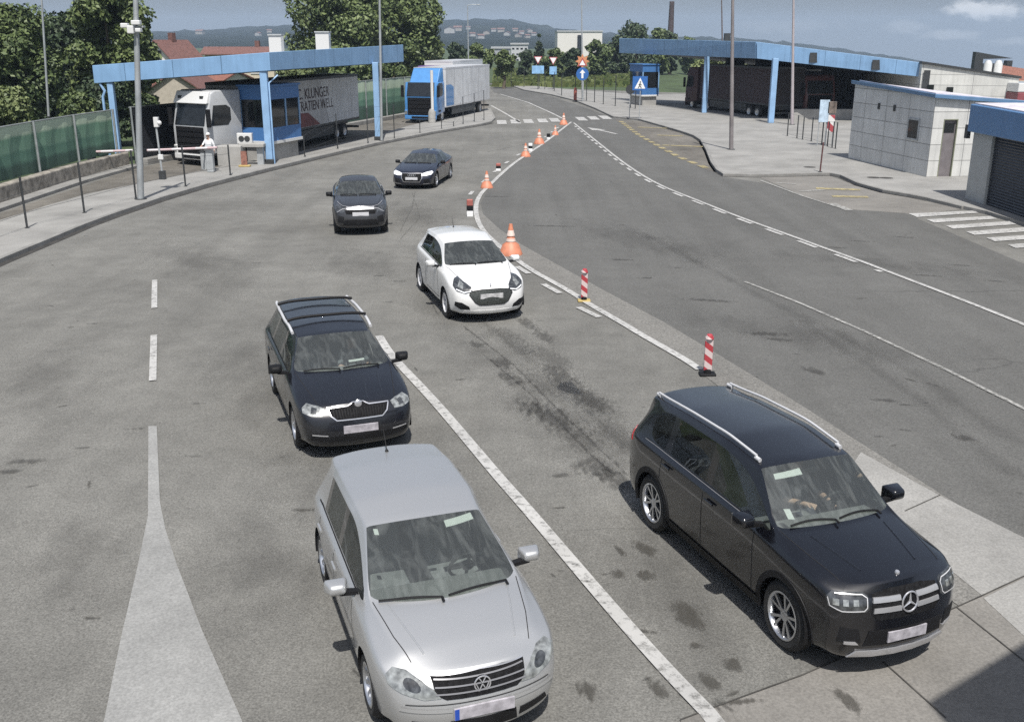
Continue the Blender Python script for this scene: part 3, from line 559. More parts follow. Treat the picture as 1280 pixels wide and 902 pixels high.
def car_shell(c):
    W, F, Rr, xa, xr, zb = c['W'], c['F'], c['R'], c['xa'], c['xr'], c['zb']
    zn, xn, zc, xc, xce = c['zn'], c['xn'], c['zc'], c['xc'], c['xce']
    xf, zf, yf, H, xp, xb, zrb, yb = c['xf'], c['zf'], c['yf'], c['H'], c['xp'], c['xb'], c['zrb'], c['yb']
    bf, br, xw, zw = c['bf'], c['br'], c['xw'], c['zw']
    nb, tw = c.get('nb', .10), c.get('tw', .04)          # nose plan bow, tumblehome at the belt
    belt = lambda x: pl([(xw, br), (xce, bf)], x)
    hoodz = lambda x: pl([(xn, zn), ((xn+xc)/2, zn+(zc-zn)*.58), (xc, zc)], x)
    hy = lambda x: pl([(xn, c.get('hyn', .66)*W), (xce, W-.125)], x)
    fend = lambda x: pl([(xce, bf-.005), (xa, bf-.05-c.get('fd', .02)), (F-.3, zn-.055+c.get('fl', 0)), (F, zn-.09)], x)
    roofz = lambda x: pl([(xb, zrb), ((xb+xp)/2, zrb+(H-zrb)*.72), (xp, H), ((xp+xf)/2, zf+(H-zf)*.72), (xf, zf)], x)
    ry = lambda x: pl([(xb, yb), (xp, (yf+yb)/2+.025), (xf, yf)], x)
    S = []
    def low(x, k=1.0, zt=None, zs=None, ws=1.0):
        zt = belt(x) if zt is None else zt
        y = W*k
        return [(x, 0, zb), (x, y-.15, zb), (x, y-.035, zb+.05), (x, y-.012, zb+.22), (x, y, zt-.20), (x, y-.018, zt-.055)]
    zz = [zb+.22+(zn-.09-zb-.22)*t for t in (0, .30, .58, .80, 1)]
    fx = c.get('nose', [.10, .08, .03, .0, .015, .04, .065, .09])
    yn = c.get('ny', .76)
    S.append([(F-fx[0], 0, zb+.0), (F-fx[1]-nb, W*(yn-.06), zb+.0), (F-fx[2]-nb, W*(yn-.01), zb+.07), (F-fx[3]-nb, W*(yn+.03), zz[0]), (F-fx[4]-nb, W*(yn+.04), zz[1]), (F-fx[5]-nb, W*(yn+.04), zz[2]), (F-fx[6]-nb, W*(yn+.03), zz[3]), (min(F-fx[7]-nb, xn-.05), W*(yn-.0), zz[4]),
              (xn-nb*.8, hy(xn), zn-.03), (xn-.015, hy(xn)*.5, zn-.004), (xn, 0, zn)])
    x = F-.16-nb*1.5
    def hood(x, bow=.05):
        hz = hoodz(x)
        return [(x, hy(x), hz-.035), (x+bow*.7, hy(x)*.5, hoodz(x+bow*.7)-.005), (x+bow, 0, hoodz(x+bow)+.004)]
    z6 = fend(x)
    S.append([(x, 0, zb), (x, W*.90-.14, zb), (x, W*.915-.02, zb+.06), (x, W*.925, zb+.22), (x, W*.935, z6-.17), (x, W*.925, z6-.06), (x-.01, W*.905, z6-.012), (x-.02, W*.855, z6+.012)]+hood(x-.02))
    for x, k in ((xa+.36, .985), (xa, 1.0)):
        z6 = fend(x)
        S.append(low(x, k, z6)+[(x, W*k-.05, z6-.004), (x, W*k-.115, z6+.022)]+hood(x))
    xd1 = c['xd1']
    S.append(low(xd1, 1.0, belt(xd1))+[(xce-.05, W-.05-tw, belt(xce)+.002), (xce-.02, W-.068-tw, belt(xce)+.024), (xce, W-.09-tw, bf+.035), (xce+(xc-xce)*.72, (W-.10)*.55, zc-.008), (xc, 0, zc)])
    def up(x, x7=None, ex=0, k6=1.0):
        x7 = x if x7 is None else x7
        rz, y = roofz(x), ry(x)
        return [(x, (W-.05-tw)*k6, belt(x)+.002), (x7, y+.05, roofz(x7)-.105), (x7, y-.005, rz-.045), (x+ex*.6, y*.55, roofz(x+ex)-.008), (x+ex, 0, roofz(x+ex)+.002)]
    xfe = xf-.06
    u = up(xfe, xfe-.05, .06); u[1] = (xfe-.09, yf+.045, zf-.095); u[2] = (xfe-.0, yf, zf-.035)
    xm = xfe
    S.append(low(xm)+u)
    for x in (c['xd2']+.055, c['xd2']-.055): S.append(low(x)+up(x))
    for x in (c['xd3']+.05, c['xd3']-.06): S.append(low(x)+up(x+c.get('c_lean', 0)*0, None))
    xq = c['xq']; S.append(low(xq, .995)+up(xq, xq+c.get('qlean', .12), 0, .985))
    k = c.get('rk', .975); bz = belt(xw)
    S.append(low((xq+xw)/2-.05, k)+[((xq+xw)/2-.03, W*k-.075, belt(xq)+.01), (xb+.12, yb+.03, zrb-.10), (xb+.02, yb-.01, zrb-.035), (xb-.02, yb*.55, zrb-.005), (xb-.03, 0, zrb)])
    S.append(low(Rr+.22, .93, bz-.02)+[(xw+.06, W*.86, zw-.02), (xw+.05, W*.80, zw+.01), (xw+.03, W*.70, zw+.02), (xw-.01, W*.4, zw+.012), (xw-.03, 0, zw+.012)])
    rz = [zb+.06, zb+.24, zw-.38, zw-.22, zw-.15, zw-.10]
    S.append([(Rr+.05, 0, zb+.05), (Rr+.10, W*.74, zb+.05), (Rr+.07, W*.79, rz[0]+.05), (Rr+.04, W*.82, rz[1]), (Rr+.03, W*.82, rz[2]), (Rr+.06, W*.81, rz[3]), (Rr+.07, W*.79, rz[4]), (Rr+.08, W*.74, rz[5]), (xw-.05, W*.66, zw-.06), (xw-.09, W*.36, zw-.05), (xw-.10, 0, zw-.05)])
    n = len(S); bm = bmesh.new(); cr = bm.edges.layers.float.new('crease_edge')
    P = [[[None]*11 for _ in range(n)] for _ in (0, 1)]
    for i, s in enumerate(S):
        for j, p in enumerate(s):
            if j in (0, 10): v = bm.verts.new((p[0], 0, p[2])); P[0][i][j] = P[1][i][j] = v
            else:
                P[0][i][j] = bm.verts.new(p); P[1][i][j] = bm.verts.new((p[0], -p[1], p[2]))
    ids = {}
    def part(i, j, s):
        if j == 0: return 'underside'
        if i <= 3 and j in (8, 9): return 'bonnet'
        if i == 4 and j in (8, 9): return 'windscreen'
        if j == 6:
            if i in (4, 5): return 'front_side_window', s
            if i == 7: return ('rear_side_window', s)
            if i == 9 and c.get('quarter', True): return ('quarter_window', s)
        if i == 11 and j in (8, 9): return 'rear_window'
        if j == 6 and i in c.get('pillars', (6, 8)): return ('window_pillar', s, i)
        if 2 <= j <= 5:
            if 4 <= i <= 6 and (i < 6 or not c.get('three')): return ('front_door', s)
            if 7 <= i <= 8 and not c.get('three'): return ('rear_door', s)
        if i == 0 and j < 7: return 'front_bumper'
        return 'body'
    def pid(k):
        if k not in ids: ids[k] = len(ids)
        return ids[k]
    for s in (0, 1):
        for i in range(n-1):
            for j in range(10):
                q = [P[s][i][j], P[s][i+1][j], P[s][i+1][j+1], P[s][i][j+1]]
                f = bm.faces.new(q if s == 0 else q[::-1]); f.material_index = pid(part(i, j, s))
    # caps
    for (i, sg, bow) in ((0, 1, nb), (n-1, -1, .06)):
        mid, cen = [[None]*11, [None]*11], [None]*11
        cen[0] = P[0][i][0]; cen[8] = P[0][i][10]
        for j in range(1, 8):
            p = S[i][j]; z = p[2]
            cx = p[0]+sg*bow
            if i == 0: cx = max(cx, p[0])
            cen[j] = bm.verts.new((cx, 0, z))
            for s in (0, 1): mid[s][j] = bm.verts.new((p[0]+sg*bow*.78, p[1]*.52*(1 if s == 0 else -1), z))
        def F_(vs, s, nm): 
            f = bm.faces.new(vs if (s == 0) == (sg < 0) else vs[::-1]); f.material_index = pid(nm)
        nm = 'front_bumper' if i == 0 else 'body'
        for s in (0, 1):
            r = P[s][i]
            F_([r[0], r[1], mid[s][1], cen[1]], s, nm)
            for j in range(1, 7):
                F_([r[j], r[j+1], mid[s][j+1], mid[s][j]][::-1] if False else [r[j], r[j+1], mid[s][j+1], mid[s][j]], s, nm)
                F_([mid[s][j], mid[s][j+1], cen[j+1], cen[j]], s, nm)
            F_([r[7], r[8], r[9], mid[s][7]], s, nm); F_([mid[s][7], r[9], r[10], cen[7]], s, nm)
    bmesh.ops.recalc_face_normals(bm, faces=bm.faces)
    def crease(a, b, v):
        if a is None or b is None or a is b: return
        e = bm.edges.get((a, b))
        if e: e[cr] = max(e[cr], v)
    for s in (0, 1):
        for i in range(n-1):
            if 4 <= i <= 9:
                crease(P[s][i][6], P[s][i+1][6], .9); crease(P[s][i][7], P[s][i+1][7], .85)
            if 4 <= i <= 11: crease(P[s][i][8], P[s][i+1][8], .75 if i in (4, 11) else .5)
            if i <= 3: crease(P[s][i][8], P[s][i+1][8], .35)
            if 1 <= i <= 10: crease(P[s][i][5], P[s][i+1][5], c.get('cs', .35)); crease(P[s][i][2], P[s][i+1][2], .4); crease(P[s][i][4], P[s][i+1][4], c.get('c4', .25))
            if i <= 3: crease(P[s][i][6], P[s][i+1][6], .25)
            crease(P[s][i][1], P[s][i+1][1], .5)
        for j in (8, 9):
            for i, v in ((0, .45), (4, .95), (5, .6), (11, .8), (12, .7)): crease(P[s][i][j], P[s][i][j+1], v)
        for i in (4, 5, 6, 7, 8, 9, 10): crease(P[s][i][6], P[s][i][7], .9 if i != 5 else 0)
        for j in range(1, 7): crease(P[s][0][j], P[s][0][j+1], c.get('cn', .15))
    me = bpy.data.meshes.new('cage'); bm.to_mesh(me); bm.free()
    o = bpy.data.objects.new('cage', me); C.objects.link(o); md = o.modifiers.new('s', 'SUBSURF'); md.levels = 3; md.render_levels = 3
    for k in ids: me.materials.append(None)
    dg = bpy.context.evaluated_depsgraph_get(); e = o.evaluated_get(dg); m2 = bpy.data.meshes.new_from_object(e)
    bpy.data.objects.remove(o)
    V_ = np.array([v.co[:] for v in m2.vertices]); Fs = [list(p.vertices) for p in m2.polygons]; Ms = [p.material_index for p in m2.polygons]
    inv = {v: k for k, v in ids.items()}
    bvh = BVHTree.FromPolygons([Vector(v) for v in V_], Fs)
    # wheel openings: drop the faces inside the arch and pull the rim of the hole onto a circle
    ra, rw = c['ra'], c['rw']; keep = []
    for f, m in zip(Fs, Ms):
        cc = V_[f].mean(0); dead = False
        if abs(cc[1]) > .62*W and cc[2] < rw+ra+.05:
            for ax in (xa, xr):
                if math.hypot(cc[0]-ax, cc[2]-rw) < ra: dead = True
        keep.append(not dead)
    used = {}
    for f, kf in zip(Fs, keep):
        for v in f: used.setdefault(v, [0, 0])[0 if kf else 1] += 1
    for v, (a, b) in used.items():
        if a and b:
            p = V_[v]
            if abs(p[1]) < .66*W: continue
            ax = xa if abs(p[0]-xa) < abs(p[0]-xr) else xr
            d = np.array([p[0]-ax, p[2]-rw]); r = np.hypot(*d)
            if abs(r-ra) < .12: V_[v][0], V_[v][2] = ax+d[0]/r*ra, rw+d[1]/r*ra
    return dict(V=V_, F=[f for f, k in zip(Fs, keep) if k], M=[inv[m] for m, k in zip(Ms, keep) if k], bvh=bvh)

def wheel_set(c, root):
    rw, tw = c['rw'], .205; t = MB(); rr = rw*c.get('rimk', .66)
    t.lathe([(rr, -tw/2), (rw-.05, -tw/2-.012), (rw-.012, -tw/2+.02), (rw, -tw/2+.05), (rw, tw/2-.05), (rw-.012, tw/2-.02), (rw-.05, tw/2+.012), (rr, tw/2)], (0, 0, 0), 40, 'y')
    W0 = t.build('wheel', TYRE, root, smooth=40, local=True)
    r = MB(); r.lathe([(rr+.004, tw/2+.006), (rr-.012, tw/2+.010), (rr-.022, tw/2-.004), (rr-.03, tw/2-.06)], (0, 0, 0), 40, 'y')
    n = c.get('spokes', 10); sw = c.get('spw', .016); tw2 = c.get('twa', .10)
    for k in range(n):
        a0 = 2*math.pi*k/n
        for da in ((-tw2, tw2) if c.get('twin', True) else (0,)):
            a1, a2 = a0+da*.35, a0+da
            for (q1, q2) in ((.045, rr-.014),):
                p1 = Vector((q1*math.cos(a1), tw/2-.028, q1*math.sin(a1))); p2 = Vector((q2*math.cos(a2), tw/2-.006, q2*math.sin(a2)))
                d = (p2-p1).normalized(); sd_ = d.cross(Vector((0, 1, 0))).normalized(); dn = Vector((0, -.03, 0))
                w1, w2 = sw*.8, sw*1.15
                r.hull8([p1-sd_*w1, p1+sd_*w1, p1+sd_*w1+dn, p1-sd_*w1+dn], [p2-sd_*w2, p2+sd_*w2, p2+sd_*w2+dn, p2-sd_*w2+dn])
    r.lathe([(.0, tw/2-.018), (.04, tw/2-.018), (.062, tw/2-.028), (.062, tw/2-.07)], (0, 0, 0), 20, 'y')
    rim = r.build('rim', ALLOY if not c.get('dark_rim') else SILVER, W0, smooth=35, local=True)
    d = MB(); d.lathe([(0, tw/2-.075), (rr-.03, tw/2-.075), (rr-.028, -tw/2)], (0, 0, 0), 24, 'y'); d.build('brake_disc', BLACK, W0, local=True)
    ws = [W0]
    yw = c['W']-.035-tw/2
    W0.location = (c['xa'], yw, rw)
    for (x, s) in ((c['xa'], -1), (c['xr'], 1), (c['xr'], -1)):
        k = copy_tree(W0, root); k.location = (x, s*yw, rw); k.rotation_euler = (0, random.uniform(0, 6), 0 if s > 0 else math.pi)
    W0.rotation_euler = (0, .4, 0)

def build_car(name, label, cat, loc, head, c, sc=(1, 1, 1), group='cars queuing at the crossing'):
    root = thing(name, label, cat, (loc[0], loc[1], .004), R(head), group); root.scale = sc
    sh = car_shell(c); V_, bvh = sh['V'], sh['bvh']; W, F = c['W'], c['F']
    T = dict(root=root, bvh=bvh, c=c)
    by = {}
    for f, m in zip(sh['F'], sh['M']): by.setdefault(m, []).append(f)
    T['parts'] = {}
    for k, fs in by.items():
        nm = k[0] if isinstance(k, tuple) else k
        b = MB(); idx = {}
        for f in fs:
            for v in f:
                if v not in idx: idx[v] = len(idx)
        vs = [None]*len(idx)
        for v, i in idx.items(): vs[i] = tuple(V_[v])
        b.add(vs, [[idx[v] for v in f] for f in fs])
        m = c['paint']
        if nm == 'window_pillar': m = PILLAR
        elif 'window' in nm: m = SGL if nm == 'front_side_window' else c.get('rearglass', SGL)
        if nm == 'windscreen': m = WGL
        if nm == 'underside': m = BLACK
        if nm == 'bonnet' and c.get('bonnet_paint'): m = c['bonnet_paint']
        me = bpy.data.meshes.new(nm); me.from_pydata(b.v, [], b.f); me.materials.append(m); me.shade_smooth()
        nm2 = {'front_side_window': 'side_window', 'rear_side_window': 'side_window', 'quarter_window': 'side_window', 'front_door': 'door', 'rear_door': 'door'}.get(nm, nm)
        o = bpy.data.objects.new(nm2, me); C.objects.link(o); o.parent = root; T['parts'][k] = o
    wheel_set(c, root)
    # arch liners
    for ax in (c['xa'], c['xr']):
        for s in (-1, 1):
            b = MB(); n = 20; vs = []
            for i in range(n+1):
                t = -.25+(math.pi+.5)*i/n
                for y in (W-.012, W-.36): vs.append((ax+c['ra']*1.0*math.cos(t), s*y, c['rw']+c['ra']*math.sin(t)))
            b.add(vs, [(2*i, 2*i+1, 2*i+3, 2*i+2) for i in range(n)]); vs2 = [(ax, s*(W-.36), c['rw'])]+[vs[2*i+1] for i in range(n+1)]
            b.add(vs2, [(0, i, i+1) for i in range(1, n+1)]); b.build('arch_liner', BLACK, root, local=True)
            if c.get('cladding'):
                b = MB(); vs = []
                for i in range(n+1):
                    t = -.12+(math.pi+.24)*i/n
                    for (rr_, dy) in ((c['ra']-.012, .0), (c['ra']-.012, .012), (c['ra']+.055, .010), (c['ra']+.065, -.02)):
                        X, Z = ax+rr_*math.cos(t), c['rw']+rr_*math.sin(t)
                        q = ax+(c['ra']+.05)*math.cos(t), c['rw']+(c['ra']+.05)*math.sin(t)
                        h = bvh.ray_cast(Vector((q[0], s*3, max(q[1], c['zb']+.08))), Vector((0, -s, 0)))
                        y = h[0].y if h[0] else s*W
                        vs.append((X, y+s*dy, Z))
                b.add(vs, [(4*i+j, 4*i+j+1, 4*i+j+5, 4*i+j+4) for i in range(n) for j in range(3)]); b.build('arch_trim', c['cladding'], root, smooth=40, local=True)
    cabin(T)
    return T

def project(T, p, d):
    h = T['bvh'].ray_cast(Vector(p)-Vector(d)*3, Vector(d))
    if h[0] is None:
        h = T['bvh'].find_nearest(Vector(p))
    n = h[1]
    if n.dot(Vector(d)) > 0: n = -n
    return h[0], n
def patch(T, name, pts, m, view='front', side=1, yaw=0, off=.006, th=.02, cuts=3, parent=None, smooth=40, pitch=0):
    """a plate of thickness th laid on the shell: pts are (y, z) seen from the front, (x, z) from the side, (x, y) from above"""
    c = T['c']; bm = bmesh.new()
    if view == 'front':
        a = R(yaw)*side; d = Vector((-math.cos(a)*math.cos(R(pitch)), -math.sin(a), -math.sin(R(pitch)))).normalized(); P3 = [Vector((c['F'], side*y, z)) for y, z in pts]
    elif view == 'side': d = Vector((0, -side, 0)); P3 = [Vector((x, side*c['W'], z)) for x, z in pts]
    else: d = Vector((0, 0, -1)); P3 = [Vector((x, side*y, 1.6)) for x, y in pts]
    f = bm.faces.new([bm.verts.new(p) for p in P3])
    bmesh.ops.triangulate(bm, faces=[f])
    bmesh.ops.subdivide_edges(bm, edges=bm.edges[:], cuts=cuts, use_grid_fill=True)
    vs = list(bm.verts); 
    for v in vs:
        h, n = project(T, v.co, d); v.co = h+n*off
    if th:
        be = [e for e in bm.edges if e.is_boundary]; r = bmesh.ops.extrude_edge_only(bm, edges=be)
        for v in r['geom']:
            if isinstance(v, bmesh.types.BMVert): v.co += d*th
    bmesh.ops.recalc_face_normals(bm, faces=bm.faces)
    me = bpy.data.meshes.new(name); bm.to_mesh(me); bm.free(); me.materials.append(m)
    if smooth: me.shade_smooth(); me.set_sharp_from_angle(angle=R(smooth))
    o = bpy.data.objects.new(name, me); C.objects.link(o); o.parent = parent or T['root']; return o
def both(T, *a, **k): return [patch(T, *a, side=s, **k) for s in (1, -1)]
def strip(T, name, pts, wd, m, view='side', side=1, off=.002, lift=0, n=24, parent=None, yaw=0, round_=False):
    """a narrow band (or a round bar when round_) following the shell along a polyline"""
    c = T['c']; q = []
    for a, b in zip(pts, pts[1:]):
        k = max(2, int(n/(len(pts)-1)))
        q += [(a[0]+(b[0]-a[0])*i/k, a[1]+(b[1]-a[1])*i/k) for i in range(k)]
    q.append(pts[-1]); L3 = []
    for p in q:
        if view == 'side': P, d = Vector((p[0], side*c['W'], p[1])), Vector((0, -side, 0))
        elif view == 'front': a = R(yaw)*side; P, d = Vector((c['F'], side*p[0], p[1])), Vector((-math.cos(a), -math.sin(a), 0))
        else: P, d = Vector((p[0], side*p[1], 1.6)), Vector((0, 0, -1))
        h, nn = project(T, P, d); L3.append((h+nn*(off+lift), nn))
    b = MB()
    if round_: b.tube([p for p, _ in L3], wd/2, 8)
    else:
        vs = []
        for i, (p, nn) in enumerate(L3):
            t = (L3[min(i+1, len(L3)-1)][0]-L3[max(i-1, 0)][0]).normalized(); s = t.cross(nn).normalized(); vs += [p-s*wd/2, p+s*wd/2]
        b.add(vs, [(2*i, 2*i+1, 2*i+3, 2*i+2) for i in range(len(L3)-1)])
    return b.build(name, m, parent or T['root'], smooth=60, local=True)

def cabin(T):
    c, root = T['c'], T['root']; W = c['W']; zs = c['bf']-.42
    b = MB(); x0 = c['xce']-.05
    b.hull8([(x0+.25, -W+.16, zs), (x0+.25, W-.16, zs), (x0-.28, W-.16, zs), (x0-.28, -W+.16, zs)], [(x0+.12, -W+.2, c['bf']-.02), (x0+.12, W-.2, c['bf']-.02), (x0-.30, W-.17, c['bf']-.05), (x0-.30, -W+.17, c['bf']-.05)])
    b.build('dashboard', DASH, root, bevel=.04, local=True)
    b = MB(); b.box(c['xq'], x0+.2, -W+.12, W-.12, c['zb']+.06, c['zb']+.12); b.build('cabin_floor', TRIM, root, local=True)
    xs = x0-.95
    for (x, ys) in ((xs, (.36, -.36)), (xs-.85, (.36, -.36))):
        for y in ys:
            b = MB(); b.box(x-.22, x+.30, y-.24, y+.24, zs-.08, zs+.06)
            M = Matrix.Translation((x-.24, y, zs)) @ Matrix.Rotation(R(-14), 4, 'Y')
            b.box(-.07, .06, -.23, .23, .0, .56, M=M); b.box(-.05, .05, -.12, .12, .60, .76, M=M)
            b.box(-.012, .012, -.06, -.04, .5, .65, M=M); b.box(-.012, .012, .04, .06, .5, .65, M=M)
            b.build('seat', SEAT, root, bevel=.035, local=True)
    b = MB(); cy = .36; M = Matrix.Translation((x0-.42, cy, c['bf']-.05)) @ Matrix.Rotation(R(-65), 4, 'Y')
    n = 24; ring = [M @ Vector((.185*math.cos(2*math.pi*i/n), .185*math.sin(2*math.pi*i/n), 0)) for i in range(n+1)]
    b.tube(ring, .016, 8); b.tube([M @ Vector((-.17, 0, 0)), M @ Vector((.17, 0, 0))], .018, 6); b.tube([M @ Vector((0, -.17, 0)), M @ Vector((0, .17, 0))], .022, 6); b.lathe([(0, .03), (.06, .02), (.06, -.02)], (0, 0, 0), 12)
    b.v[-36:] = [tuple(M @ Vector(v)) for v in b.v[-36:]]
    b.build('steering_wheel', BLACK, root, smooth=50, local=True)
    b = MB(); b.box(c['xf']+.02, c['xf']+.05, -.11, .11, c['zf']-.14, c['zf']-.08); b.build('interior_mirror', BLACK, root, bevel=.01, local=True)

def mirrors(T, x, z, y, m=None, low=None, sx=.085, sy=.115, sz=.075):
    for s in (1, -1):
        b = MB(); b.box(x-sx, x+sx*.9, s*y-sy if s > 0 else s*y-sy, s*y+sy, z-sz, z+sz)
        # rounded, narrower at the front
        vs = []
        for v in b.v:
            k = 1.0 if v[0] < x else .62
            vs.append((v[0], s*y+(v[1]-s*y)*k, z+(v[2]-z)*k+(0 if v[0] < x else .01)))
        b.v = vs
        o = b.build('wing_mirror', m or T['c']['paint'], T['root'], bevel=.038, smooth=60, local=True, seg=4)
        g = MB(); g.add([(x-sx-.003, s*y-sy*.8, z-sz*.75), (x-sx-.003, s*y+sy*.8, z-sz*.75), (x-sx-.003, s*y+sy*.8, z+sz*.75), (x-sx-.003, s*y-sy*.8, z+sz*.75)], [(0, 1, 2, 3)]); g.build('mirror_glass', CHROME, o, local=True)
        a = MB(); a.hull8([(x-.02, s*(y-sy-.10), z-.075), (x+.05, s*(y-sy-.10), z-.075), (x+.05, s*(y-sy-.10), z-.04), (x-.02, s*(y-sy-.10), z-.04)], [(x-.03, s*(y-.02), z-.06), (x+.04, s*(y-.02), z-.06), (x+.04, s*(y-.02), z-.015), (x-.03, s*(y-.02), z-.015)]); a.build('mirror_arm', low or BLACK, o, local=True)
def plate(T, z, y=0, w_=.52, h=.112, x=None, band=True, m=None):
    c = T['c']; hp, n = project(T, (c['F'], y, z), (-1, 0, 0)); x0 = hp.x+.012
    b = MB(); b.box(x0-.02, x0, y-w_/2, y+w_/2, z-h/2, z+h/2); o = b.build('number_plate', m or PLATE, T['root'], bevel=.004, local=True)
    if band: b = MB(); b.box(x0-.01, x0+.002, y-w_/2+.004, y-w_/2+.042, z-h/2+.005, z+h/2-.005); b.build('plate_band', PLATEB, o, local=True)
def badge(T, kind, y, z, r, view='front'):
    c = T['c']
    if view == 'front': hp, n = project(T, (c['F'], y, z), (-1, 0, 0)); x0 = hp.x+.022; M = Matrix.Translation((x0, y, z)) @ Matrix.Rotation(R(-6), 4, 'Y')
    else: hp, n = project(T, (y, 0, 1.6), (0, 0, -1)); M = Matrix.Translation(hp+Vector((0, 0, .012))) @ Matrix.Rotation(R(-78), 4, 'Y')
    b = MB(); ring = lambda yy, rr, t: b.tube([(0, yy+rr*math.cos(2*math.pi*i/24), rr*math.sin(2*math.pi*i/24)) for i in range(25)], t, 6, cap=False)
    bar = lambda p, q, t: b.tube([(0, *p), (0, *q)], t, 6)
    if kind == 'star':
        ring(0, r, r*.10)
        for k in range(3):
            a = math.pi/2+2*math.pi*k/3; b.tube([(0, 0, 0), (0, r*.95*math.cos(a), r*.95*math.sin(a))], [r*.16, r*.04], 6)
    elif kind == 'vw_mark':
        ring(0, r, r*.10)
        for s in (1, -1):
            bar((s*r*.42, r*.85), (0, r*.10), r*.08); bar((s*r*.85, r*.2), (s*r*.42, -r*.82), r*.08); bar((s*r*.42, -r*.82), (0, -r*.02), r*.08)
    elif kind == 'rings':
        for k in range(4): ring((k-1.5)*r*1.5, r, r*.14)
    elif kind == 'disc':
        b.lathe([(0, .012), (r*.8, .010), (r, .0), (r, -.02)], (0, 0, 0), 24, 'x')
    elif kind == 'chevrons':
        for dz in (0, r*.55):
            bar((-r, -r*.5+dz), (0, dz), r*.12); bar((0, dz), (r, -r*.5+dz), r*.12)
    elif kind == 'lion':
        b.tube([(0, -r*.25, -r), (0, -r*.1, -r*.3), (0, 0, r*.2), (0, .15*r, r)], [r*.18, r*.3, r*.36, r*.18], 8); bar((0, r*.1), (r*.5, r*.3), r*.12); bar((-r*.05, -r*.3), (r*.35, -r*.9), r*.12)
    b.v = [tuple(M @ Vector(v)) for v in b.v]
    if kind in ('star', 'vw_mark'):
        o = MB(); o.lathe([(0, -.008), (r*.98, -.008), (r*.98, -.03)], (0, 0, 0), 24, 'x'); o.v = [tuple(M @ Vector(v)) for v in o.v]; bk = o.build('badge', GRILLE, T['root'], local=True); b.build('badge_emblem', CHROME, bk, smooth=40, local=True); return bk
    return b.build('badge', CHROME, T['root'], smooth=40, local=True)
def gaps(T, three=False):
    c = T['c']; zb = c['zb']; W = c['W']
    for s in (1, -1):
        xs = [(c['xd1'], c['xd1']-.02)]+[(c['xd2']-(0.055 if three else -.0), c['xd2'])]+([] if three else [(c['xd3']-.06, c['xd3']-.02)])
        for (x, x2) in xs:
            z0 = zb+.14
            if not three and x == c['xd3']-.06: z0 = max(z0, c['rw']+math.sqrt(max(.0, c['ra']**2-(x-c['xr'])**2))+.01) if abs(x-c['xr']) < c['ra'] else z0
            strip(T, 'door_gap', [(x, z0), (x2, c['bf']-.03)], .011, PORT, side=s, n=14)
        strip(T, 'sill_gap', [(c['xd1'], zb+.13), (max(c['xd3'] if not three else c['xd2'], c['xr']+c['ra']+.05), zb+.13)], .011, PORT, side=s)
        for x in ((c['xd2']+.20,) if three else (c['xd2']+.17, c['xd3']+.12)):
            z = c['bf']-.115+(.02 if x < c['xd2'] else 0); o = T['parts'].get(('front_door', 0 if s > 0 else 1))
            if x < c['xd2'] and not three: o = T['parts'].get(('rear_door', 0 if s > 0 else 1)) or o
            strip(T, 'door_handle', [(x-.09, z), (x+.09, z)], .028, c.get('handle', c['paint']), side=s, lift=.024, n=8, round_=True, parent=o)
        # black surround of the side glass
        xs_ = [c['xd1']+.02, c['xf']-.1, c['xd2'], c['xd3'], c['xq']+.02]
        strip(T, 'window_trim', [(x, pl([(c['xw'], c['br']), (c['xce'], c['bf'])], x)-.004) for x in xs_], .016, c.get('wtrim', BLACK), side=s, off=.004)
    y0 = W-.17
    for s in (1, -1): strip(T, 'bonnet_gap', [(c['xn']-c.get('nb', .1)-.03, c.get('hyn', .66)*W+.005), ((c['xn']+c['xce'])/2, (c.get('hyn', .66)*W+W-.16)/2+.006), (c['xce']+.04, W-.155)], .008, PORT, view='top', side=s, parent=None)
def wipers(T, sgn=1):
    c = T['c']
    for (y0, y1, dx) in ((.55*sgn, -.02*sgn, .0), (-.08*sgn, -.62*sgn, .0)):
        pts = []
        for t in np.linspace(0, 1, 10):
            y = y0+(y1-y0)*t; x = c['xc']-.045-(abs(y)/c['W'])**2*(c['xc']-c['xce'])-.03*math.sin(t*3)
            pts.append((x, y))
        q = []
        for x, y in pts:
            h, n = project(T, (x, y, 1.6), (0, 0, -1)); q.append(h+n*.018)
        b = MB(); b.tube(q, .011, 6); b.tube([q[0], q[0]+Vector((.06, 0, -.01))], .012, 6); b.build('wiper', BLACK, T['root'], local=True)
def sticker(T, pts, nm='windscreen_sticker', m=None):
    """on the inside of the glass: pts (y, z) seen from the front"""
    return patch(T, nm, pts, m or STICK, off=-.004, th=0, cuts=2)
def antenna(T, x, z):
    h, n = project(T, (x, 0, 1.6), (0, 0, -1)); b = MB(); b.tube([h, h+Vector((-.01, 0, .025))], [.022, .012], 8); b.tube([h+Vector((-.01, 0, .025)), h+Vector((-.14, 0, .22))], [.006, .003], 6); b.build('roof_aerial', BLACK, T['root'], local=True)

CPB = paint('black_car_paint', (.002, .0022, .004), 0, .25, 1.0, .018)
CPN = paint('dark_blue_paint', (.007, .008, .012), .2, .3, .8, .04)
CPG = paint('graphite_paint', (.034, .035, .039), .4, .34, .8, .10)
CPNV = paint('navy_paint', (.005, .007, .020), .3, .3, 1.0, .06)
CPS = paint('silver_paint', (.52, .522, .52), .7, .42, .8, .05)
CPW = paint('white_paint', (.64, .64, .63), 0, .35, 1.0, .10)

GREYMET = mat('grey_metal_trim', (.22, .22, .23), .35, .3, var=.1)
BARM = mat('grille_bar_metal', (.42, .42, .43), .3, .5, var=.1)
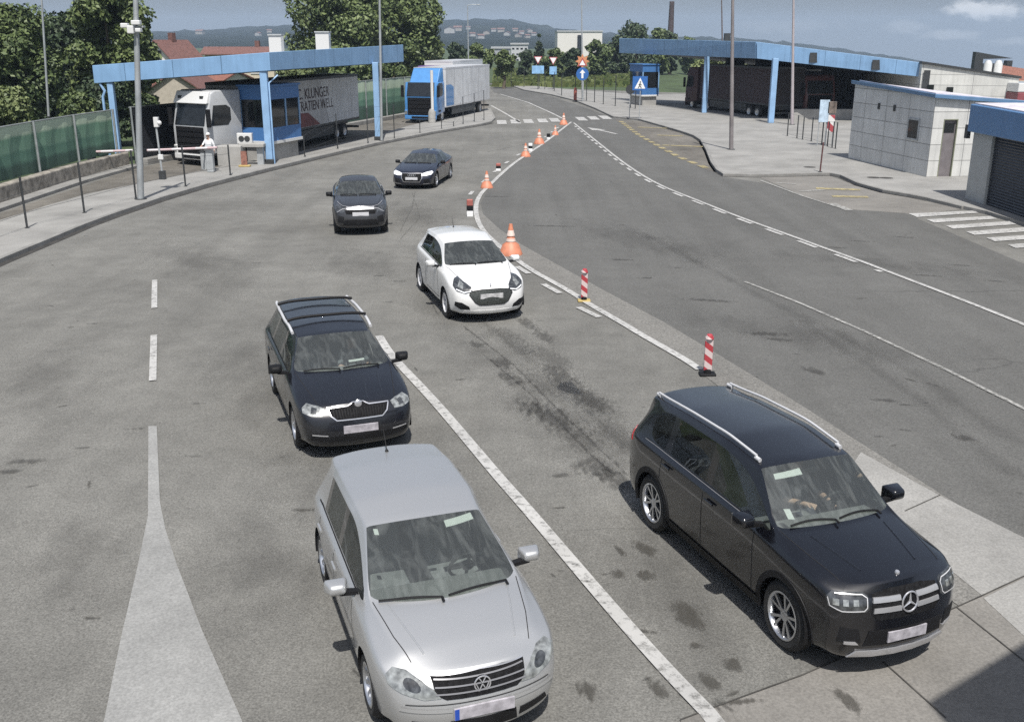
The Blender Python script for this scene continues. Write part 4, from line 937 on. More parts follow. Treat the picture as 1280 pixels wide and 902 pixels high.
# --- black off-road car, front right
c = dict(W=.917, F=2.30, R=-2.35, xa=1.414, xr=-1.414, zb=.24, zn=1.00, xn=2.13, zc=1.15, xc=1.22, xce=1.07, xf=.58, zf=1.595, yf=.625, H=1.675, xp=-.30, xb=-1.95, zrb=1.60, yb=.615,
         bf=1.09, br=1.12, xw=-2.16, zw=1.13, xd1=.86, xd2=-.20, xd3=-1.16, xq=-1.72, ra=.405, rw=.362, nb=.15, tw=.035, hyn=.70, paint=CPB, rearglass=PGL, cladding=BLACK, cs=.5, c4=.4, ny=.82, qlean=.10, rimk=.68, spokes=5, spw=.014, twa=.24,
         nose=[.10, .07, .03, .0, .0, .015, .03, .05], fl=.02, rk=.985)
T = build_car('suv', 'black off-road car with silver roof rails beside the concrete slabs, its driver holding the wheel', 'car', (2.97, 10.36), -69.5, c, (0.973, 0.90, 1.015))
gaps(T); mirrors(T, .86, 1.17, 1.05, sx=.10, sy=.13, sz=.085); wipers(T, 1)
GLB = T
for s in (1, -1):
    strip(T, 'roof_rail', [(.36, .575), (-.4, .595), (-1.2, .59), (-1.85, .565)], .032, SILVER, view='top', side=s, lift=.05, round_=True, n=30)
    strip(T, 'roof_rail_foot', [(.42, .57), (.34, .574)], .05, SILVER, view='top', side=s, lift=.02, round_=True, n=6); strip(T, 'roof_rail_foot', [(-1.80, .568), (-1.90, .562)], .05, SILVER, view='top', side=s, lift=.02, round_=True, n=6)
    h = patch(T, 'headlight', [(.50, .79), (.51, .905), (.57, .93), (.90, .93), (.95, .88), (.93, .80), (.80, .765), (.54, .77)], LAMPD, side=s, yaw=22, off=.008)
    strip(T, 'headlight_rim', [(.935, .88), (.915, .81), (.80, .778), (.56, .782), (.525, .81), (.525, .89), (.58, .915), (.87, .918)], .010, SILVER, view='front', side=s, yaw=22, off=.014, n=40, parent=h)
    for y in (.65, .76, .86): patch(T, 'headlight_lens', [(y-.03, .825), (y-.03, .875), (y+.03, .875), (y+.03, .825)], LAMP, side=s, yaw=22, off=.013, parent=h, cuts=1)
    patch(T, 'bumper_vent', [(.56, .46), (.60, .60), (.80, .62), (.82, .46)], BLACK, side=s, yaw=20, off=.006)
    patch(T, 'fog_trim', [(.58, .44), (.62, .475), (.74, .475), (.74, .445)], CHROME, side=s, yaw=18, off=.014)
patch(T, 'grille', [(-.44, .74), (-.41, .915), (-.2, .945), (.2, .945), (.41, .915), (.44, .74), (.36, .68), (-.36, .68)], GRILLE, off=.006, cuts=4)
for z in (.775, .865):
    for s in (1, -1): patch(T, 'grille_bar', [(.10, z-.021), (.10, z+.021), (.41, z+.021), (.42, z-.021)], BARM, side=s, off=.018, cuts=3)
badge(T, 'star', 0, .825, .098); badge(T, 'disc', 2.06, 0, .026, view='top')
patch(T, 'lower_grille', [(-.50, .42), (-.46, .58), (.46, .58), (.50, .42)], BLACK, off=.008, cuts=4)
patch(T, 'skid_plate', [(-.62, .295), (-.56, .365), (.56, .365), (.62, .295)], CHROME, off=.022, cuts=4)
plate(T, .50, w_=.50, band=False)
for s in (1, -1):
    strip(T, 'bonnet_crease', [(1.92, .36), (1.3, .50)], .03, CPB, view='top', side=s, lift=-.008, round_=True)
    strip(T, 'side_cladding', [(.98, .30), (-.98, .30)], .13, BLACK, side=s, off=.006); strip(T, 'belt_moulding', [(.80, 1.078), (-1.7, 1.108)], .008, GREYMET, side=s, off=.010)
    patch(T, 'tail_lamp', [(-2.02, .98), (-2.26, .98), (-2.26, 1.12), (-2.08, 1.12)], REDL, view='side', side=s, off=.008)
sticker(T, [(-.53, 1.475), (-.52, 1.515), (-.18, 1.545), (-.18, 1.50)]); patch(T, 'windscreen_sticker', [(-.60, 1.20), (-.60, 1.27), (-.53, 1.27), (-.53, 1.20)], STICK, off=-.004, th=0, cuts=1)

# --- silver hatchback, front centre
c = dict(W=.825, F=2.14, R=-1.88, xa=1.23, xr=-1.23, zb=.20, zn=.79, xn=1.97, zc=.98, xc=1.19, xce=.94, xf=.26, zf=1.375, yf=.555, H=1.465, xp=-.45, xb=-1.58, zrb=1.39, yb=.585,
         bf=.935, br=.975, xw=-1.76, zw=.985, xd1=.72, xd2=-.24, xd3=-1.02, xq=-1.36, ra=.345, rw=.305, nb=.19, tw=.03, hyn=.62, paint=CPS, quarter=False, spokes=9, twin=False, spw=.02, ny=.81)
T = build_car('hatchback', 'silver hatchback nearest the camera with a short aerial on its plain roof', 'car', (-0.95, 9.19), -70.3, c, (1.008, 1.035, 1.014))
gaps(T); mirrors(T, .66, .985, .93); wipers(T, 1); antenna(T, -1.38, 1.4)
for s in (1, -1):
    h = patch(T, 'headlight', [(.39, .60), (.45, .655), (.58, .715), (.74, .76), (.87, .765), (.92, .725), (.88, .675), (.74, .63), (.54, .59)], LAMP, side=s, yaw=25, off=.010)
    patch(T, 'headlight_lens', [(.66+.085*math.cos(t), .685+.036*math.sin(t)+.02*math.cos(t)) for t in np.linspace(0, 2*math.pi, 14, endpoint=False)], LAMPD, side=s, yaw=25, off=.014, parent=h, cuts=2)
    strip(T, 'side_moulding', [(.78, .52), (-.85, .52)], .045, CPS, side=s, off=.012)
    strip(T, 'bumper_strip', [(.28, .50), (.50, .50), (.72, .505)], .03, CPS, view='front', side=s, off=.012, yaw=15); patch(T, 'bumper_vent', [(.34, .30), (.34, .385), (.62, .40), (.66, .33)], BLACK, side=s, yaw=15, off=.006)
patch(T, 'grille', [(-.38, .625), (-.40, .745), (-.2, .765), (.2, .765), (.40, .745), (.38, .625), (.30, .585), (-.30, .585)], GRILLE, off=.008, cuts=4)
for z in (.63, .68, .73): strip(T, 'grille_bar', [(-.38, z), (0, z), (.38, z)], .014, GREYMET, view='front', off=.018, n=20)
strip(T, 'grille_edge', [(-.39, .752), (0, .772), (.39, .752)], .014, CHROME, view='front', off=.014, n=20)
badge(T, 'vw_mark', 0, .68, .068)
patch(T, 'lower_grille', [(-.30, .27), (-.28, .40), (.28, .40), (.30, .27)], BLACK, off=.008, cuts=3); plate(T, .475)
strip(T, 'bumper_crease', [(-.62, .545), (0, .555), (.62, .545)], .008, PORT, view='front', off=.006)
for s in (1, -1): strip(T, 'bonnet_crease', [(1.72, .40), (1.05, .56)], .018, CPS, view='top', side=s, lift=-.004, round_=True)
sticker(T, [(.17, 1.30), (.17, 1.335), (.46, 1.335), (.47, 1.30)]); sticker(T, [(-.50, 1.295), (-.50, 1.325), (-.46, 1.325), (-.46, 1.295)])

# --- dark estate behind it
c = dict(W=.907, F=2.235, R=-2.43, xa=1.343, xr=-1.343, zb=.20, zn=.80, xn=2.06, zc=1.0, xc=1.12, xce=.88, xf=.30, zf=1.375, yf=.585, H=1.455, xp=-.6, xb=-2.12, zrb=1.41, yb=.60,
         bf=.955, br=1.0, xw=-2.26, zw=1.0, xd1=.79, xd2=-.22, xd3=-1.16, xq=-1.86, ra=.365, rw=.318, nb=.11, tw=.03, hyn=.64, paint=CPN, spokes=5, ny=.82)
T = build_car('estate_car', 'dark estate car with roof rails and cross bars, close behind the silver hatchback', 'car', (-2.93, 15.6), -69.9, c, (0.962, 0.978, 1.047))
gaps(T); mirrors(T, .72, 1.0, 1.02, m=BLACK); wipers(T, 1); EST = T
for s in (1, -1):
    strip(T, 'roof_rail', [(.10, .60), (-.6, .625), (-1.3, .62), (-1.9, .60)], .05, SILVER, view='top', side=s, lift=.055, round_=True, n=30)
    h = patch(T, 'headlight', [(.60, .665), (.58, .75), (.70, .775), (.90, .79), (.95, .75), (.92, .70), (.76, .665)], LAMP, side=s, yaw=22, off=.008)
    patch(T, 'headlight_lens', [(.70, .69), (.70, .75), (.79, .76), (.79, .70)], LAMPD, side=s, yaw=22, off=.013, parent=h, cuts=1)
    strip(T, 'fog_strip', [(.50, .40), (.74, .42)], .02, CHROME, view='front', side=s, yaw=15, off=.012); patch(T, 'bumper_vent', [(.50, .30), (.50, .40), (.76, .42), (.78, .34)], BLACK, side=s, yaw=15, off=.006)
    for a in ((.16, .26), (.40, .48)): strip(T, 'bonnet_crease', [(1.98, a[0]), (1.20, a[1])], .02, CPN, view='top', side=s, lift=-.005, round_=True)
for x in (-.35, -1.55):
    h1, _ = project(T, (x, .61, 1.6), (0, 0, -1)); b = MB(); pts = [Vector((x, y, h1.z+.12-.04*(y/.66)**4)) for y in np.linspace(-.66, .66, 13)]; b.tube(pts, .024, 8); b.build('roof_cross_bar', BLACK, T['root'], smooth=50, local=True)
gpts = [(-.42, .66), (-.46, .755), (-.16, .765), (-.08, .80), (.08, .80), (.16, .765), (.46, .755), (.42, .66), (.34, .60), (-.34, .60)]
patch(T, 'grille', gpts, GRILLE, off=.006, cuts=4); strip(T, 'grille_surround', gpts+[gpts[0]], .017, CHROME, view='front', off=.014, n=60)
for k in range(-9, 10):
    if abs(k) > 0: strip(T, 'grille_slat', [(k*.041, .62), (k*.042, .735)], .007, BLACK, view='front', off=.010, n=4)
badge(T, 'disc', 0, .79, .055); plate(T, .47, band=False); patch(T, 'lower_grille', [(-.48, .30), (-.46, .385), (.46, .385), (.48, .30)], BLACK, off=.008)
sticker(T, [(.10, 1.07), (.10, 1.09), (.36, 1.09), (.36, 1.07)], nm='paper_on_dashboard')

# --- white three-door hatchback
c = dict(W=.87, F=2.09, R=-1.88, xa=1.27, xr=-1.27, zb=.19, zn=.80, xn=1.90, zc=1.01, xc=1.06, xce=.84, xf=.24, zf=1.37, yf=.56, H=1.46, xp=-.35, xb=-1.56, zrb=1.395, yb=.57,
         bf=.955, br=1.04, xw=-1.78, zw=1.04, xd1=.74, xd2=-.46, xd3=-1.16, xq=-1.30, ra=.350, rw=.308, nb=.15, tw=.035, hyn=.60, paint=CPW, three=True, quarter=False, pillars=(6, 8), spokes=5, rearglass=PGL, ny=.80, fd=-.02, dark_rim=True)
T = build_car('hatchback', 'white three door hatchback with a wide dark grille beside the tall orange cone', 'car', (-1.06, 23.06), -72.8, c, (1.035, 1.021, 1.084))
gaps(T, three=True); mirrors(T, .62, 1.0, .98); wipers(T, 1); antenna(T, -1.2, 1.4)
for s in (1, -1):
    h = patch(T, 'headlight', [(.46, .665), (.52, .74), (.68, .80), (.93, .885), (.99, .86), (.97, .76), (.84, .665), (.62, .62)], LAMPD, side=s, yaw=28, off=.008)
    patch(T, 'headlight_lens', [(.70, .70), (.72, .78), (.84, .84), (.84, .74)], LAMP, side=s, yaw=28, off=.013, parent=h, cuts=1); strip(T, 'daylight_strip', [(.50, .67), (.66, .645), (.86, .70)], .02, DRL, view='front', side=s, yaw=28, off=.012, parent=h)
    patch(T, 'fog_lamp', [(.50, .31), (.52, .37), (.68, .45), (.84, .46), (.86, .38), (.72, .31)], BLACK, side=s, yaw=20, off=.008)
gp = [(-.36, .45), (-.47, .60), (-.44, .665), (-.2, .69), (.2, .69), (.44, .665), (.47, .60), (.36, .45), (.26, .40), (-.26, .40)]
patch(T, 'grille', gp, mat('grille_grey', (.05, .055, .05), .35, .4, var=.5, scale=40), off=.008, cuts=4); strip(T, 'grille_surround', gp+[gp[0]], .016, PORT, view='front', off=.012, n=60)
patch(T, 'lower_lip', [(-.60, .235), (-.58, .29), (.58, .29), (.60, .235)], CPW, off=.015); plate(T, .565, w_=.5, h=.10, band=False, m=mat('pale_plate', (.42, .42, .42), .4, var=.3, scale=14)); badge(T, 'lion', 0, .765, .05)
for s in (1, -1): strip(T, 'bonnet_crease', [(1.75, .36), (1.1, .52)], .02, CPW, view='top', side=s, lift=-.005, round_=True)

# --- graphite crossover
c = dict(W=.90, F=2.17, R=-2.18, xa=1.335, xr=-1.335, zb=.24, zn=.90, xn=2.0, zc=1.08, xc=1.05, xce=.82, xf=.26, zf=1.43, yf=.59, H=1.525, xp=-.25, xb=-1.35, zrb=1.42, yb=.53,
         bf=1.02, br=1.10, xw=-2.0, zw=1.12, xd1=.76, xd2=-.24, xd3=-1.06, xq=-1.42, ra=.385, rw=.342, nb=.13, tw=.03, hyn=.62, paint=CPG, cladding=BLACK, spokes=5, ny=.82)
T = build_car('crossover_car', 'graphite crossover with a chrome band between its lamps, in the queue behind the white hatchback', 'car', (-5.1, 33.43), -80.5, c, (1.019, 0.971, 1.047))
gaps(T); mirrors(T, .64, 1.07, .99, m=BLACK); wipers(T, 1)
for s in (1, -1):
    strip(T, 'daylight_strip', [(.06, .875), (.42, .865), (.66, .885), (.96, .96)], .018, BARM, view='front', side=s, yaw=18, off=.012); strip(T, 'daylight_strip', [(.42, .835), (.62, .81), (.82, .71)], .018, BARM, view='front', side=s, yaw=18, off=.012)
    patch(T, 'headlight', [(.58, .70), (.56, .80), (.70, .87), (.96, .92), (.98, .80), (.84, .70)], LAMPD, side=s, yaw=22, off=.008); patch(T, 'bumper_vent', [(.56, .40), (.56, .58), (.76, .62), (.80, .42)], BLACK, side=s, yaw=18, off=.006)
patch(T, 'grille_band', [(-.44, .795), (-.44, .865), (.44, .865), (.44, .795)], BARM, off=.010); badge(T, 'chevrons', 0, .84, .075)
patch(T, 'grille', [(-.46, .66), (-.50, .77), (.50, .77), (.46, .66)], GRILLE, off=.008); plate(T, .665, band=False, m=mat('bright_plate', (.52, .52, .54), .4, var=.05))
patch(T, 'lower_grille', [(-.58, .33), (-.50, .50), (.50, .50), (.58, .33)], BLACK, off=.010)

# --- navy fastback saloon
c = dict(W=.92, F=2.27, R=-2.46, xa=1.412, xr=-1.412, zb=.17, zn=.73, xn=2.10, zc=.955, xc=1.08, xce=.84, xf=.22, zf=1.29, yf=.555, H=1.386, xp=-.35, xb=-1.05, zrb=1.33, yb=.52,
         bf=.90, br=.95, xw=-2.05, zw=1.0, xd1=.78, xd2=-.32, xd3=-1.15, xq=-1.42, ra=.375, rw=.332, nb=.13, tw=.03, hyn=.62, paint=CPNV, spokes=5, quarter=False, ny=.83)
T = build_car('saloon_car', 'navy fastback saloon with bright headlamps at the far end of the queue', 'car', (-3.83, 43.98), -98.1, c, (1.028, 0.986, 0.992))
gaps(T); mirrors(T, .68, .97, 1.0, m=BLACK); wipers(T, 1)
for s in (1, -1):
    patch(T, 'headlight', [(.50, .575), (.50, .655), (.68, .70), (.98, .74), (1.02, .69), (.90, .61), (.68, .575)], DRL, side=s, yaw=22, off=.008)
    patch(T, 'bumper_vent', [(.54, .27), (.52, .44), (.76, .47), (.80, .30)], BLACK, side=s, yaw=18, off=.006); strip(T, 'splitter_trim', [(.50, .24), (.78, .26)], .02, CHROME, view='front', side=s, yaw=15, off=.012)
gp = [(-.34, .32), (-.44, .48), (-.42, .66), (.42, .66), (.44, .48), (.34, .32)]
patch(T, 'grille', gp, GRILLE, off=.008, cuts=4); strip(T, 'grille_surround', gp+[gp[0]], .018, CHROME, view='front', off=.013, n=60); badge(T, 'rings', 0, .60, .05); plate(T, .455, band=False, m=mat('bright_plate', (.52, .52, .54), .4))

# ---------------------------------------------------------------- people in the black car
SKIN = mat('skin', (.43, .28, .21), .55, var=.08, scale=12); HAIR = mat('dark_hair', (.02, .014, .01), .7, var=.4, scale=30)
GREY_SHIRT = mat('grey_shirt', (.10, .11, .12), .85, var=.15, scale=6); WHITE_SHIRT = mat('pale_blue_shirt', (.55, .62, .70), .85, var=.1, scale=6); TROUS = mat('dark_trousers', (.03, .034, .05), .9, var=.2, scale=6); EYE = mat('eye', (.02, .015, .012), .2)
def seated(label, parent_world, lx, ly, lz, shirt, hands, look=0.0, group=None):
    """seated adult; hands: two local wrist positions; local frame is the car's (x forward, y left)"""
    M = parent_world @ Matrix.Translation((lx, ly, lz))
    root = thing('person', label, 'person', M.translation, parent_world.to_euler().z, group)
    J = {'pelvis': ((0, 0, .10), .125), 'spine': ((-.05, 0, .28), .115), 'chest': ((-.09, 0, .44), .13), 'neck': ((-.09, 0, .58), .055), 'jaw': ((-.055, 0, .66), .066), 'head': ((-.06, 0, .75), .088), 'crown': ((-.07, 0, .82), .06)}
    E_ = [('pelvis', 'spine'), ('spine', 'chest'), ('chest', 'neck'), ('neck', 'jaw'), ('jaw', 'head'), ('head', 'crown')]
    for s, nm in ((1, 'l'), (-1, 'r')):
        wv = Vector(hands[0 if s > 0 else 1]); sh = Vector((-.09, s*.185, .50)); mid = (sh+wv)/2+Vector((-.03, s*.07, -.10))
        J[nm+'sh'] = (tuple(sh), .062); J[nm+'el'] = (tuple(mid), .045); J[nm+'wr'] = (tuple(wv), .028)
        d = (wv-mid).normalized(); up = Vector((0, 0, 1)); sd_ = d.cross(up).normalized()*(1)
        pm = wv+d*.055; J[nm+'pm'] = (tuple(pm), .030); E_ += [('chest', nm+'sh'), (nm+'sh', nm+'el'), (nm+'el', nm+'wr'), (nm+'wr', nm+'pm')]
        for k, (o, ln) in enumerate(((-.030, .055), (-.010, .068), (.010, .064), (.029, .050))):
            a = pm+sd_*o+d*.035; b_ = a+d*ln*.5-up*.02; e = b_+d*ln*.25-up*.035
            for q, p_ in (('a', a), ('b', b_), ('c', e)): J[f'{nm}f{k}{q}'] = (tuple(p_), .0095)
            E_ += [(nm+'pm', f'{nm}f{k}a'), (f'{nm}f{k}a', f'{nm}f{k}b'), (f'{nm}f{k}b', f'{nm}f{k}c')]
        ta = wv+d*.03-sd_*s*.035; tb = ta+d*.045-up*.015-sd_*s*.01
        J[nm+'ta'] = (tuple(ta), .011); J[nm+'tb'] = (tuple(tb), .009); E_ += [(nm+'wr', nm+'ta'), (nm+'ta', nm+'tb')]
        J[nm+'hp'] = ((.02, s*.10, .09), .10); J[nm+'kn'] = ((.44, s*.14, .16), .07); J[nm+'an'] = ((.62, s*.13, -.20), .05); J[nm+'ft'] = ((.76, s*.14, -.24), .042)
        E_ += [('pelvis', nm+'hp'), (nm+'hp', nm+'kn'), (nm+'kn', nm+'an'), (nm+'an', nm+'ft')]
    ks = list(J); me = bpy.data.meshes.new('body'); me.from_pydata([J[k][0] for k in ks], [(ks.index(a), ks.index(b_)) for a, b_ in E_], [])
    o = bpy.data.objects.new('tmp', me); C.objects.link(o); o.modifiers.new('k', 'SKIN'); sd2 = o.modifiers.new('s', 'SUBSURF'); sd2.levels = 2
    for i, k in enumerate(ks):
        r = J[k][1]; sv = me.skin_vertices[0].data[i]; sv.radius = (r*(1.0), r*(1.25 if k in ('pelvis', 'spine', 'chest') else 1.0)); sv.use_root = (k == 'pelvis')
    m2 = bpy.data.meshes.new_from_object(o.evaluated_get(bpy.context.evaluated_depsgraph_get())); bpy.data.objects.remove(o)
    for m in (shirt, SKIN, TROUS): m2.materials.append(m)
    seg = [(Vector(J[a][0]), Vector(J[b_][0]), a, b_) for a, b_ in E_]
    for p in m2.polygons:
        best, bd = None, 9
        for a, b_, n1, n2 in seg:
            t = max(0, min(1, (p.center-a).dot(b_-a)/max((b_-a).length_squared, 1e-9))); d = (p.center-(a+(b_-a)*t)).length
            if d < bd: bd, best = d, (n1, n2)
        n1, n2 = best; skin = n1 in ('neck', 'jaw', 'head') or n1[1:] in ('wr', 'pm', 'ta') or n1[1:2] == 'f' or n2[1:] == 'wr'
        p.material_index = 1 if skin else 2 if n2[1:] in ('hp', 'kn', 'an', 'ft') else 0
    m2.shade_smooth(); bo = bpy.data.objects.new('body', m2); C.objects.link(bo); bo.parent = root
    h = MB(); h.ball((-.075, 0, .765), (.102, .088, .098), 16); h.v = [(x, y, max(z, .745+max(0, (x+.03))*.9)) for x, y, z in h.v]; h.build('hair', HAIR, root, smooth=60, local=True)
    f = MB(); f.ball((.038, 0, .735), (.018, .013, .024), 8); f.build('nose', SKIN, bo, smooth=60, local=True)
    for s in (1, -1):
        f = MB(); f.ball((.025, s*.032, .765), (.008, .012, .008), 8); f.build('eye', EYE, bo, smooth=60, local=True); f = MB(); f.ball((-.06, s*.088, .735), (.022, .010, .032), 8); f.build('ear', SKIN, bo, smooth=60, local=True)
    f = MB(); f.ball((.022, 0, .685), (.008, .026, .006), 8); f.build('mouth', mat('lips', (.30, .11, .09), .5), bo, smooth=60, local=True)
    return root
cw = wm(GLB['root'])
seated('driver of the black off-road car, dark grey shirt, both hands on the wheel', cw, -.02, .36, .56, GREY_SHIRT, ((.39, .15, .40), (.42, -.16, .42)))
seated('passenger in a pale shirt sitting in the rear of the black off-road car', cw, -.90, -.40, .56, WHITE_SHIRT, ((.22, .12, .22), (.28, -.14, .22)))

def standing(label, p, face, shirt, trous, hand):
    root = thing('person', label, 'person', p, face)
    J = {'pelvis': ((0, 0, .95), .13), 'spine': ((.0, 0, 1.10), .12), 'chest': ((-.01, 0, 1.30), .135), 'neck': ((.0, 0, 1.46), .055), 'jaw': ((.03, 0, 1.54), .066), 'head': ((.02, 0, 1.63), .088), 'crown': ((.01, 0, 1.70), .06)}
    E_ = [('pelvis', 'spine'), ('spine', 'chest'), ('chest', 'neck'), ('neck', 'jaw'), ('jaw', 'head'), ('head', 'crown')]
    for s, nm in ((1, 'l'), (-1, 'r')):
        sh = Vector((-.01, s*.19, 1.39)); wv = Vector(hand) if s < 0 else Vector((.06, .30, .86)); mid = (sh+wv)/2+Vector((-.06, s*.05, -.03)); d = (wv-mid).normalized(); up = Vector((0, 0, 1)) if abs(d.z) < .8 else Vector((1, 0, 0)); sd_ = d.cross(up).normalized(); pm = wv+d*.055
        for k, v, r in (('sh', sh, .066), ('el', mid, .046), ('wr', wv, .029), ('pm', pm, .031)): J[nm+k] = (tuple(v), r)
        E_ += [('chest', nm+'sh'), (nm+'sh', nm+'el'), (nm+'el', nm+'wr'), (nm+'wr', nm+'pm')]
        for k, (o, ln) in enumerate(((-.030, .055), (-.010, .068), (.010, .064), (.029, .050))):
            a = pm+sd_*o+d*.035; b_ = a+d*ln*.5; e = b_+d*ln*.35-up*.02
            for q, p_ in (('a', a), ('b', b_), ('c', e)): J[f'{nm}f{k}{q}'] = (tuple(p_), .0095)
            E_ += [(nm+'pm', f'{nm}f{k}a'), (f'{nm}f{k}a', f'{nm}f{k}b'), (f'{nm}f{k}b', f'{nm}f{k}c')]
        ta = wv+d*.03+sd_*.035; tb = ta+d*.045+sd_*.012; J[nm+'ta'] = (tuple(ta), .011); J[nm+'tb'] = (tuple(tb), .009); E_ += [(nm+'wr', nm+'ta'), (nm+'ta', nm+'tb')]
        J[nm+'hp'] = ((0, s*.10, .90), .105); J[nm+'kn'] = ((.02, s*.12, .50), .068); J[nm+'an'] = ((-.02, s*.13, .09), .045); J[nm+'ft'] = ((.13, s*.15, .045), .04); E_ += [('pelvis', nm+'hp'), (nm+'hp', nm+'kn'), (nm+'kn', nm+'an'), (nm+'an', nm+'ft')]
    ks = list(J); me = bpy.data.meshes.new('body'); me.from_pydata([J[k][0] for k in ks], [(ks.index(a), ks.index(b_)) for a, b_ in E_], [])
    o = bpy.data.objects.new('tmp', me); C.objects.link(o); o.modifiers.new('k', 'SKIN'); s2 = o.modifiers.new('s', 'SUBSURF'); s2.levels = 2
    for i, k in enumerate(ks): r = J[k][1]; sv = me.skin_vertices[0].data[i]; sv.radius = (r, r*(1.25 if k in ('pelvis', 'spine', 'chest') else 1)); sv.use_root = (k == 'pelvis')
    m2 = bpy.data.meshes.new_from_object(o.evaluated_get(bpy.context.evaluated_depsgraph_get())); bpy.data.objects.remove(o)
    for m in (shirt, SKIN, trous, BLACK): m2.materials.append(m)
    for f in m2.polygons:
        z = f.center; far = math.hypot(z.x, z.y); best = min(((z-Vector(J[k][0])).length-J[k][1]*.5, k) for k in ks)[1]
        f.material_index = 1 if best in ('neck', 'jaw', 'head', 'crown') or best[1:] in ('wr', 'pm', 'ta', 'tb') or best[1:2] == 'f' and len(best) == 4 else 3 if best[1:] == 'ft' else 2 if z.z < .97 and abs(z.y) < .27 else 0
    m2.shade_smooth(); bo = bpy.data.objects.new('body', m2); C.objects.link(bo); bo.parent = root
    h = MB(); h.ball((.0, 0, 1.655), (.105, .092, .09), 16); h.v = [(x, y, max(z, 1.64)) for x, y, z in h.v]; h.lathe([(.0, .0), (.115, .0), (.115, .012)], (.03, 0, 1.645), 16); h.build('cap', WHITE_CAP, root, smooth=60, local=True)
    f = MB(); f.ball((.118, 0, 1.60), (.02, .013, .024), 8); f.build('nose', SKIN, bo, smooth=60, local=True)
    for s in (1, -1): f = MB(); f.ball((.102, s*.032, 1.625), (.008, .012, .008), 8); f.build('eye', EYE, bo, smooth=60, local=True); f = MB(); f.ball((.02, s*.088, 1.605), (.022, .010, .032), 8); f.build('ear', SKIN, bo, smooth=60, local=True)
    f = MB(); f.ball((.092, 0, 1.553), (.008, .026, .006), 8); f.build('mouth', mat('lips', (.30, .11, .09), .5), bo, smooth=60, local=True)
WHITE_CAP = mat('white_cap', (.66, .66, .64), .8); PALE_SHIRT = mat('white_shirt', (.68, .69, .70), .85, var=.08, scale=6); GREY_TROUS = mat('grey_trousers', (.05, .055, .065), .9, var=.2, scale=6)
g = G(264, 213.5, .13); standing('person in a white shirt and cap standing beside the front of the white lorry', tuple(g), R(-115), PALE_SHIRT, GREY_TROUS, (.30, -.20, 1.12))

cw2 = wm(EST['root']); seated('driver of the dark estate car in a dark grey top behind the steering wheel', cw2, -.10, .36, .42, GREY_SHIRT, ((.40, .15, .38), (.42, -.16, .38)))

# ---------------------------------------------------------------- border station, left side
BLUEP = mat('light_blue_panel', (.20, .345, .54), .45, var=.10, scale=.8)
BLUEF = panels('blue_cladding_front', (.20, .345, .54), 2.4, 9, seam=(.10, .18, .29), axis='xz', size=.02, rough=.45, var=.03); BLUES_ = panels('blue_cladding_side', (.20, .345, .54), 2.4, 9, seam=(.10, .18, .29), axis='yz', size=.02, rough=.45, var=.03)
BLUEC = mat('pale_blue_steel', (.24, .39, .59), .45, var=.12, scale=1.5)
BLUED = mat('strong_blue_panel', (.055, .155, .36), .4, var=.06)
WHITEP = mat('white_paint', (.72, .72, .70), .5, var=.08)
GREYP = mat('grey_steel', (.40, .42, .43), .5, .3, var=.15)
DARKS = mat('dark_steel', (.045, .048, .05), .5, .2, var=.2)
UNDER = mat('grey_soffit', (.16, .18, .20), .7, var=.1)
ROOFG = mat('roof_sheet', (.36, .37, .38), .6, var=.15)
DGL = mat('dark_window', (.012, .014, .016), .06, var=.4, spec=.6)
PAD = concrete('rough_concrete', .34, sc=2)
STONE = mat('stone_wall_blocks', (.24, .22, .19), .9, var=.5, scale=3.5, bump=.8, bscale=5)
REDW = stripes('red_white_bands', (.34, .09, .07), (.55, .50, .45), 3.0, 45, 'xz')

def canopy(name, label, A, B, Cc, thk, cols, soffit=.12):
    """flat roof: A-B is the fascia towards the camera, B-C the fascia along the road; each point carries its own top height"""
    A, B, Cc = Vector(A), Vector(B), Vector(Cc); D = A+Cc-B; root = thing(name, label, 'canopy', (B.x, B.y, 0))
    dn = Vector((0, 0, -1)); P = [A, B, Cc, D]; T_ = [thk[0], thk[1], thk[2], thk[2]]
    ctr = (A+B+Cc+D)/4
    def ins(p, k): q = p+(ctr-p).normalized()*k; return q
    b = MB(); b.hull8([ins(p, .14)+dn*(t-soffit) for p, t in zip(P, T_)], [ins(p, .14)+dn*.12 for p in P]); b.build('roof', [UNDER], root)
    for i in range(4):
        p, q = P[i], P[(i+1) % 4]; t1, t2 = T_[i], T_[(i+1) % 4]; k = .13
        pi, qi = ins(p, k), ins(q, k); b = MB()
        b.hull8([p+dn*t1, q+dn*t2, qi+dn*t2, pi+dn*t1], [p, q, qi, pi]); b.build('fascia', BLUEF if i % 2 == 0 else BLUES_, root, bevel=.02)
    for (bx, by, zt, sz) in cols:
        b = MB(); b.box(bx-sz, bx+sz, by-sz, by+sz, .35, zt); c_ = b.build('column', BLUEC, root, bevel=.02)
        b = MB(); b.box(bx-sz-.05, bx+sz+.05, by-sz-.05, by+sz+.05, .0, .36); b.build('column_base', DARKS, c_, bevel=.02)
    return root
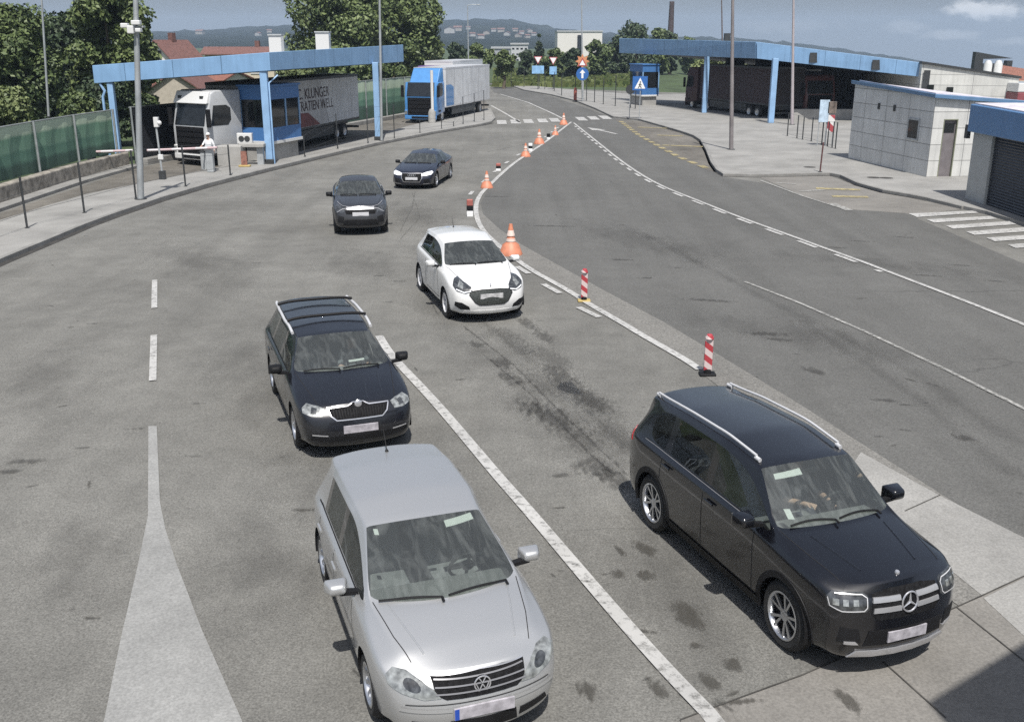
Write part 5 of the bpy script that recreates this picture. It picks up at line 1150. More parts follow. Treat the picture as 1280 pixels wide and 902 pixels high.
# truck canopy over the inbound lane
c1, c2, c3 = G(150, 206), G(338, 208), G(473, 178)
A = V(115, 82, 50.4); B = V(337, 65.5, 49.6); Cc = V(504, 56, 67.5)
t_ = (A.z-V(115, 104.5, 50.4).z, B.z-V(337, 88.5, 49.6).z, Cc.z-V(504, 77.5, 67.5).z)
cl = canopy('truck_canopy', 'light blue flat roofed canopy on three columns over the white lorry', A, B, Cc, t_, [(c1.x, c1.y, V(150, 103, c1.y).z, .14), (c2.x, c2.y, V(338, 88, c2.y).z, .17), (c3.x, c3.y, V(473, 78, c3.y).z, .17)])
b = MB(); b.tube([(c1.x-.42, c1.y-.05, .3), (c1.x-.42, c1.y-.05, 3.3), (c1.x-.30, c1.y-.05, 3.55), (c1.x-.5, c1.y-.05, 3.9)], .07, 8); b.build('drain_pipe', BLUEC, cl, smooth=50)
b = MB(); b.tube([(c2.x+.22, c2.y-.02, .1), (c2.x+.22, c2.y-.02, 3.95), (c2.x+.6, c2.y+.3, 4.3)], .045, 8); b.build('drain_pipe', BLUEC, cl, smooth=50)
for (x0, x1, yt, yb_, Y) in ((337, 354, 43, 66, 56), (395, 413, 39.5, 63, 62)):
    a, d = V(x0, yt, Y), V(x1, yb_, Y); b = MB(); b.box(a.x, d.x, Y-.35, Y+.35, d.z-.8, a.z-.08); o = b.build('roof_vent', WHITEP, cl, bevel=.02)
    b = MB(); b.box(a.x-.04, d.x+.04, Y-.4, Y+.4, a.z-.08, a.z); b.build('vent_cap', GREYP, o, bevel=.01)
# raised blue booth under it
def booth(name, label, p, rz, sx, sy, z0, z1, wz0, wz1):
    root = thing(name, label, 'booth', (p[0], p[1], .004), R(rz)); b = MB()
    # local: x along the front (right positive), y into depth
    for (x0, x1, y0, y1, nm) in ((-sx, 0, 0, .08, 'wall'), (-.08, 0, .08, sy, 'wall'), (-sx, -sx+.08, .08, sy, 'wall'), (-sx+.08, -.08, sy-.08, sy, 'wall')):
        for (a, c_) in ((z0, wz0), (wz1, z1)):
            pass
        b = MB(); b.box(x0, x1, y0, y1, z0+.1, wz0); b.build(nm, BLUED, root, local=True); b = MB(); b.box(x0, x1, y0, y1, wz1, z1); b.build('upper_wall', BLUED, root, local=True)
        g = MB()
        if x1-x0 > y1-y0: g.box(x0+.1, x1-.1, y0+.03, y1-.03, wz0, wz1)
        else: g.box(x0+.03, x1-.03, y0+.02, y1-.02, wz0, wz1)
        g.build('window', DGL, root, local=True)
    b = MB()
    for x in (-sx, -.1): b.box(x, x+.1, -.012, .1, wz0, wz1)
    for y in (sy*.5, sy-.1): b.box(-.1, .012, y, y+.1, wz0, wz1)
    b.build('window_frame', BLUEP, root, local=True)
    b = MB(); b.box(-sx-.08, .08, -.08, sy+.08, z1, z1+.1); b.build('roof', BLUED, root, local=True, bevel=.02)
    b = MB(); b.box(-sx-.05, .05, -.05, sy+.05, z0-.05, z0+.1); b.build('sill', WHITEP, root, local=True, bevel=.01)
    b = MB(); b.box(-sx+.15, -.15, .15, sy-.15, 0, z0-.05); b.build('plinth', PAD, root, local=True)
    return root
booth('control_booth', 'raised blue booth with dark windows beside the grey trailer', (-11.95, 50.9), -17, 1.72, 3.0, 1.0, 3.72, 1.75, 3.1)
# island objects: concrete block, counter, cabinet, chevron post
g = G(287, 211); b = MB(); b.box(g.x-.55, g.x+.62, g.y, g.y+.9, .1, 1.08); tag(b.build('concrete_block', PAD, bevel=.04, origin=(g.x, g.y, .1)), 'pale concrete block between the lorry cab and the blue column', 'block')
g = G(316, 210); r_ = thing('counter', 'pale counter slab on one leg standing before the blue booth', 'counter', (g.x, g.y, .13)); b = MB(); b.box(g.x-.65, g.x+.6, g.y, g.y+.6, .98, 1.14); b.build('counter_top', PAD, r_, bevel=.02); b = MB(); b.box(g.x+.2, g.x+.5, g.y+.2, g.y+.5, .13, .98); b.build('leg', GREYP, r_)
g2 = G(312, 211); r_ = thing('marker_post', 'short rusty orange post on a yellow foot under the counter', 'marker post', (g2.x-.15, g2.y-.25, .13)); b = MB(); b.box(g2.x-.3, g2.x-.02, g2.y-.3, g2.y-.22, .2, .86); b.build('panel', mat('rust_red', (.24, .11, .08), .7, var=.4, scale=6), r_); b = MB(); b.box(g2.x-.42, g2.x+.12, g2.y-.42, g2.y-.10, .131, .21); b.build('foot', mat('yellow_plastic', (.40, .30, .11), .6), r_, bevel=.02)
a = V(297, 166, 50.4); d = V(317, 180, 50.4); r_ = thing('ticket_machine', 'pale box with two round dials on the concrete block before the blue booth', 'machine', ((a.x+d.x)/2, 50.4, d.z)); b = MB(); b.box(a.x, d.x, 50.15, 50.45, d.z, a.z); b.build('case', WHITEP, r_, bevel=.03)
b = MB(); b.box(a.x, d.x, 50.15, 50.6, 1.08, d.z-.002); b.build('stand', GREYP, r_)
for k in (.3, .68):
    x = a.x+(d.x-a.x)*k; b = MB(); b.lathe([(0, 0), (.13, 0), (.15, .03)], (x, 50.13, (a.z+d.z)/2), 14, 'y'); b.build('dial', DARKS, r_)
# barrier gates
def gate(name, label, p0, p1, Y0, lump):
    """arm from p0 (pixel of the pivot) to p1"""
    a = V(*p0, Y0); e = V(*p1, Y0+.2); root = thing(name, label, 'barrier', (a.x, a.y, .13), 0, 'barrier gates at the truck lane')
    b = MB(); b.box(a.x-.16, a.x+.16, a.y-.12, a.y+.2, .13, a.z+.12); cbn = b.build('cabinet', lump, root, bevel=.04)
    if lump is DARKS: b = MB(); b.ball((a.x+.03, a.y, a.z+.20), (.17, .16, .14), 12); b.build('lamp', WHITEP, cbn, smooth=60)
    b = MB(); d = (e-a).normalized(); b.tube([a-d*.45+Vector((0, -.2, 0)), e+Vector((0, -.2, 0))], .055, 8); b.build('arm', stripes('arm_bands', (.50, .38, .39), (.60, .56, .57), .9, 90, 'xz'), root)
    return root
gate('barrier_gate', 'barrier arm reaching from the green screen fence to the tall camera pole', (113, 189.5), (168, 187.5), 47.5, DARKS)
gate('barrier_gate', 'barrier arm lowered across the front of the white lorry cab', (261, 184.5), (186, 187.5), 46.5, GREYP)
g = G(259, 215); r_ = thing('gate_machine', 'waist high grey service post in front of the person at the lorry', 'machine', (g.x, g.y, .13)); b = MB(); b.box(g.x-.16, g.x+.16, g.y-.35, g.y-.05, .13, .95); b.build('post', GREYP, r_, bevel=.03); b = MB(); b.box(g.x-.19, g.x+.19, g.y-.38, g.y-.02, .95, 1.0); b.build('lid', DARKS, r_, bevel=.01)
# signal post beside the camera pole
g = G(204, 228); r_ = thing('signal_post', 'slim pole with a small white lamp box before the lorry cab', 'signal post', (g.x, g.y, .13)); tz = V(202, 150, g.y).z; b = MB(); b.tube([(g.x, g.y, .13), (g.x-.06, g.y, tz)], .045, 8); b.build('pole', GREYP, r_); b = MB(); b.box(g.x-.12, g.x+.08, g.y-.1, g.y+.1, tz-.3, tz+.12); b.build('lamp_box', WHITEP, r_, bevel=.02); b = MB(); b.ball((g.x+.12, g.y-.05, tz-.12), .10, 10); b.build('lamp', WHITEP, r_, smooth=60); b = MB(); b.box(g.x-.12, g.x+.12, g.y-.12, g.y+.12, .13, .5); b.build('base', DARKS, r_); b = MB(); b.box(g.x-.1, g.x+.12, g.y-.06, g.y+.06, .98, 1.2); b.build('sensor', WHITEP, r_, bevel=.02)

# ---------------------------------------------------------------- lorries
def lorry(name, label, p, head, L_, cabm, boxm, cabturn=0, cab_l=2.25, gap=.6, hb=3.95, artic=True, H=3.65, deflect=None, visor=None, rear_sections=None, group='lorries at the crossing'):
    root = thing(name, label, 'lorry', (p[0], p[1], .004), R(head), group)
    cabroot = bpy.data.objects.new('cab_frame', None)
    Mc = Matrix.Translation((-cab_l, 0, 0)) @ Matrix.Rotation(R(cabturn), 4, 'Z') @ Matrix.Translation((cab_l, 0, 0))
    bpy.data.objects.remove(cabroot)
    def put(b): b.v = [tuple(Mc @ Vector(v)) for v in b.v]; return b
    w_ = 1.25
    b = MB(); prof = [(-cab_l, .75), (-.05, .55), (0.0, 1.15), (0.0, 1.85), (-.28, 3.0), (-.42, H-.12), (-.7, H), (-cab_l, H)]
    n = len(prof); vs = [(x, y, z) for y in (-w_, w_) for x, z in prof]; b.add(vs, [tuple(range(n)), tuple(range(2*n-1, n-1, -1))]+[(i, n+i, n+(i+1) % n, (i+1) % n) for i in range(n)])
    cb = put(b).build('cab', cabm, root, bevel=.07, smooth=40, local=True, seg=3)
    b = MB(); b.hull8([(.012, -1.08, 1.95), (.012, 1.08, 1.95), (-.05, 1.08, 1.95), (-.05, -1.08, 1.95)], [(-.255, -1.05, 2.95), (-.255, 1.05, 2.95), (-.34, 1.05, 2.95), (-.34, -1.05, 2.95)]); put(b).build('windscreen', DGL, cb, bevel=.02, local=True)
    for s in (1, -1):
        b = MB(); b.add([(-.30, s*1.262, 1.95), (-1.35, s*1.262, 1.95), (-1.55, s*1.262, 2.2), (-1.55, s*1.262, 2.75), (-1.3, s*1.262, 2.9), (-.5, s*1.262, 2.9)], [(0, 1, 2, 3, 4, 5)]); put(b).build('side_window', DGL, cb, local=True)
        b = MB(); b.box(-.12, .06, s*1.32, s*1.50, 1.9, 2.75); put(b).build('mirror', BLACK, cb, bevel=.03, local=True)
        b = MB(); b.box(-.02, .085, s*1.13-.09, s*1.13+.09, .66, .92); put(b).build('headlight', LAMP, cb, bevel=.02, local=True)
        for k in range(2): b = MB(); b.box(-1.0, -.45, s*1.20-.08, s*1.20+.08, .50+.32*k, .62+.32*k); put(b).build('step', BLACK, cb, local=True)
    b = MB()
    b.box(-.02, .02, -1.02, 1.02, .62, 1.88)
    for z in (.80, 1.10, 1.40, 1.66): b.box(.02, .045, -.96, .96, z, z+.16)
    put(b).build('grille', GRILLE, cb, local=True, bevel=.01)
    b = MB(); b.box(-.06, .07, -1.25, 1.25, .30, .58); b.box(-.06, .065, -1.25, -1.02, .58, .98); b.box(-.06, .065, 1.02, 1.25, .58, .98); put(b).build('bumper', visor or cabm, cb, bevel=.04, local=True)
    b = MB(); b.box(-.03, .078, -.7, .7, .36, .52); put(b).build('bumper_grille', GRILLE, cb, local=True)
    if visor:
        b = MB(); b.hull8([(-.10, -1.22, 2.98), (-.10, 1.22, 2.98), (-.5, 1.22, 2.98), (-.5, -1.22, 2.98)], [(-.36, -1.18, H-.05), (-.36, 1.18, H-.05), (-.7, 1.18, H-.05), (-.7, -1.18, H-.05)]); put(b).build('roof_visor', visor, cb, bevel=.04, local=True)
        for s in (1, -1): b = MB(); b.box(-.26, -.20, s*.8-.12, s*.8+.12, 3.18, 3.34); put(b).build('roof_lamp', DARKS, cb, local=True)
    if deflect:
        b = MB(); b.hull8([(-.75, -1.1, H-.05), (-.75, 1.1, H-.05), (-cab_l, 1.2, H-.05), (-cab_l, -1.2, H-.05)], [(-1.6, -1.05, hb-.02), (-1.6, 1.05, hb-.02), (-cab_l, 1.15, hb), (-cab_l, -1.15, hb)]); put(b).build('wind_deflector', deflect, cb, bevel=.05, local=True)
    bx0 = -cab_l-gap
    b = MB(); b.box(-L_, bx0, -1.27, 1.27, 1.12, hb); bd = b.build('trailer_box', boxm, root, bevel=.03, local=True)
    b = MB(); b.box(-L_-.01, bx0+.01, -1.275, 1.275, hb-.12, hb+.02); b.box(-L_-.01, bx0+.01, -1.275, 1.275, 1.05, 1.18); b.build('trailer_rail', SILVER if not rear_sections else DARKS, bd, local=True)
    b = MB(); b.box(-L_+.1, -cab_l+.6, -.5, .5, .75, 1.05); b.build('chassis', DARKS, root, local=True)
    b = MB(); b.box(-L_+4.4, bx0-1.6, 1.16, 1.22, .45, 1.0); b.box(-L_+4.4, bx0-1.6, -1.22, -1.16, .45, 1.0); b.build('side_guard', DARKS, root, local=True)
    b = MB(); b.box(-L_-.02, -L_+.04, -1.2, 1.2, .48, .62); b.build('rear_bumper', DARKS, root, local=True)
    t = MB(); t.lathe([(0, .08), (.20, .10), (.28, .13), (.29, .15), (.47, .15), (.50, .11), (.50, -.11), (.47, -.15), (0, -.15)], (0, 0, 0), 24, 'y'); W0 = t.build('wheel', TYRE, root, smooth=40, local=True)
    t = MB(); t.lathe([(0, .09), (.10, .12), (.18, .11), (.27, .142), (.285, .152)], (0, 0, 0), 20, 'y'); t.build('rim', ALLOY, W0, smooth=40, local=True)
    ax = [-1.35]+([-4.4] if artic else [])+([-L_+2.6, -L_+3.9] if artic else [-L_+2.8]); first = True
    for x in ax:
        for s in (1, -1):
            k = W0 if first else copy_tree(W0, root); first = False; loc_ = Vector((x, s*1.08, .50))
            if x == -1.35: loc_ = Mc @ loc_
            k.location = loc_; k.rotation_euler = (0, 0, 0 if s > 0 else math.pi)
    return root, bd, bx0
CURT = panels('grey_curtain', (.46, .46, .465), .62, 9, seam=(.32, .32, .325), size=.018, rough=.6, var=.04); CURTL = panels('light_grey_curtain', (.60, .61, .62), .62, 9, seam=(.45, .45, .46), size=.018, rough=.6, var=.04)
pf = Vector((-13.75, 49.5)); pr = Vector((-10.0, 67.2)); dv = (pf-pr); hd = math.degrees(math.atan2(dv.y, dv.x)); Ln = dv.length
lt = Vector((-dv.y, dv.x)).normalized()       # the lorry's own left, which faces the road
cen = pf-lt*1.25
S1, bd, bx0 = lorry('lorry', 'white fronted articulated lorry with a lettered grey trailer under the left canopy', cen, hd, Ln, mat('grey_cab', (.42, .43, .44), .35, var=.06, coat=.6), CURT, cabturn=-22, hb=3.85, H=3.6, visor=WHITEP, rear_sections=True)
b = MB(); b.add([(-Ln+.05, 1.283, 1.2), (-Ln+5.2, 1.283, 1.2), (-Ln+6.3, 1.283, 3.70), (-Ln+.05, 1.283, 3.70)], [(0, 1, 2, 3)]); b.build('light_panel', CURTL, bd, local=True)
b = MB(); b.add([(bx0-.2, 1.283, 1.2), (-Ln+6.6, 1.283, 1.2), (-Ln+8.3, 1.283, 1.95), (bx0-.2, 1.283, 2.2)], [(0, 1, 2, 3)]); b.build('red_panel', mat('dull_red_print', (.16, .06, .06), .7, var=.3, scale=1.5), bd, local=True)
INK = mat('dark_lettering', (.05, .03, .035), .7)
Mt = lambda x, z: Matrix.Translation((x, 1.284, z)) @ Matrix(((-1, 0, 0, 0), (0, 0, 1, 0), (0, 1, 0, 0), (0, 0, 0, 1)))
text_mesh('lettering', 'AERLMC. KLUNGER', .82, INK, bd, Mt(-Ln+8.6, 2.98)); text_mesh('lettering', 'ESTATTRATIEN WELL', .78, INK, bd, Mt(-Ln+8.2, 2.30))
pf = G(546, 155).xy; pr = G(612, 139.5).xy; dv = pf-pr; lt = Vector((-dv.y, dv.x)).normalized(); cen = pf-lt*1.25
BCAB = mat('bright_blue_cab', (.06, .21, .47), .35, var=.08, coat=.8)
_, bd2, bx2 = lorry('lorry', 'bright blue box lorry waiting behind the canopy, with a plain white body', cen, math.degrees(math.atan2(dv.y, dv.x)), dv.length, BCAB, panels('white_box_body', (.62, .63, .64), 2.2, 9, seam=(.25, .25, .26), size=.03, rough=.4, var=.05), cab_l=2.0, gap=.25, hb=3.95, artic=False, H=2.95, deflect=BCAB)
b = MB(); b.add([(bx2, 1.281, 1.15), (bx2-1.9, 1.281, 1.15), (bx2-1.9, 1.281, 2.5), (bx2-1.2, 1.281, 2.7), (bx2, 1.281, 2.7)], [(0, 1, 2, 3, 4)]); b.build('blue_panel', BCAB, bd2, local=True)
lorry('lorry', 'purple and white lorry mostly hidden behind the blue box lorry', Vector((-6.9, 87)), math.degrees(math.atan2(dv.y, dv.x)), 11.5, mat('purple_cab', (.10, .05, .16), .4), WHITEP, cab_l=2.1, gap=.3, hb=4.25, artic=False, H=3.9)

# ---------------------------------------------------------------- screen fence, stone wall, posts on the left
m, t, bs = nodes('green_screen'); n = t.nodes.new; l = t.links.new
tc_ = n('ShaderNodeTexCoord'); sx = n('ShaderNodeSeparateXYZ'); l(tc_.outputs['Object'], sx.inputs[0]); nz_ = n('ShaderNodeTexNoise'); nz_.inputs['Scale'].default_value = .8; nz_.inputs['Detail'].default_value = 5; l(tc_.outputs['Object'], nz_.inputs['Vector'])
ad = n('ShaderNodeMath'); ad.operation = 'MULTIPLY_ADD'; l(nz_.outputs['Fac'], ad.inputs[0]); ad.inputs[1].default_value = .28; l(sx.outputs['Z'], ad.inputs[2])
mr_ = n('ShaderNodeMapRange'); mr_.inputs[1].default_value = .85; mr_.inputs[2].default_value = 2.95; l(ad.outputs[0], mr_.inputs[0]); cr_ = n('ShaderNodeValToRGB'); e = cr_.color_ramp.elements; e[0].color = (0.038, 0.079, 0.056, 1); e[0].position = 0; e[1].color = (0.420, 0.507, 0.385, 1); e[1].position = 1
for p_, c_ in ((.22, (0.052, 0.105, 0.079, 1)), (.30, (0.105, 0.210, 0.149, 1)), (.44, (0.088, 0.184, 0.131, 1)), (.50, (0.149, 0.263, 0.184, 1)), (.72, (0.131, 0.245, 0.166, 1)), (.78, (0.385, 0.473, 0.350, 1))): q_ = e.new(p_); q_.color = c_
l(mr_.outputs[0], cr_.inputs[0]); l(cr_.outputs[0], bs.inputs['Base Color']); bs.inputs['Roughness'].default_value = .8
SCREEN = m; POSTM = mat('dull_grey_post', (.22, .24, .24), .6, var=.2)
def screen_fence(name, label, pts, z0, z1, step, post_r=.05, front=Vector((1, -.3)), m=None):
    pts = [Vector(p) for p in pts]; root = thing(name, label, 'fence', (pts[0].x, pts[0].y, 0), 0)
    q = resample(pts, step)
    for i in range(len(q)-1):
        a, b_ = q[i], q[i+1]
        if (b_-a).length < .3: continue
        mbb = MB(); d = (b_-a).normalized(); nn = Vector((d.y, -d.x)); k = 8; vs = []
        for j in range(k+1):
            p = a+(b_-a)*j/k; o_ = .03*math.sin(j*1.7+i)
            for zz_ in (z0, (z0+z1)/2, z1): vs.append((p.x+nn.x*o_*(1 if zz_ != z1 else .2), p.y+nn.y*o_, zz_+(.03*math.sin(j*math.pi/k) if zz_ == z1 else 0)))
        f = [(3*j+r, 3*(j+1)+r, 3*(j+1)+r+1, 3*j+r+1) for j in range(k) for r in (0, 1)]
        mbb.add(vs, f); mbb.add([(v[0]-nn.x*.012, v[1]-nn.y*.012, v[2]) for v in vs], f); mbb.build('screen_panel', m or SCREEN, root)
    for p in q:
        d = front.normalized()*.09; mbb = MB(); mbb.tube([(p.x+d.x, p.y+d.y, 0), (p.x+d.x, p.y+d.y, z1+.06)], post_r, 6); mbb.build('post', POSTM, root)
    mbb = MB(); mbb.tube([(p.x, p.y, z1+.02) for p in q], .03, 6); mbb.build('top_rail', POSTM, root)
    return root
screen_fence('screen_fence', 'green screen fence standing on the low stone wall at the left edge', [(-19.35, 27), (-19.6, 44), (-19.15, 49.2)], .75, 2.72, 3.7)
DK = mat('dark_boarding', (.016, .018, .022), .8, var=.3, scale=1.5)  # canopy shade put into the colour of this stretch of the long fence
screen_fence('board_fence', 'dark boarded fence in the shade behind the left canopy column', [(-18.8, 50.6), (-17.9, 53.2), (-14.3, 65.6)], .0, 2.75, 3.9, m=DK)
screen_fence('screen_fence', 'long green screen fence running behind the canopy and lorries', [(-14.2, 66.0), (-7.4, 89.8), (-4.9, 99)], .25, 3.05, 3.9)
b = MB(); b.prism([(-19.5, 26), (-18.95, 26), (-19.1, 44), (-18.7, 49.6), (-18.95, 50.2), (-19.5, 44)], 0, .72); tag(b.build('stone_wall', STONE, bevel=.05, origin=(-19.2, 26, 0)), 'low rough stone wall under the green screen fence', 'wall')
b = MB(); b.prism([(-18.95, 26), (-18.35, 26), (-18.5, 44), (-18.1, 49.8), (-18.7, 49.6), (-19.1, 44)], 0, .14); struct(b.build('kerb_strip', KERB, bevel=.02))
b = MB(); b.prism([(-18.6, 50.5), (-18.1, 50.4), (-6.8, 89.8), (-7.2, 90)], 0, .3); struct(b.build('kerb_strip', KERB, bevel=.02))
def wire_fence(name, label, posts, r, m, cat='fence', wires=(.3, .7, 1.0), parent_group=None):
    """posts: (base px, top px y, base z)"""
    P = []
    for (bx, by, ty, z0) in posts:
        g = G(bx, by, z0); P.append((g, V(bx, ty, g.y).z))
    root = thing(name, label, cat, (P[0][0].x, P[0][0].y, P[0][0].z), 0, parent_group)
    for g, zt in P: b = MB(); b.tube([(g.x, g.y, g.z), (g.x, g.y, zt)], r, 6); b.lathe([(0, .02), (r*2.2, .015), (r*2.2, 0)], tuple(g), 10); b.build('post', m, root)
    b = MB()
    for k in wires: b.tube([(g.x, g.y, g.z+(zt-g.z)*k) for g, zt in P], .006, 4)
    b.build('wire', m, root); return root
wire_fence('wire_fence', 'row of thin dark posts and wires along the left pavement', [(-60, 318, 252, .13), (34, 285, 221, .13), (105.5, 266, 203, .13), (170, 248, 188, .13), (232, 233, 182, .13), (288, 219, 181, .13)], .035, DARKS)
wire_fence('wire_fence', 'thin post fence along the kerb between the canopy and the blue lorry', [(381, 196, 170, .13), (422, 186, 142, .13), (460, 179, 135, .13), (493, 173, 131, .13), (525, 166, 150, .13), (552, 161, 148, .13), (567, 158, 152, .13), (579, 155, 121, .13), (593, 152, 117, .13), (605, 150, 113, .13)], .03, DARKS)
wire_fence('wire_fence', 'tall post fence between the road bend and the grass', [(622, 108, 84, .0), (639, 109, 85, .0), (655, 110.5, 87, .0), (674, 112, 88, .0), (681, 113, 88, .0), (693, 115, 90, .0), (702, 119.5, 92, .13), (719, 122, 93, .13), (733, 126, 95, .13), (743, 128, 96, .13), (754, 130.5, 98, .13), (769, 132.5, 94, .13), (788, 135, 103, .13), (794, 136, 104, .13)], .045, DARKS)

# ---------------------------------------------------------------- poles
def pole(name, label, base, top, r0, r1, m=None, over=1.0, group='lighting columns', z0=.0, lamp=None, Y=None):
    g = G(*base, z0) if Y is None else V(base[0], base[1], Y); tp = V(*top, g.y); d = tp-g; tp = g+d*over
    root = thing(name, label, 'pole', tuple(g), 0, group); b = MB(); b.tube([g, g+(tp-g)*.3, tp], [r0, (r0*.7+r1*.3), r1], 10); b.build('shaft', m or GREYP, root, smooth=50)
    b = MB(); b.lathe([(0, .03), (r0*1.8, .03), (r0*1.8, 0)], tuple(g), 12); b.build('base_plate', DARKS, root)
    if lamp:
        b = MB(); b.tube([tp, tp+Vector((lamp*.5, -.1, .12)), tp+Vector((lamp, -.2, .1))], .04, 6); b.build('arm', GREYP, root); b = MB(); q = tp+Vector((lamp*1.25, -.25, .08)); b.ball(q, (.32, .16, .08), 12); b.build('lamp_head', GREYP, root, smooth=60)
    return root
GALV = mat('galvanised_steel', (.36, .38, .39), .5, .35, var=.18, scale=2); BRN = mat('brown_pole', (.13, .11, .11), .55, var=.2)
p1 = pole('camera_pole', 'tall thick grey pole on the left pavement, cameras fixed to it', (176, 249), (169.5, 0), .125, .085, GALV, 1.15, None, .13)
g = G(176, 249, .13); q = V(168, 33, g.y)
for (dx, dz, sx_, sz_) in ((.16, .12, .16, .08), (-.26, .02, .13, .08), (-.05, -.12, .12, .14), (.22, -.14, .10, .07)):
    b = MB(); b.box(q.x+dx-sx_, q.x+dx+sx_, q.y-.35, q.y-.1, q.z+dz-sz_, q.z+dz+sz_); b.build('camera_box', WHITEP, p1, bevel=.03)
b = MB(); b.box(q.x-.3, q.x+.35, q.y-.12, q.y+.12, q.z-.05, q.z+.02); b.build('bracket', GREYP, p1)
pole('lamp_post', 'thin grey pole standing among the trees at far left', (61, 146), (52, 0), .07, .05, GALV, 1.1, Y=58)
pole('lamp_post', 'slim grey pole rising behind the right end of the truck canopy', (477, 176), (474.5, 0), .09, .06, GALV, 1.15, z0=.13)
pole('lamp_post', 'slender lamp pole far off behind the blue lorry', (586, 106), (584.5, 7), .11, .06, GALV, 1.0, lamp=1.2)
pole('lamp_post', 'slim lamp pole behind the keep right sign', (728, 124), (727, 0), .10, .06, GALV, 1.1, z0=.13)
pole('lamp_post', 'thin pole rising behind the right canopy roof', (903, 60), (902, 0), .10, .07, BRN, 1.2, Y=135)
pole('lamp_post', 'thick brown footed lamp pole alone on the wide right pavement', (914, 187), (916, 0), .12, .075, mat('brown_pole2', (.22, .20, .20), .5, .2, var=.3, scale=1.0), 1.15, z0=.13)
pole('lamp_post', 'pale pinkish pole before the dark hall beside the right canopy', (990, 156), (992, 0), .12, .07, mat('pinkish_pole', (.40, .36, .37), .5, .2, var=.1), 1.15, z0=.13)
g = G(541, 156); r_ = thing('camera_post', 'short white post with a grey pedestal in front of the blue lorry', 'post', (g.x, g.y, .13)); zt = V(541, 88, g.y).z; b = MB(); b.tube([(g.x, g.y, .13), (g.x, g.y, zt)], .11, 8); b.build('shaft', WHITEP, r_); b = MB(); b.lathe([(.0, 1.15), (.16, 1.12), (.26, .9), (.28, .13)], (g.x-.05, g.y-.02, 0), 12); b.build('pedestal', PAD, r_, smooth=50)

# ---------------------------------------------------------------- right side: canopy, hall, booths, garage
col1, col2 = G(880, 143), G(963, 156)
E0 = V(774, 48, 106); K0 = V(946, 52.5, 78); R0 = V(1152, 78.5, 75)
root = thing('outbound_canopy', 'long light blue canopy roof over the dark lorry on the right', 'canopy', (K0.x, K0.y, 0))
def slab(name, tops, bots, m, thick, parent, bevel=.02):
    a, b_ = tops; a2, b2 = bots; d = (b_-a); nn = Vector((-d.y, d.x, 0)).normalized()*thick; b = MB(); b.hull8([a2, b2, b2+nn, a2+nn], [a, b_, b_+nn, a+nn]); return b.build(name, m, parent, bevel=bevel)
E1, K1, R1 = V(774, 66.5, 106), V(946, 73.5, 78), V(1152, 96.5, 75)
s1 = slab('fascia', (K0, R0), (K1, R1), BLUEF, .15, root)
d = (K0-E0).normalized(); s2 = slab('fascia', (E0, K0-d*.16), (E1, K1-d*.16), BLUES_, -.15 if False else .15, root)
back = Vector((6.5, 14, -1.3)); b = MB(); nI = Vector((.25, .35, 0))
b.hull8([E1+nI+Vector((0, 0, .25)), K1+nI+Vector((0, 0, .25)), R1+nI+Vector((-.3, 0, .25)), R1+back+Vector((0, 0, .25))], [E0+nI-Vector((0, 0, .1)), K0+nI-Vector((0, 0, .1)), R0+nI-Vector((.3, 0, .1)), R0+back-Vector((0, 0, .1))]); b.build('roof', UNDER, root)
for q, tx in ((col1, 72.5), (col2, 75)):
    zt = V(880 if q is col1 else 963, tx-2, q.y).z; b = MB(); b.box(q.x-.2, q.x+.2, q.y-.2, q.y+.2, .13, zt); b.build('column', BLUEC, root, bevel=.02)
for (x, y) in ((1017, 72), (1095, 81)):
    a = V(x-4.5, y-6, 77); e = V(x+4.5, y+6.5, 77); t0 = (x-946)/(1152-946); yy = K0.y+(R0.y-K0.y)*t0-.03; a = V(x-4.5, y-6, yy); e = V(x+4.5, y+6.5, yy); b = MB(); b.box(a.x, e.x, yy-.06, yy+.0, e.z, a.z); b.build('louvre', DARKS, root)
q = V(909, 44, 95); b = MB(); b.box(q.x-.25, q.x+.25, q.y-.25, q.y+.25, q.z-.9, q.z+.15); b.build('roof_vent', DARKS, root)
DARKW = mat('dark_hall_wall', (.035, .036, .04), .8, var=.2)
# hall behind the canopy and its white cladding
WPAN = panels('white_cladding', (.56, .56, .53), 3.2, .72, axis='xz'); WPANY = panels('white_cladding_side', (.58, .585, .575), 2.1, .70, axis='yz'); WPANX = panels('white_cladding_front', (.56, .56, .54), 1.6, .70, axis='xz')
hr_ = thing('customs_hall', 'white clad hall wall at right joined to the blue canopy', 'building', (R0.x, 74.5, 0))
a0, a1 = V(1153, 79.5, 74.6), V(1274, 98.5, 72.5); bz = -.1
b = MB(); b.hull8([(a0.x, a0.y, bz), (a1.x, a1.y, bz), (a1.x, a1.y+12, bz), (a0.x, a0.y+12, bz)], [a0, a1, a1+Vector((0, 12, 0)), a0+Vector((0, 12, 0))]); b.build('wall', WPAN, hr_)
b = MB(); c0, c1_ = a0+Vector((-.1, -.12, .0)), a1+Vector((.1, -.12, .0)); u_ = Vector((0, 0, .16)); b.hull8([c0, c1_, c1_+Vector((0, .5, 0)), c0+Vector((0, .5, 0))], [c0+u_, c1_+u_, c1_+u_+Vector((0, .5, 0)), c0+u_+Vector((0, .5, 0))]); b.build('coping', DARKS, hr_)
for (x0, x1, y0, y1) in ((1160, 1172, 106, 118), (1184, 1197, 109, 120)):
    a = V(x0, y0, 74.2); e = V(x1, y1, 74.2); yy = 74.6-2.1*((x0+x1)/2-1153)/121; b = MB(); a = V(x0, y0, yy-.06); e = V(x1, y1, yy-.06); b.box(a.x, e.x, yy-.09, yy+.02, e.z, a.z); b.build('window', DGL, hr_)
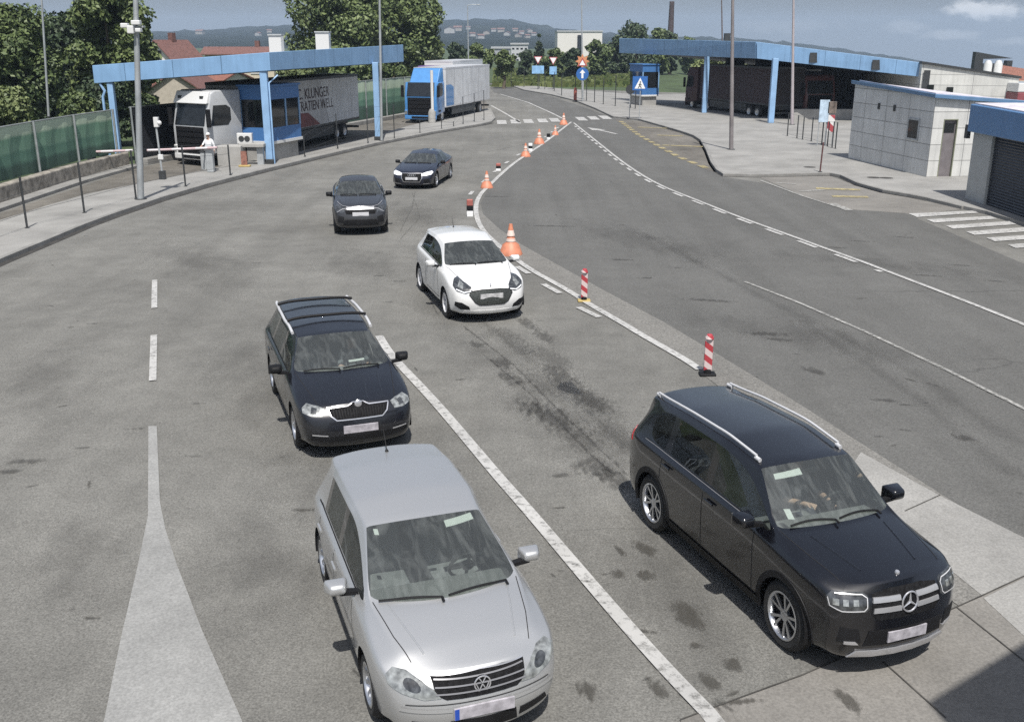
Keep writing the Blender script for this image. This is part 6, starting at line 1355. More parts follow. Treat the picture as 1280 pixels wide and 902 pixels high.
for x in (1157, 1269):
    yy = 74.6-2.1*(x-1153)/121-.1; a = V(x-1.6, 88 if x < 1200 else 106, yy); e = V(x+1.6, 135, yy); b = MB(); b.box(a.x, e.x, yy-.03, yy+.03, e.z, a.z); b.build('drain_pipe', DARKS, hr_)
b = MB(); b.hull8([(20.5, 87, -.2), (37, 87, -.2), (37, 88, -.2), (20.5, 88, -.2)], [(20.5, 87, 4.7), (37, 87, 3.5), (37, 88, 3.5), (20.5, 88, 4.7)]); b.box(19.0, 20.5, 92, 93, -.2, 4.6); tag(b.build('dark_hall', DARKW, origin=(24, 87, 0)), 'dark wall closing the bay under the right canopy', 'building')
a, e = V(992, 140, 79), V(1046, 162, 79); b = MB(); b.box(a.x, e.x+2, 79, 79.4, -.0, a.z+.2); tag(b.build('concrete_wall', PAD, origin=(a.x, 79, 0), bevel=.03), 'grey concrete parapet under the right canopy behind the pale pole', 'wall')
booth('control_booth', 'blue booth with a dark window behind the crossing sign', (V(824, 100, 97).x, 97), 17, 1.7, 3.0, 1.0, 3.75, 1.7, 3.15)
pf = Vector((20.3, 79.8)); dr = Vector((-.287, .958)); rt_ = Vector((.958, .287)); cen = pf+rt_*1.25
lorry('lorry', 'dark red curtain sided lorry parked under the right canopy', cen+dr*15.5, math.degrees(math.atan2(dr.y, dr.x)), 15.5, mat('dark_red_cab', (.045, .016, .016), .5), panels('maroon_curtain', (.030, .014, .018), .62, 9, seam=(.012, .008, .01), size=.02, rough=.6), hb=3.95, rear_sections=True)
lorry('lorry', 'red cabbed lorry half hidden by the pale pole and blue column', Vector((24.0, 80.5)), -80, 9.5, mat('red_cab', (.09, .032, .03), .4, var=.2), mat('dark_blue_curtain', (.03, .035, .05), .6), artic=False, H=3.4, hb=3.7)

# white booth
bo = Vector((18.36, 44.78)); rz = R(8); wb = thing('white_booth', 'white panelled booth with a blue roof edge and one narrow door', 'building', (bo.x, bo.y, .13), rz)
def lw(x, y): v = Matrix.Rotation(rz, 4, 'Z') @ Vector((x, y, 0)); return bo.x+v.x, bo.y+v.y
LD_, DW = 7.6, 4.6; zA, zB, zC, zD = 3.42, 3.72, 3.05, 3.4       # corner, left end, right end, back
b = MB(); b.add([(0, 0, -.1), (0, LD_, -.1), (0, LD_, zB), (0, 0, zA)], [(0, 1, 2, 3)]); b.add([(.2, .01, -.1), (.2, LD_, -.1), (.2, LD_, zB), (.2, .01, zA)], [(0, 1, 2, 3)]); b.build('side_wall', WPANY, wb, local=True)
dx0, dx1, dz1 = .55, 1.15, 2.45
b = MB()
zt = lambda x: zA+(zC-zA)*x/DW
for (x0, x1, z0, z1a, z1b) in ((0.001, dx0, -.1, zt(0), zt(dx0)), (dx0, dx1, dz1, zt(dx0), zt(dx1)), (dx1, DW, -.1, zt(dx1), zt(DW))): b.add([(x0, 0, z0), (x1, 0, z0), (x1, 0, z1b), (x0, 0, z1a)], [(0, 1, 2, 3)])
b.build('front_wall', WPANX, wb, local=True)
b = MB(); b.box(dx0-.02, dx1+.02, .10, .16, -.1, dz1); dd = b.build('door', mat('brown_grey_door', (.16, .145, .15), .5, var=.15), wb, local=True)
b = MB(); b.box(dx0-.04, dx0, -.01, .16, -.1, dz1+.04); b.box(dx1, dx1+.04, -.01, .16, -.1, dz1+.04); b.box(dx0, dx1, -.01, .16, dz1, dz1+.04); b.build('door_frame', mat('greenish_frame', (.20, .21, .15), .5), wb, local=True)
b = MB(); b.box(dx0+.05, dx1-.05, .09, .10, 1.9, 2.3); b.build('door_glass', DGL, dd, local=True)
b = MB(); b.box(DW-.02, DW, .01, LD_, -.1, 2.55); b.box(.2, DW-.02, LD_-.02, LD_, -.1, 2.55); b.build('rear_wall', WPAN, wb, local=True)
b = MB(); b.hull8([(-.16, -.22, zA-.02), (DW+.3, -.22, zC-.02), (DW+.3, LD_+.16, 2.62), (-.16, LD_+.16, zB-.02)], [(-.16, -.22, zA+.15), (DW+.3, -.22, zC+.15), (DW+.3, LD_+.16, 2.80), (-.16, LD_+.16, zB+.15)]); b.build('roof', mat('blue_grey_roof_edge', (.10, .19, .32), .45, var=.1), wb, local=True, bevel=.02)
b = MB(); b.hull8([(.15, .3, zA+.12), (DW, .3, zC+.12), (DW, LD_-.1, 2.79), (.15, LD_-.1, zB+.12)], [(.15, .3, zA+.17), (DW, .3, zC+.17), (DW, LD_-.1, 2.84), (.15, LD_-.1, zB+.17)]); b.build('roof_sheet', mat('pale_roof', (.55, .52, .56), .6, var=.2), wb, local=True)
b = MB(); b.box(-.03, .05, 1.1, 1.95, 1.55, 2.35); wn = b.build('window', DGL, wb, local=True); b = MB()
for (y0, y1, z0, z1) in ((1.03, 2.02, 2.35, 2.42), (1.03, 2.02, 1.48, 1.55), (1.03, 1.1, 1.55, 2.35), (1.95, 2.02, 1.55, 2.35)): b.box(-.045, .05, y0, y1, z0, z1)
b.build('window_frame', GREYP, wn, local=True)
for y in (3.4, 4.9): b = MB(); b.box(-.05, 0, y-.08, y+.08, 2.62, 2.9); b.build('wall_vent', DARKS, wb, local=True)
# garage with the roller shutter
gr_ = thing('shutter_garage', 'garage at right edge with a dark roller shutter under a blue fascia', 'building', (17.4, 38.5, .13))
b = MB(); b.box(17.38, 23, 36.95, 38.5, 0, 2.66); b.build('wall', mat('pale_grey_wall', (.40, .41, .40), .6, var=.08), gr_, bevel=.01)
SHUT = mat('dark_shutter', (.030, .034, .044), .4, .3, var=.1); b = MB(); z = .13; k = 0
while z < 2.62: b.hull8([(17.50, 26, z), (17.50, 36.94, z), (17.56, 36.94, z), (17.56, 26, z)], [(17.47, 26, z+.05), (17.47, 36.94, z+.05), (17.56, 36.94, z+.05), (17.56, 26, z+.05)]); b.hull8([(17.47, 26, z+.05), (17.47, 36.94, z+.05), (17.56, 36.94, z+.05), (17.56, 26, z+.05)], [(17.50, 26, z+.095), (17.50, 36.94, z+.095), (17.56, 36.94, z+.095), (17.56, 26, z+.095)]); z += .1
b.build('roller_shutter', SHUT, gr_)
b = MB(); b.hull8([(17.2, 25, 2.62), (24, 25, 2.62), (24, 38.7, 2.62), (17.2, 38.7, 2.62)], [(17.2, 25, 3.42), (24, 25, 3.42), (24, 38.7, 3.62), (17.2, 38.7, 3.62)]); b.build('fascia', mat('mid_blue_panel', (.10, .22, .42), .45, var=.05), gr_, bevel=.03)
b = MB(); b.hull8([(17.3, 25, 3.42), (23.9, 25, 3.42), (23.9, 38.6, 3.62), (17.3, 38.6, 3.62)], [(17.3, 25, 3.47), (23.9, 25, 3.47), (23.9, 38.6, 3.67), (17.3, 38.6, 3.67)]); b.build('roof', mat('pale_roof', (.55, .52, .56), .6), gr_)
b = MB(); b.box(17.22, 17.36, 38.72, 38.95, 2.35, 2.85); b.build('junction_box', DARKS, gr_)
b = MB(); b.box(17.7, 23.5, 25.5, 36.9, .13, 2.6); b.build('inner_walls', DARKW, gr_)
# fence with boards beside the booth
wire_fence('railing', 'dark railing running from the pale pole to the white booth', [(984, 170, 141, .13), (996, 173, 144, .13), (1003, 174.5, 146, .13), (1014, 176.5, 147, .13), (1027, 181, 150, .13), (1034, 183, 152, .13), (1040, 184.5, 152, .13), (1044, 186, 153, .13)], .035, DARKS, wires=(.1, .98))
g = G(1030, 182, .13)
def board(name, label, x0, x1, y0, y1, m, Y, legs=True):
    a, e = V(x0, y0, Y), V(x1, y1, Y); r_ = thing(name, label, 'sign board', ((a.x+e.x)/2, Y, .13)); b = MB(); b.box(a.x, e.x, Y-.03, Y+.03, e.z, a.z); b.build('panel', m, r_, bevel=.015)
    if legs:
        for x in (a.x+.06, e.x-.06): b = MB(); b.tube([(x, Y+.05, .13), (x, Y+.05, a.z)], .025, 6); b.build('leg', GREYP, r_)
    return r_
board('notice_board', 'pale blue round topped notice board on the railing', 1025.5, 1035, 125, 153, mat('pale_blue_print', (.42, .52, .62), .5, var=.35, scale=2.5), g.y-.15)
board('notice_board', 'brown and grey picture board on the railing beside the pale one', 1035.6, 1045, 127, 142, mat('brown_print', (.16, .13, .11), .5, var=.6, scale=3), g.y-.15)
a = board('chevron_board', 'red and white striped board hanging under the brown picture board', 1035.6, 1042, 144, 165, stripes('board_bands', (.35, .06, .07), (.65, .63, .62), 1.6, 40, 'xz'), g.y-.16, legs=False)
g = G(1025, 215, .13); r_ = thing('marker_stake', 'thin dark stake standing in the right pavement', 'stake', tuple(g)); zt = V(1026, 178, g.y).z; b = MB(); b.tube([g, (g.x+.03, g.y, zt)], .035, 6); b.build('stake_shaft', mat('dark_red_steel', (.10, .04, .04), .6), r_); b = MB(); b.lathe([(0, .04), (.1, .03), (.1, 0)], tuple(g), 10); b.build('foot', DARKS, r_)

# ---------------------------------------------------------------- signs
BLUES = mat('sign_blue', (.03, .12, .36), .4, var=.05); WHITES = mat('sign_white', (.75, .75, .75), .4, var=.05); REDS = mat('sign_red', (.36, .05, .06), .4); ORNG = mat('sign_orange', (.55, .24, .12), .45); BACKS = mat('sign_back', (.35, .36, .37), .5)
def sign_pole(root, g, zt, r=.035, m=None): b = MB(); b.tube([g, (g.x, g.y, zt)], r, 8); b.build('pole', m or GREYP, root)
def flat(name, pts, Y, m, root, th=.02): 
    b = MB(); b.add([(p[0], Y, p[1]) for p in pts]+[(p[0], Y+th, p[1]) for p in pts], [tuple(range(len(pts))), tuple(range(2*len(pts)-1, len(pts)-1, -1))]+[(i, len(pts)+i, len(pts)+(i+1) % len(pts), (i+1) % len(pts)) for i in range(len(pts))]); return b.build(name, m, root)
g = G(799, 149, .13); r_ = thing('crossing_sign', 'blue square pedestrian crossing sign with a white triangle by the kerb', 'road sign', tuple(g)); a, e = V(791, 95.5, g.y), V(809, 113, g.y); sign_pole(r_, g, a.z, .03)
pn = flat('panel', [(a.x, e.z), (e.x, e.z), (e.x, a.z), (a.x, a.z)], g.y-.05, BLUES, r_); cx = (a.x+e.x)/2; hh = a.z-e.z
flat('triangle', [(cx-hh*.40, e.z+hh*.12), (cx+hh*.40, e.z+hh*.12), (cx, a.z-hh*.10)], g.y-.056, WHITES, pn, .004)
b = MB(); Yf = g.y-.062
for (p_, q_, t_) in (((0, .52), (-.02, .36), .035), ((-.02, .36), (-.13, .18), .03), ((-.02, .36), (.10, .18), .03), ((0, .48), (.11, .38), .025), ((0, .48), (-.10, .40), .025)): b.tube([(cx+p_[0]*hh, Yf, e.z+p_[1]*hh), (cx+q_[0]*hh, Yf, e.z+q_[1]*hh)], t_*hh, 6)
b.ball((cx+.02*hh, Yf, e.z+.60*hh), .05*hh, 8); b.build('walker_symbol', DARKS, pn)
d2 = V(788, 112, g.y+1.2); r2 = thing('signal_disc', 'dark round backed sign on a post left of the crossing sign', 'road sign', (d2.x, d2.y, .13)); b = MB(); b.lathe([(0, 0), (.36, 0), (.36, .03), (0, .03)], (d2.x, d2.y, d2.z), 20, 'y'); b.build('disc', DARKS, r2); b = MB(); b.tube([(d2.x, d2.y+.06, .13), (d2.x, d2.y+.06, d2.z+.3)], .03, 6); b.build('pole', GREYP, r2)
g = G(728.5, 127, .13); r_ = thing('keep_right_sign', 'blue round arrow sign below a bright orange star and triangle sign', 'road sign', tuple(g)); q = V(728, 92.5, g.y); sign_pole(r_, g, V(728, 72, g.y).z, .06)
b = MB(); b.lathe([(0, 0), (.62, 0), (.62, .03), (0, .03)], (q.x, q.y-.1, q.z), 28, 'y'); dk = b.build('disc', BLUES, r_); rr = .62
flat('arrow', [(q.x-.10, q.z-.42), (q.x+.10, q.z-.42), (q.x+.10, q.z+.08), (q.x+.28, q.z+.08), (q.x, q.z+.42), (q.x-.28, q.z+.08), (q.x-.10, q.z+.08)], g.y-.108, WHITES, dk, .004)
q = V(728, 77.5, g.y); st_ = []
for i in range(16): a_ = 2*math.pi*i/16; rr = .72 if i % 2 == 0 else .42; st_.append((q.x+rr*math.cos(a_), q.z+.05+rr*math.sin(a_)))
sr = flat('star_panel', st_, g.y-.09, ORNG, r_); flat('triangle', [(q.x-.45, q.z-.40), (q.x+.45, q.z-.40), (q.x, q.z+.38)], g.y-.10, REDS, sr, .006); flat('triangle_field', [(q.x-.30, q.z-.32), (q.x+.30, q.z-.32), (q.x, q.z+.20)], g.y-.106, WHITES, sr, .004)
for (cx, cy, lab, bx) in ((672.5, 75, 'give way triangle above a wide pale blue plate', 1.0), (691.5, 76, 'pinkish give way triangle above a narrow blue plate', .6)):
    g = G(cx, 113, .0); q = V(cx, cy, g.y); r_ = thing('give_way_sign', lab, 'road sign', tuple(g), 0, 'give way signs by the bend'); sign_pole(r_, g, q.z+.3, .05, DARKS)
    tr = flat('triangle', [(q.x-.52, q.z+.42), (q.x, q.z-.52), (q.x+.52, q.z+.42)], g.y-.08, REDS, r_); flat('triangle_field', [(q.x-.40, q.z+.34), (q.x, q.z-.38), (q.x+.40, q.z+.34)], g.y-.088, WHITES, tr, .004)
    z_ = q.z-1.15; flat('plate', [(q.x-bx*.75, z_-.5), (q.x+bx*.75, z_-.5), (q.x+bx*.75, z_+.45), (q.x-bx*.75, z_+.45)], g.y-.08, mat('pale_blue_sign', (.22, .40, .62), .4, var=.3, scale=2), r_)
g = G(719, 126, .13); r_ = thing('hydrant_post', 'short dark red post left of the keep right sign', 'post', tuple(g)); b = MB(); b.lathe([(0, 1.3), (.14, 1.25), (.17, .9), (.16, .0)], tuple(g), 12); b.build('shaft', mat('brick_red', (.28, .08, .06), .6), r_, smooth=50); b = MB(); b.lathe([(0, .08), (.26, .06), (.26, 0)], tuple(g), 12); b.build('foot', DARKS, r_)

# ---------------------------------------------------------------- cones and guide posts on the divider
CONE = mat('cone_orange', (.50, .19, .11), .55, var=.18, scale=6); CONEW = mat('cone_band', (.62, .50, .44), .5, var=.15, scale=8)
def cone(label, bx, by, ty, fat=1.0):
    g = G(bx, by); h = V(bx, ty, g.y).z; r_ = thing('traffic_cone', label, 'cone', (g.x, g.y, .004), 0, 'orange cones along the divider'); s = h/.95
    b = MB(); prof = [(0, h), (.05*s, h), (.065*s, h*.93), (.105*s*fat, h*.42), (.19*s*fat, h*.33), (.25*s*fat, h*.10), (.27*s*fat, .03), (.27*s*fat, 0)]; b.lathe(prof, (g.x, g.y, .004), 18); b.build('cone_body', CONE, r_, smooth=50)
    b = MB(); b.lathe([(.082*s, h*.80), (.092*s*fat, h*.62)], (g.x, g.y, .004), 18); b.lathe([(.098*s*fat, h*.54), (.108*s*fat, h*.44)], (g.x, g.y, .004), 18); b.v = [(g.x+(v[0]-g.x)*1.06, g.y+(v[1]-g.y)*1.06, v[2]) for v in b.v]; b.build('reflective_band', CONEW, r_, smooth=50)
    b = MB(); b.box(g.x-.26*s, g.x+.26*s, g.y-.26*s, g.y+.26*s, .005, .035); b.build('foot', BLACK, r_, bevel=.01)
for lab, x, y, ty in (('tallest looking orange cone, right beside the white hatchback', 638.5, 318, 280), ('orange cone at the outer bend of the white line', 608.5, 235, 214), ('orange cone first beyond the low red marker after the bend', 657, 196, 179), ('orange cone near a small black marker, second beyond the bend', 674, 180, 161.5), ('low orange cone last but one before the crossing', 694, 169, 157), ('orange cone at the crossing where the two white lines meet', 704.5, 156, 141.5)): cone(lab, x, y, ty, 1.35)
REDP = stripes('guide_bands', (.36, .04, .05), (.55, .45, .44), 5.2, 38, 'xz')
def guide(label, bx, by, ty, footm=None):
    g = G(bx, by); h = V(bx, ty, g.y).z; r_ = thing('guide_post', label, 'guide post', (g.x, g.y, .004), 0, 'striped guide posts on the divider'); w_ = .075
    b = MB(); b.box(g.x-w_, g.x+w_, g.y-.025, g.y+.025, .10, h-.02); b.lathe([(0, h+.03), (w_*.7, h+.02), (w_*1.05, h-.06)], (g.x, g.y, 0), 12); b.build('striped_panel', REDP, r_, bevel=.012)
    b = MB(); b.lathe([(0, .13), (.06, .12), (.07, .05)], (g.x, g.y, 0), 12); b.build('joint', BLACK, r_)
    b = MB(); b.box(g.x-.15, g.x+.15, g.y-.11, g.y+.11, .004, .055); b.build('foot', footm or mat('yellow_plastic', (.40, .30, .11), .6), r_, bevel=.02)
guide('striped guide post just behind the roof of the black car', 884, 469, 419, BLACK); guide('striped guide post on a yellow foot between the cone and the black car', 730, 377, 337)
def low_marker(label, bx, by, ty, top):
    g = G(bx, by); h = V(bx, ty, g.y).z; r_ = thing('low_marker', label, 'marker', (g.x, g.y, .004), 0, 'low markers along the divider'); b = MB(); b.box(g.x-.11, g.x+.11, g.y-.05, g.y+.05, .004, h*.35); b.build('base', WHITES, r_, bevel=.015); b = MB(); b.box(g.x-.115, g.x+.115, g.y-.055, g.y+.055, h*.35, h*.62); b.build('middle', BLACK, r_, bevel=.01); b = MB(); b.box(g.x-.11, g.x+.11, g.y-.05, g.y+.05, h*.62, h); b.build('top', top, r_, bevel=.03)
low_marker('low red and white marker by the bend behind the white hatchback', 587.5, 271, 249, mat('marker_red', (.34, .11, .09), .5)); low_marker('low red topped marker just beyond the cone at the bend', 623, 214, 204, mat('marker_red', (.34, .11, .09), .5)); low_marker('small dark marker with a pale top by the third cone', 663, 189, 179, WHITES); low_marker('small black marker between the fourth and fifth cone', 685.5, 174, 167, BLACK)

# ---------------------------------------------------------------- hills and far buildings
HAZE = .00026
ridge = [(-200, 44), (100, 42), (200, 39.5), (250, 39), (300, 36), (350, 32), (450, 28), (550, 26), (600, 24.5), (640, 25), (668, 31), (700, 37), (740, 40.5), (790, 44), (840, 46), (900, 48), (960, 51), (1020, 57), (1100, 68), (1160, 78), (1200, 86), (1300, 104), (1500, 130)]
m, t, bs = nodes('wooded_hill'); n = t.nodes.new; l = t.links.new
tc_ = n('ShaderNodeTexCoord'); z1_ = n('ShaderNodeTexNoise'); z1_.inputs['Scale'].default_value = .035; z1_.inputs['Detail'].default_value = 9; z1_.inputs['Roughness'].default_value = .7; l(tc_.outputs['Object'], z1_.inputs['Vector'])
z2_ = n('ShaderNodeTexNoise'); z2_.inputs['Scale'].default_value = .004; z2_.inputs['Detail'].default_value = 4; l(tc_.outputs['Object'], z2_.inputs['Vector'])
cr_ = n('ShaderNodeValToRGB'); e = cr_.color_ramp.elements; e[0].position = .38; e[0].color = (.008, .013, .010, 1); e[1].position = .62; e[1].color = (.016, .023, .017, 1); l(z1_.outputs['Fac'], cr_.inputs[0])
cr2 = n('ShaderNodeValToRGB'); e = cr2.color_ramp.elements; e[0].position = .55; e[0].color = (0, 0, 0, 1); e[1].position = .66; e[1].color = (1, 1, 1, 1); l(z2_.outputs['Fac'], cr2.inputs[0])
mx_ = n('ShaderNodeMixRGB'); l(cr2.outputs[0], mx_.inputs[0]); l(cr_.outputs[0], mx_.inputs[1]); mx_.inputs[2].default_value = (.04, .048, .03, 1)
mm = n('ShaderNodeMixRGB'); mm.inputs[0].default_value = .35; l(cr_.outputs[0], mm.inputs[1]); l(mx_.outputs[0], mm.inputs[2]); l(mm.outputs[0], bs.inputs['Base Color']); bs.inputs['Roughness'].default_value = 1; bs.inputs['Specular IOR Level'].default_value = 0
HILL = m
def hill_pt(pxx, t_):
    """t 0 at the foot, 1 on the ridge"""
    py = pl(ridge, pxx); Y = 700+1300*t_; top = V(pxx, py, 2000); x = top.x/2000*Y
    zt = top.z; zf = terr(x, Y)-1 if t_ < .02 else 0
    s = t_**1.5; z = terr(x, Y)*(1-t_)*1.0+zt*s-2*(1-t_)
    return Vector((x, Y, z))
b = MB(); nu, nv = 150, 26; vs = []
rnd = random.Random(3); bump = [[rnd.uniform(-1, 1) for _ in range(nu+1)] for _ in range(nv+3)]
for j in range(nv+2):
    for i in range(nu+1):
        pxx = -200+1700*i/nu
        p = hill_pt(pxx, min(1, j/nv)); 
        if j == nv+1: p += Vector((0, 500, -90))
        else: p.z += bump[j][i]*(.5+5.0*(j/nv) if j < nv else 1.6)
        vs.append(p)
b.add(vs, [(j*(nu+1)+i, j*(nu+1)+i+1, (j+1)*(nu+1)+i+1, (j+1)*(nu+1)+i) for j in range(nv+1) for i in range(nu)]); struct(b.build('hills', HILL, smooth=180))
WALLS = [mat('house_white', (.62, .60, .56), .8, var=.08), mat('house_cream', (.50, .44, .34), .8, var=.1), mat('house_beige', (.40, .36, .30), .85, var=.12)]
TILE = mat('roof_tile', (.20, .085, .06), .8, var=.3, scale=5); TILED = mat('roof_tile_dark', (.14, .07, .06), .8, var=.3, scale=5)
def house(label, c, w_, d_, he, hr, wall, roof, rz=0, axis='y', wins=(), group=None, simple=False, name='house'):
    """ridge along local y when axis is y (gable to the camera), along x otherwise"""
    root = thing(name, label, 'house', c, R(rz), group); b = MB(); a, e = w_/2, d_/2
    if axis == 'y': b.add([(-a, -e, -1), (a, -e, -1), (a, -e, he), (0, -e, hr), (-a, -e, he), (-a, e, -1), (a, e, -1), (a, e, he), (0, e, hr), (-a, e, he)], [(0, 1, 2, 3, 4), (9, 8, 7, 6, 5), (1, 6, 7, 2), (5, 0, 4, 9), (2, 7, 8, 3), (3, 8, 9, 4)])
    else: b.add([(-a, -e, -1), (-a, e, -1), (-a, e, he), (-a, 0, hr), (-a, -e, he), (a, -e, -1), (a, e, -1), (a, e, he), (a, 0, hr), (a, -e, he)], [(0, 1, 2, 3, 4), (9, 8, 7, 6, 5), (0, 4, 9, 5), (1, 6, 7, 2), (4, 3, 8, 9), (3, 2, 7, 8)])
    b.build('wall', wall, root, local=True); b = MB(); o_ = .35*w_/8+.12; th = .15
    for s in (1, -1):
        if axis == 'y': sl = (hr-he)/a; q = [(s*(a+o_), -e-o_, he-sl*o_), (0, -e-o_, hr), (0, e+o_, hr), (s*(a+o_), e+o_, he-sl*o_)]
        else: sl = (hr-he)/e; q = [(-a-o_, s*(e+o_), he-sl*o_), (-a-o_, 0, hr), (a+o_, 0, hr), (a+o_, s*(e+o_), he-sl*o_)]
        b.hull8([(p[0], p[1], p[2]+.02) for p in q], [(p[0], p[1], p[2]+th) for p in q])
    rf = b.build('roof', roof, root, local=True)
    if not simple: b = MB(); b.box(-.3 if axis == 'y' else a*.4, .3 if axis == 'y' else a*.4+.6, -.1, .5, hr-.6, hr+.9); b.build('chimney', TILED, rf, local=True)
    for (x, z, ww, wh) in wins:
        b = MB(); b.box(x-ww/2, x+ww/2, -e-.06, -e+.05, z-wh/2, z+wh/2); wn_ = b.build('window', DGL, root, local=True)
        b = MB(); b.box(x-ww/2-.1, x+ww/2+.1, -e-.10, -e-.0, z-wh/2-.14, z-wh/2); b.build('sill', WHITEP, wn_, local=True)
    return root
Y = 118; q = V(214, 54, Y); house('white gabled house with a red roof above the left canopy', (q.x, Y, 0), 6.0, 5, 3.0, q.z+.2, WALLS[0], TILED, -22, 'y', ((-1.2, q.z-1.3, .6, 1.0), (.3, q.z-1.3, .6, 1.0)))
Y = 92; q = V(231, 92, Y); house('beige house with a broad blank gable seen under the left canopy', (q.x, Y, 0), 4.6, 8, 1.8, q.z+.2, WALLS[2], TILED, 4, 'y')
Y = 96; q = V(192, 97, Y); house('small house with a red roof left of the beige gable', (q.x, Y, 0), 3.6, 5, .9, q.z+.6, WALLS[1], TILE, 0, 'x')
Y = 104; q = V(272, 92, Y); house('white house with a dark window between the beige gable and the blue booth', (q.x, Y, 0), 4.0, 6, 2.2, q.z+.1, WALLS[0], TILE, -12, 'x', ((-.8, 1.5, .8, 1.0),))
Y = 140; q = V(302, 60, Y); house('long low house with a dark red roof above the left canopy', (q.x, Y, 0), 9, 3.4, q.z-.7, q.z, WALLS[1], TILED, 0, 'x', ((-2, 2.4, 1, 1), (2, 2.4, 1, 1)))
rnd = random.Random(11); k = 0
FARW = [mat('far_house_grey', (.34, .34, .33), .85, var=.1), mat('far_house_beige', (.28, .26, .23), .85, var=.1)]; FART = mat('far_roof', (.15, .085, .07), .85, var=.3)
sp = [(562, 43, 20), (572, 40, 15), (590, 47, 11), (608, 45, 12), (617, 41, 9), (626, 42, 13), (634, 46, 11), (644, 41, 10), (652, 44, 9), (662, 42, 10), (668, 46, 9), (250, 44, 14), (322, 46, 10), (336, 42, 9), (585, 38, 8), (648, 48, 11), (600, 50, 13), (659, 49, 10)]
desc = ['pale house low on the wooded hill', 'small house high on the wooded hill']
for (hx, hy_, wd) in sp:
    lo, hi = 0.02, 1.0
    for _ in range(40):
        md = (lo+hi)/2; p = hill_pt(hx, md); sc_y = V(hx, hy_, p.y).z
        if p.z < sc_y: lo = md
        else: hi = md
    p = hill_pt(hx, lo); w_ = wd*.82*p.y/1251*.75
    house('small dull roofed house on the distant wooded hillside', (p.x, p.y, p.z+2), w_, w_*.8, w_*.36, w_*.55, FARW[k % 2], FART, rnd.uniform(-30, 30), 'x' if k % 3 else 'y', group='houses on the far hill', simple=True); k += 1
def block(name, label, x0, x1, yt, Y, depth, m, cat='building', wins=None, base=-6):
    a, e = V(x0, yt, Y), V(x1, yt, Y); root = thing(name, label, cat, ((a.x+e.x)/2, Y, 0)); b = MB(); b.box(a.x, e.x, Y, Y+depth, base, a.z); b.build('wall', m, root); b = MB(); b.box(a.x-.3, e.x+.3, Y-.3, Y+depth+.3, a.z, a.z+.5); b.build('roof', ROOFG, root)
    if wins:
        nx, rows = wins
        for r in rows:
            for i in range(nx):
                x = a.x+(e.x-a.x)*(i+.5)/nx; ww = (e.x-a.x)/nx*.28; zc_ = V(x0, r, Y).z; hh_ = ww*1.2; b = MB(); b.box(x-ww, x+ww, Y-.08, Y+.1, zc_-hh_*.5, zc_+hh_*.5); b.build('window', DGL, root)
    return root
o = block('white_block', 'large plain white block building beyond the trees', 697, 753, 40, 420, 25, WALLS[0])
a, e = V(722, 44, 419.5), V(726.5, 62, 419.5); b = MB(); b.box(a.x, e.x, 419.4, 420.5, e.z-4, a.z); b.build('stair_window', DGL, o)
block('apartment_block', 'pale terraced apartment block between the hill and the white block', 639, 660, 56, 330, 14, mat('grey_render', (.42, .43, .44), .8, var=.15), wins=(4, (61, 68, 75)))
block('apartment_block', 'low grey building behind the small round tree', 615, 638, 61, 300, 12, mat('grey_render2', (.30, .31, .33), .8, var=.15), wins=(4, (68, 74)))
a = V(840, 2, 330); b = MB(); b.lathe([(0, a.z), (.75, a.z), (.8, a.z-1), (.75, a.z-1.2), (1.15, 0)], (a.x, 330, 0), 20); tag(b.build('factory_chimney', mat('dark_brick', (.07, .05, .05), .9, var=.3), smooth=50, origin=(a.x, 330, 0)), 'tall dark factory chimney beyond the trees', 'chimney')
# right: hoarding, silos and red roof beyond the hall
a, e = V(1220, 65, 150), V(1264, 90, 150); r_ = thing('dark_hoarding', 'dark framed hoarding above the white hall roof', 'hoarding', ((a.x+e.x)/2, 150, -8)); b = MB(); b.hull8([(a.x, 150, a.z-1.0), (a.x+.9, 150, a.z-1.0), (a.x+.9, 151, a.z-1), (a.x, 151, a.z-1)], [(a.x, 150, a.z), (e.x, 150, a.z-.9), (e.x, 151, a.z-.9), (a.x, 151, a.z)]); b.box(a.x, a.x+1.2, 150.0, 151, -8, a.z-1.0); b.box(e.x-.8, e.x, 150, 151, -8, a.z-1.2); b.box(a.x+1.2, e.x-.8, 150.2, 151, -8, a.z-1.6); b.build('frame', DARKS, r_)
for (x0, x1, lab) in ((1231, 1241, 'left pale silo in front of the dark hoarding'), (1244, 1254, 'right white silo in front of the dark hoarding')):
    a, e = V(x0, 75, 147), V(x1, 75, 147); rr = (e.x-a.x)/2; b = MB(); b.lathe([(0, a.z), (rr*.6, a.z-.1), (rr, a.z-.6), (rr, -8)], ((a.x+e.x)/2, 147, 0), 18); tag(b.build('silo', WHITEP, smooth=40, origin=((a.x+e.x)/2, 147, -8)), lab, 'silo', 'silos beyond the hall')
a, e = V(1256, 81, 145), V(1330, 92, 145); r_ = thing('brick_shed', 'red roofed shed at the right edge beyond the hall', 'building', (a.x, 145, -8)); b = MB(); b.box(a.x, e.x, 145.1, 152, -8, e.z-1.0); b.build('wall', WALLS[1], r_); b = MB(); b.hull8([(a.x, 144.8, e.z-1.6), (e.x, 144.8, e.z-2.6), (e.x, 148, a.z-1.4), (a.x, 148, a.z-.2)], [(a.x, 144.8, e.z-1.4), (e.x, 144.8, e.z-2.4), (e.x, 148, a.z-1.2), (a.x, 148, a.z)]); b.build('roof', TILE, r_)
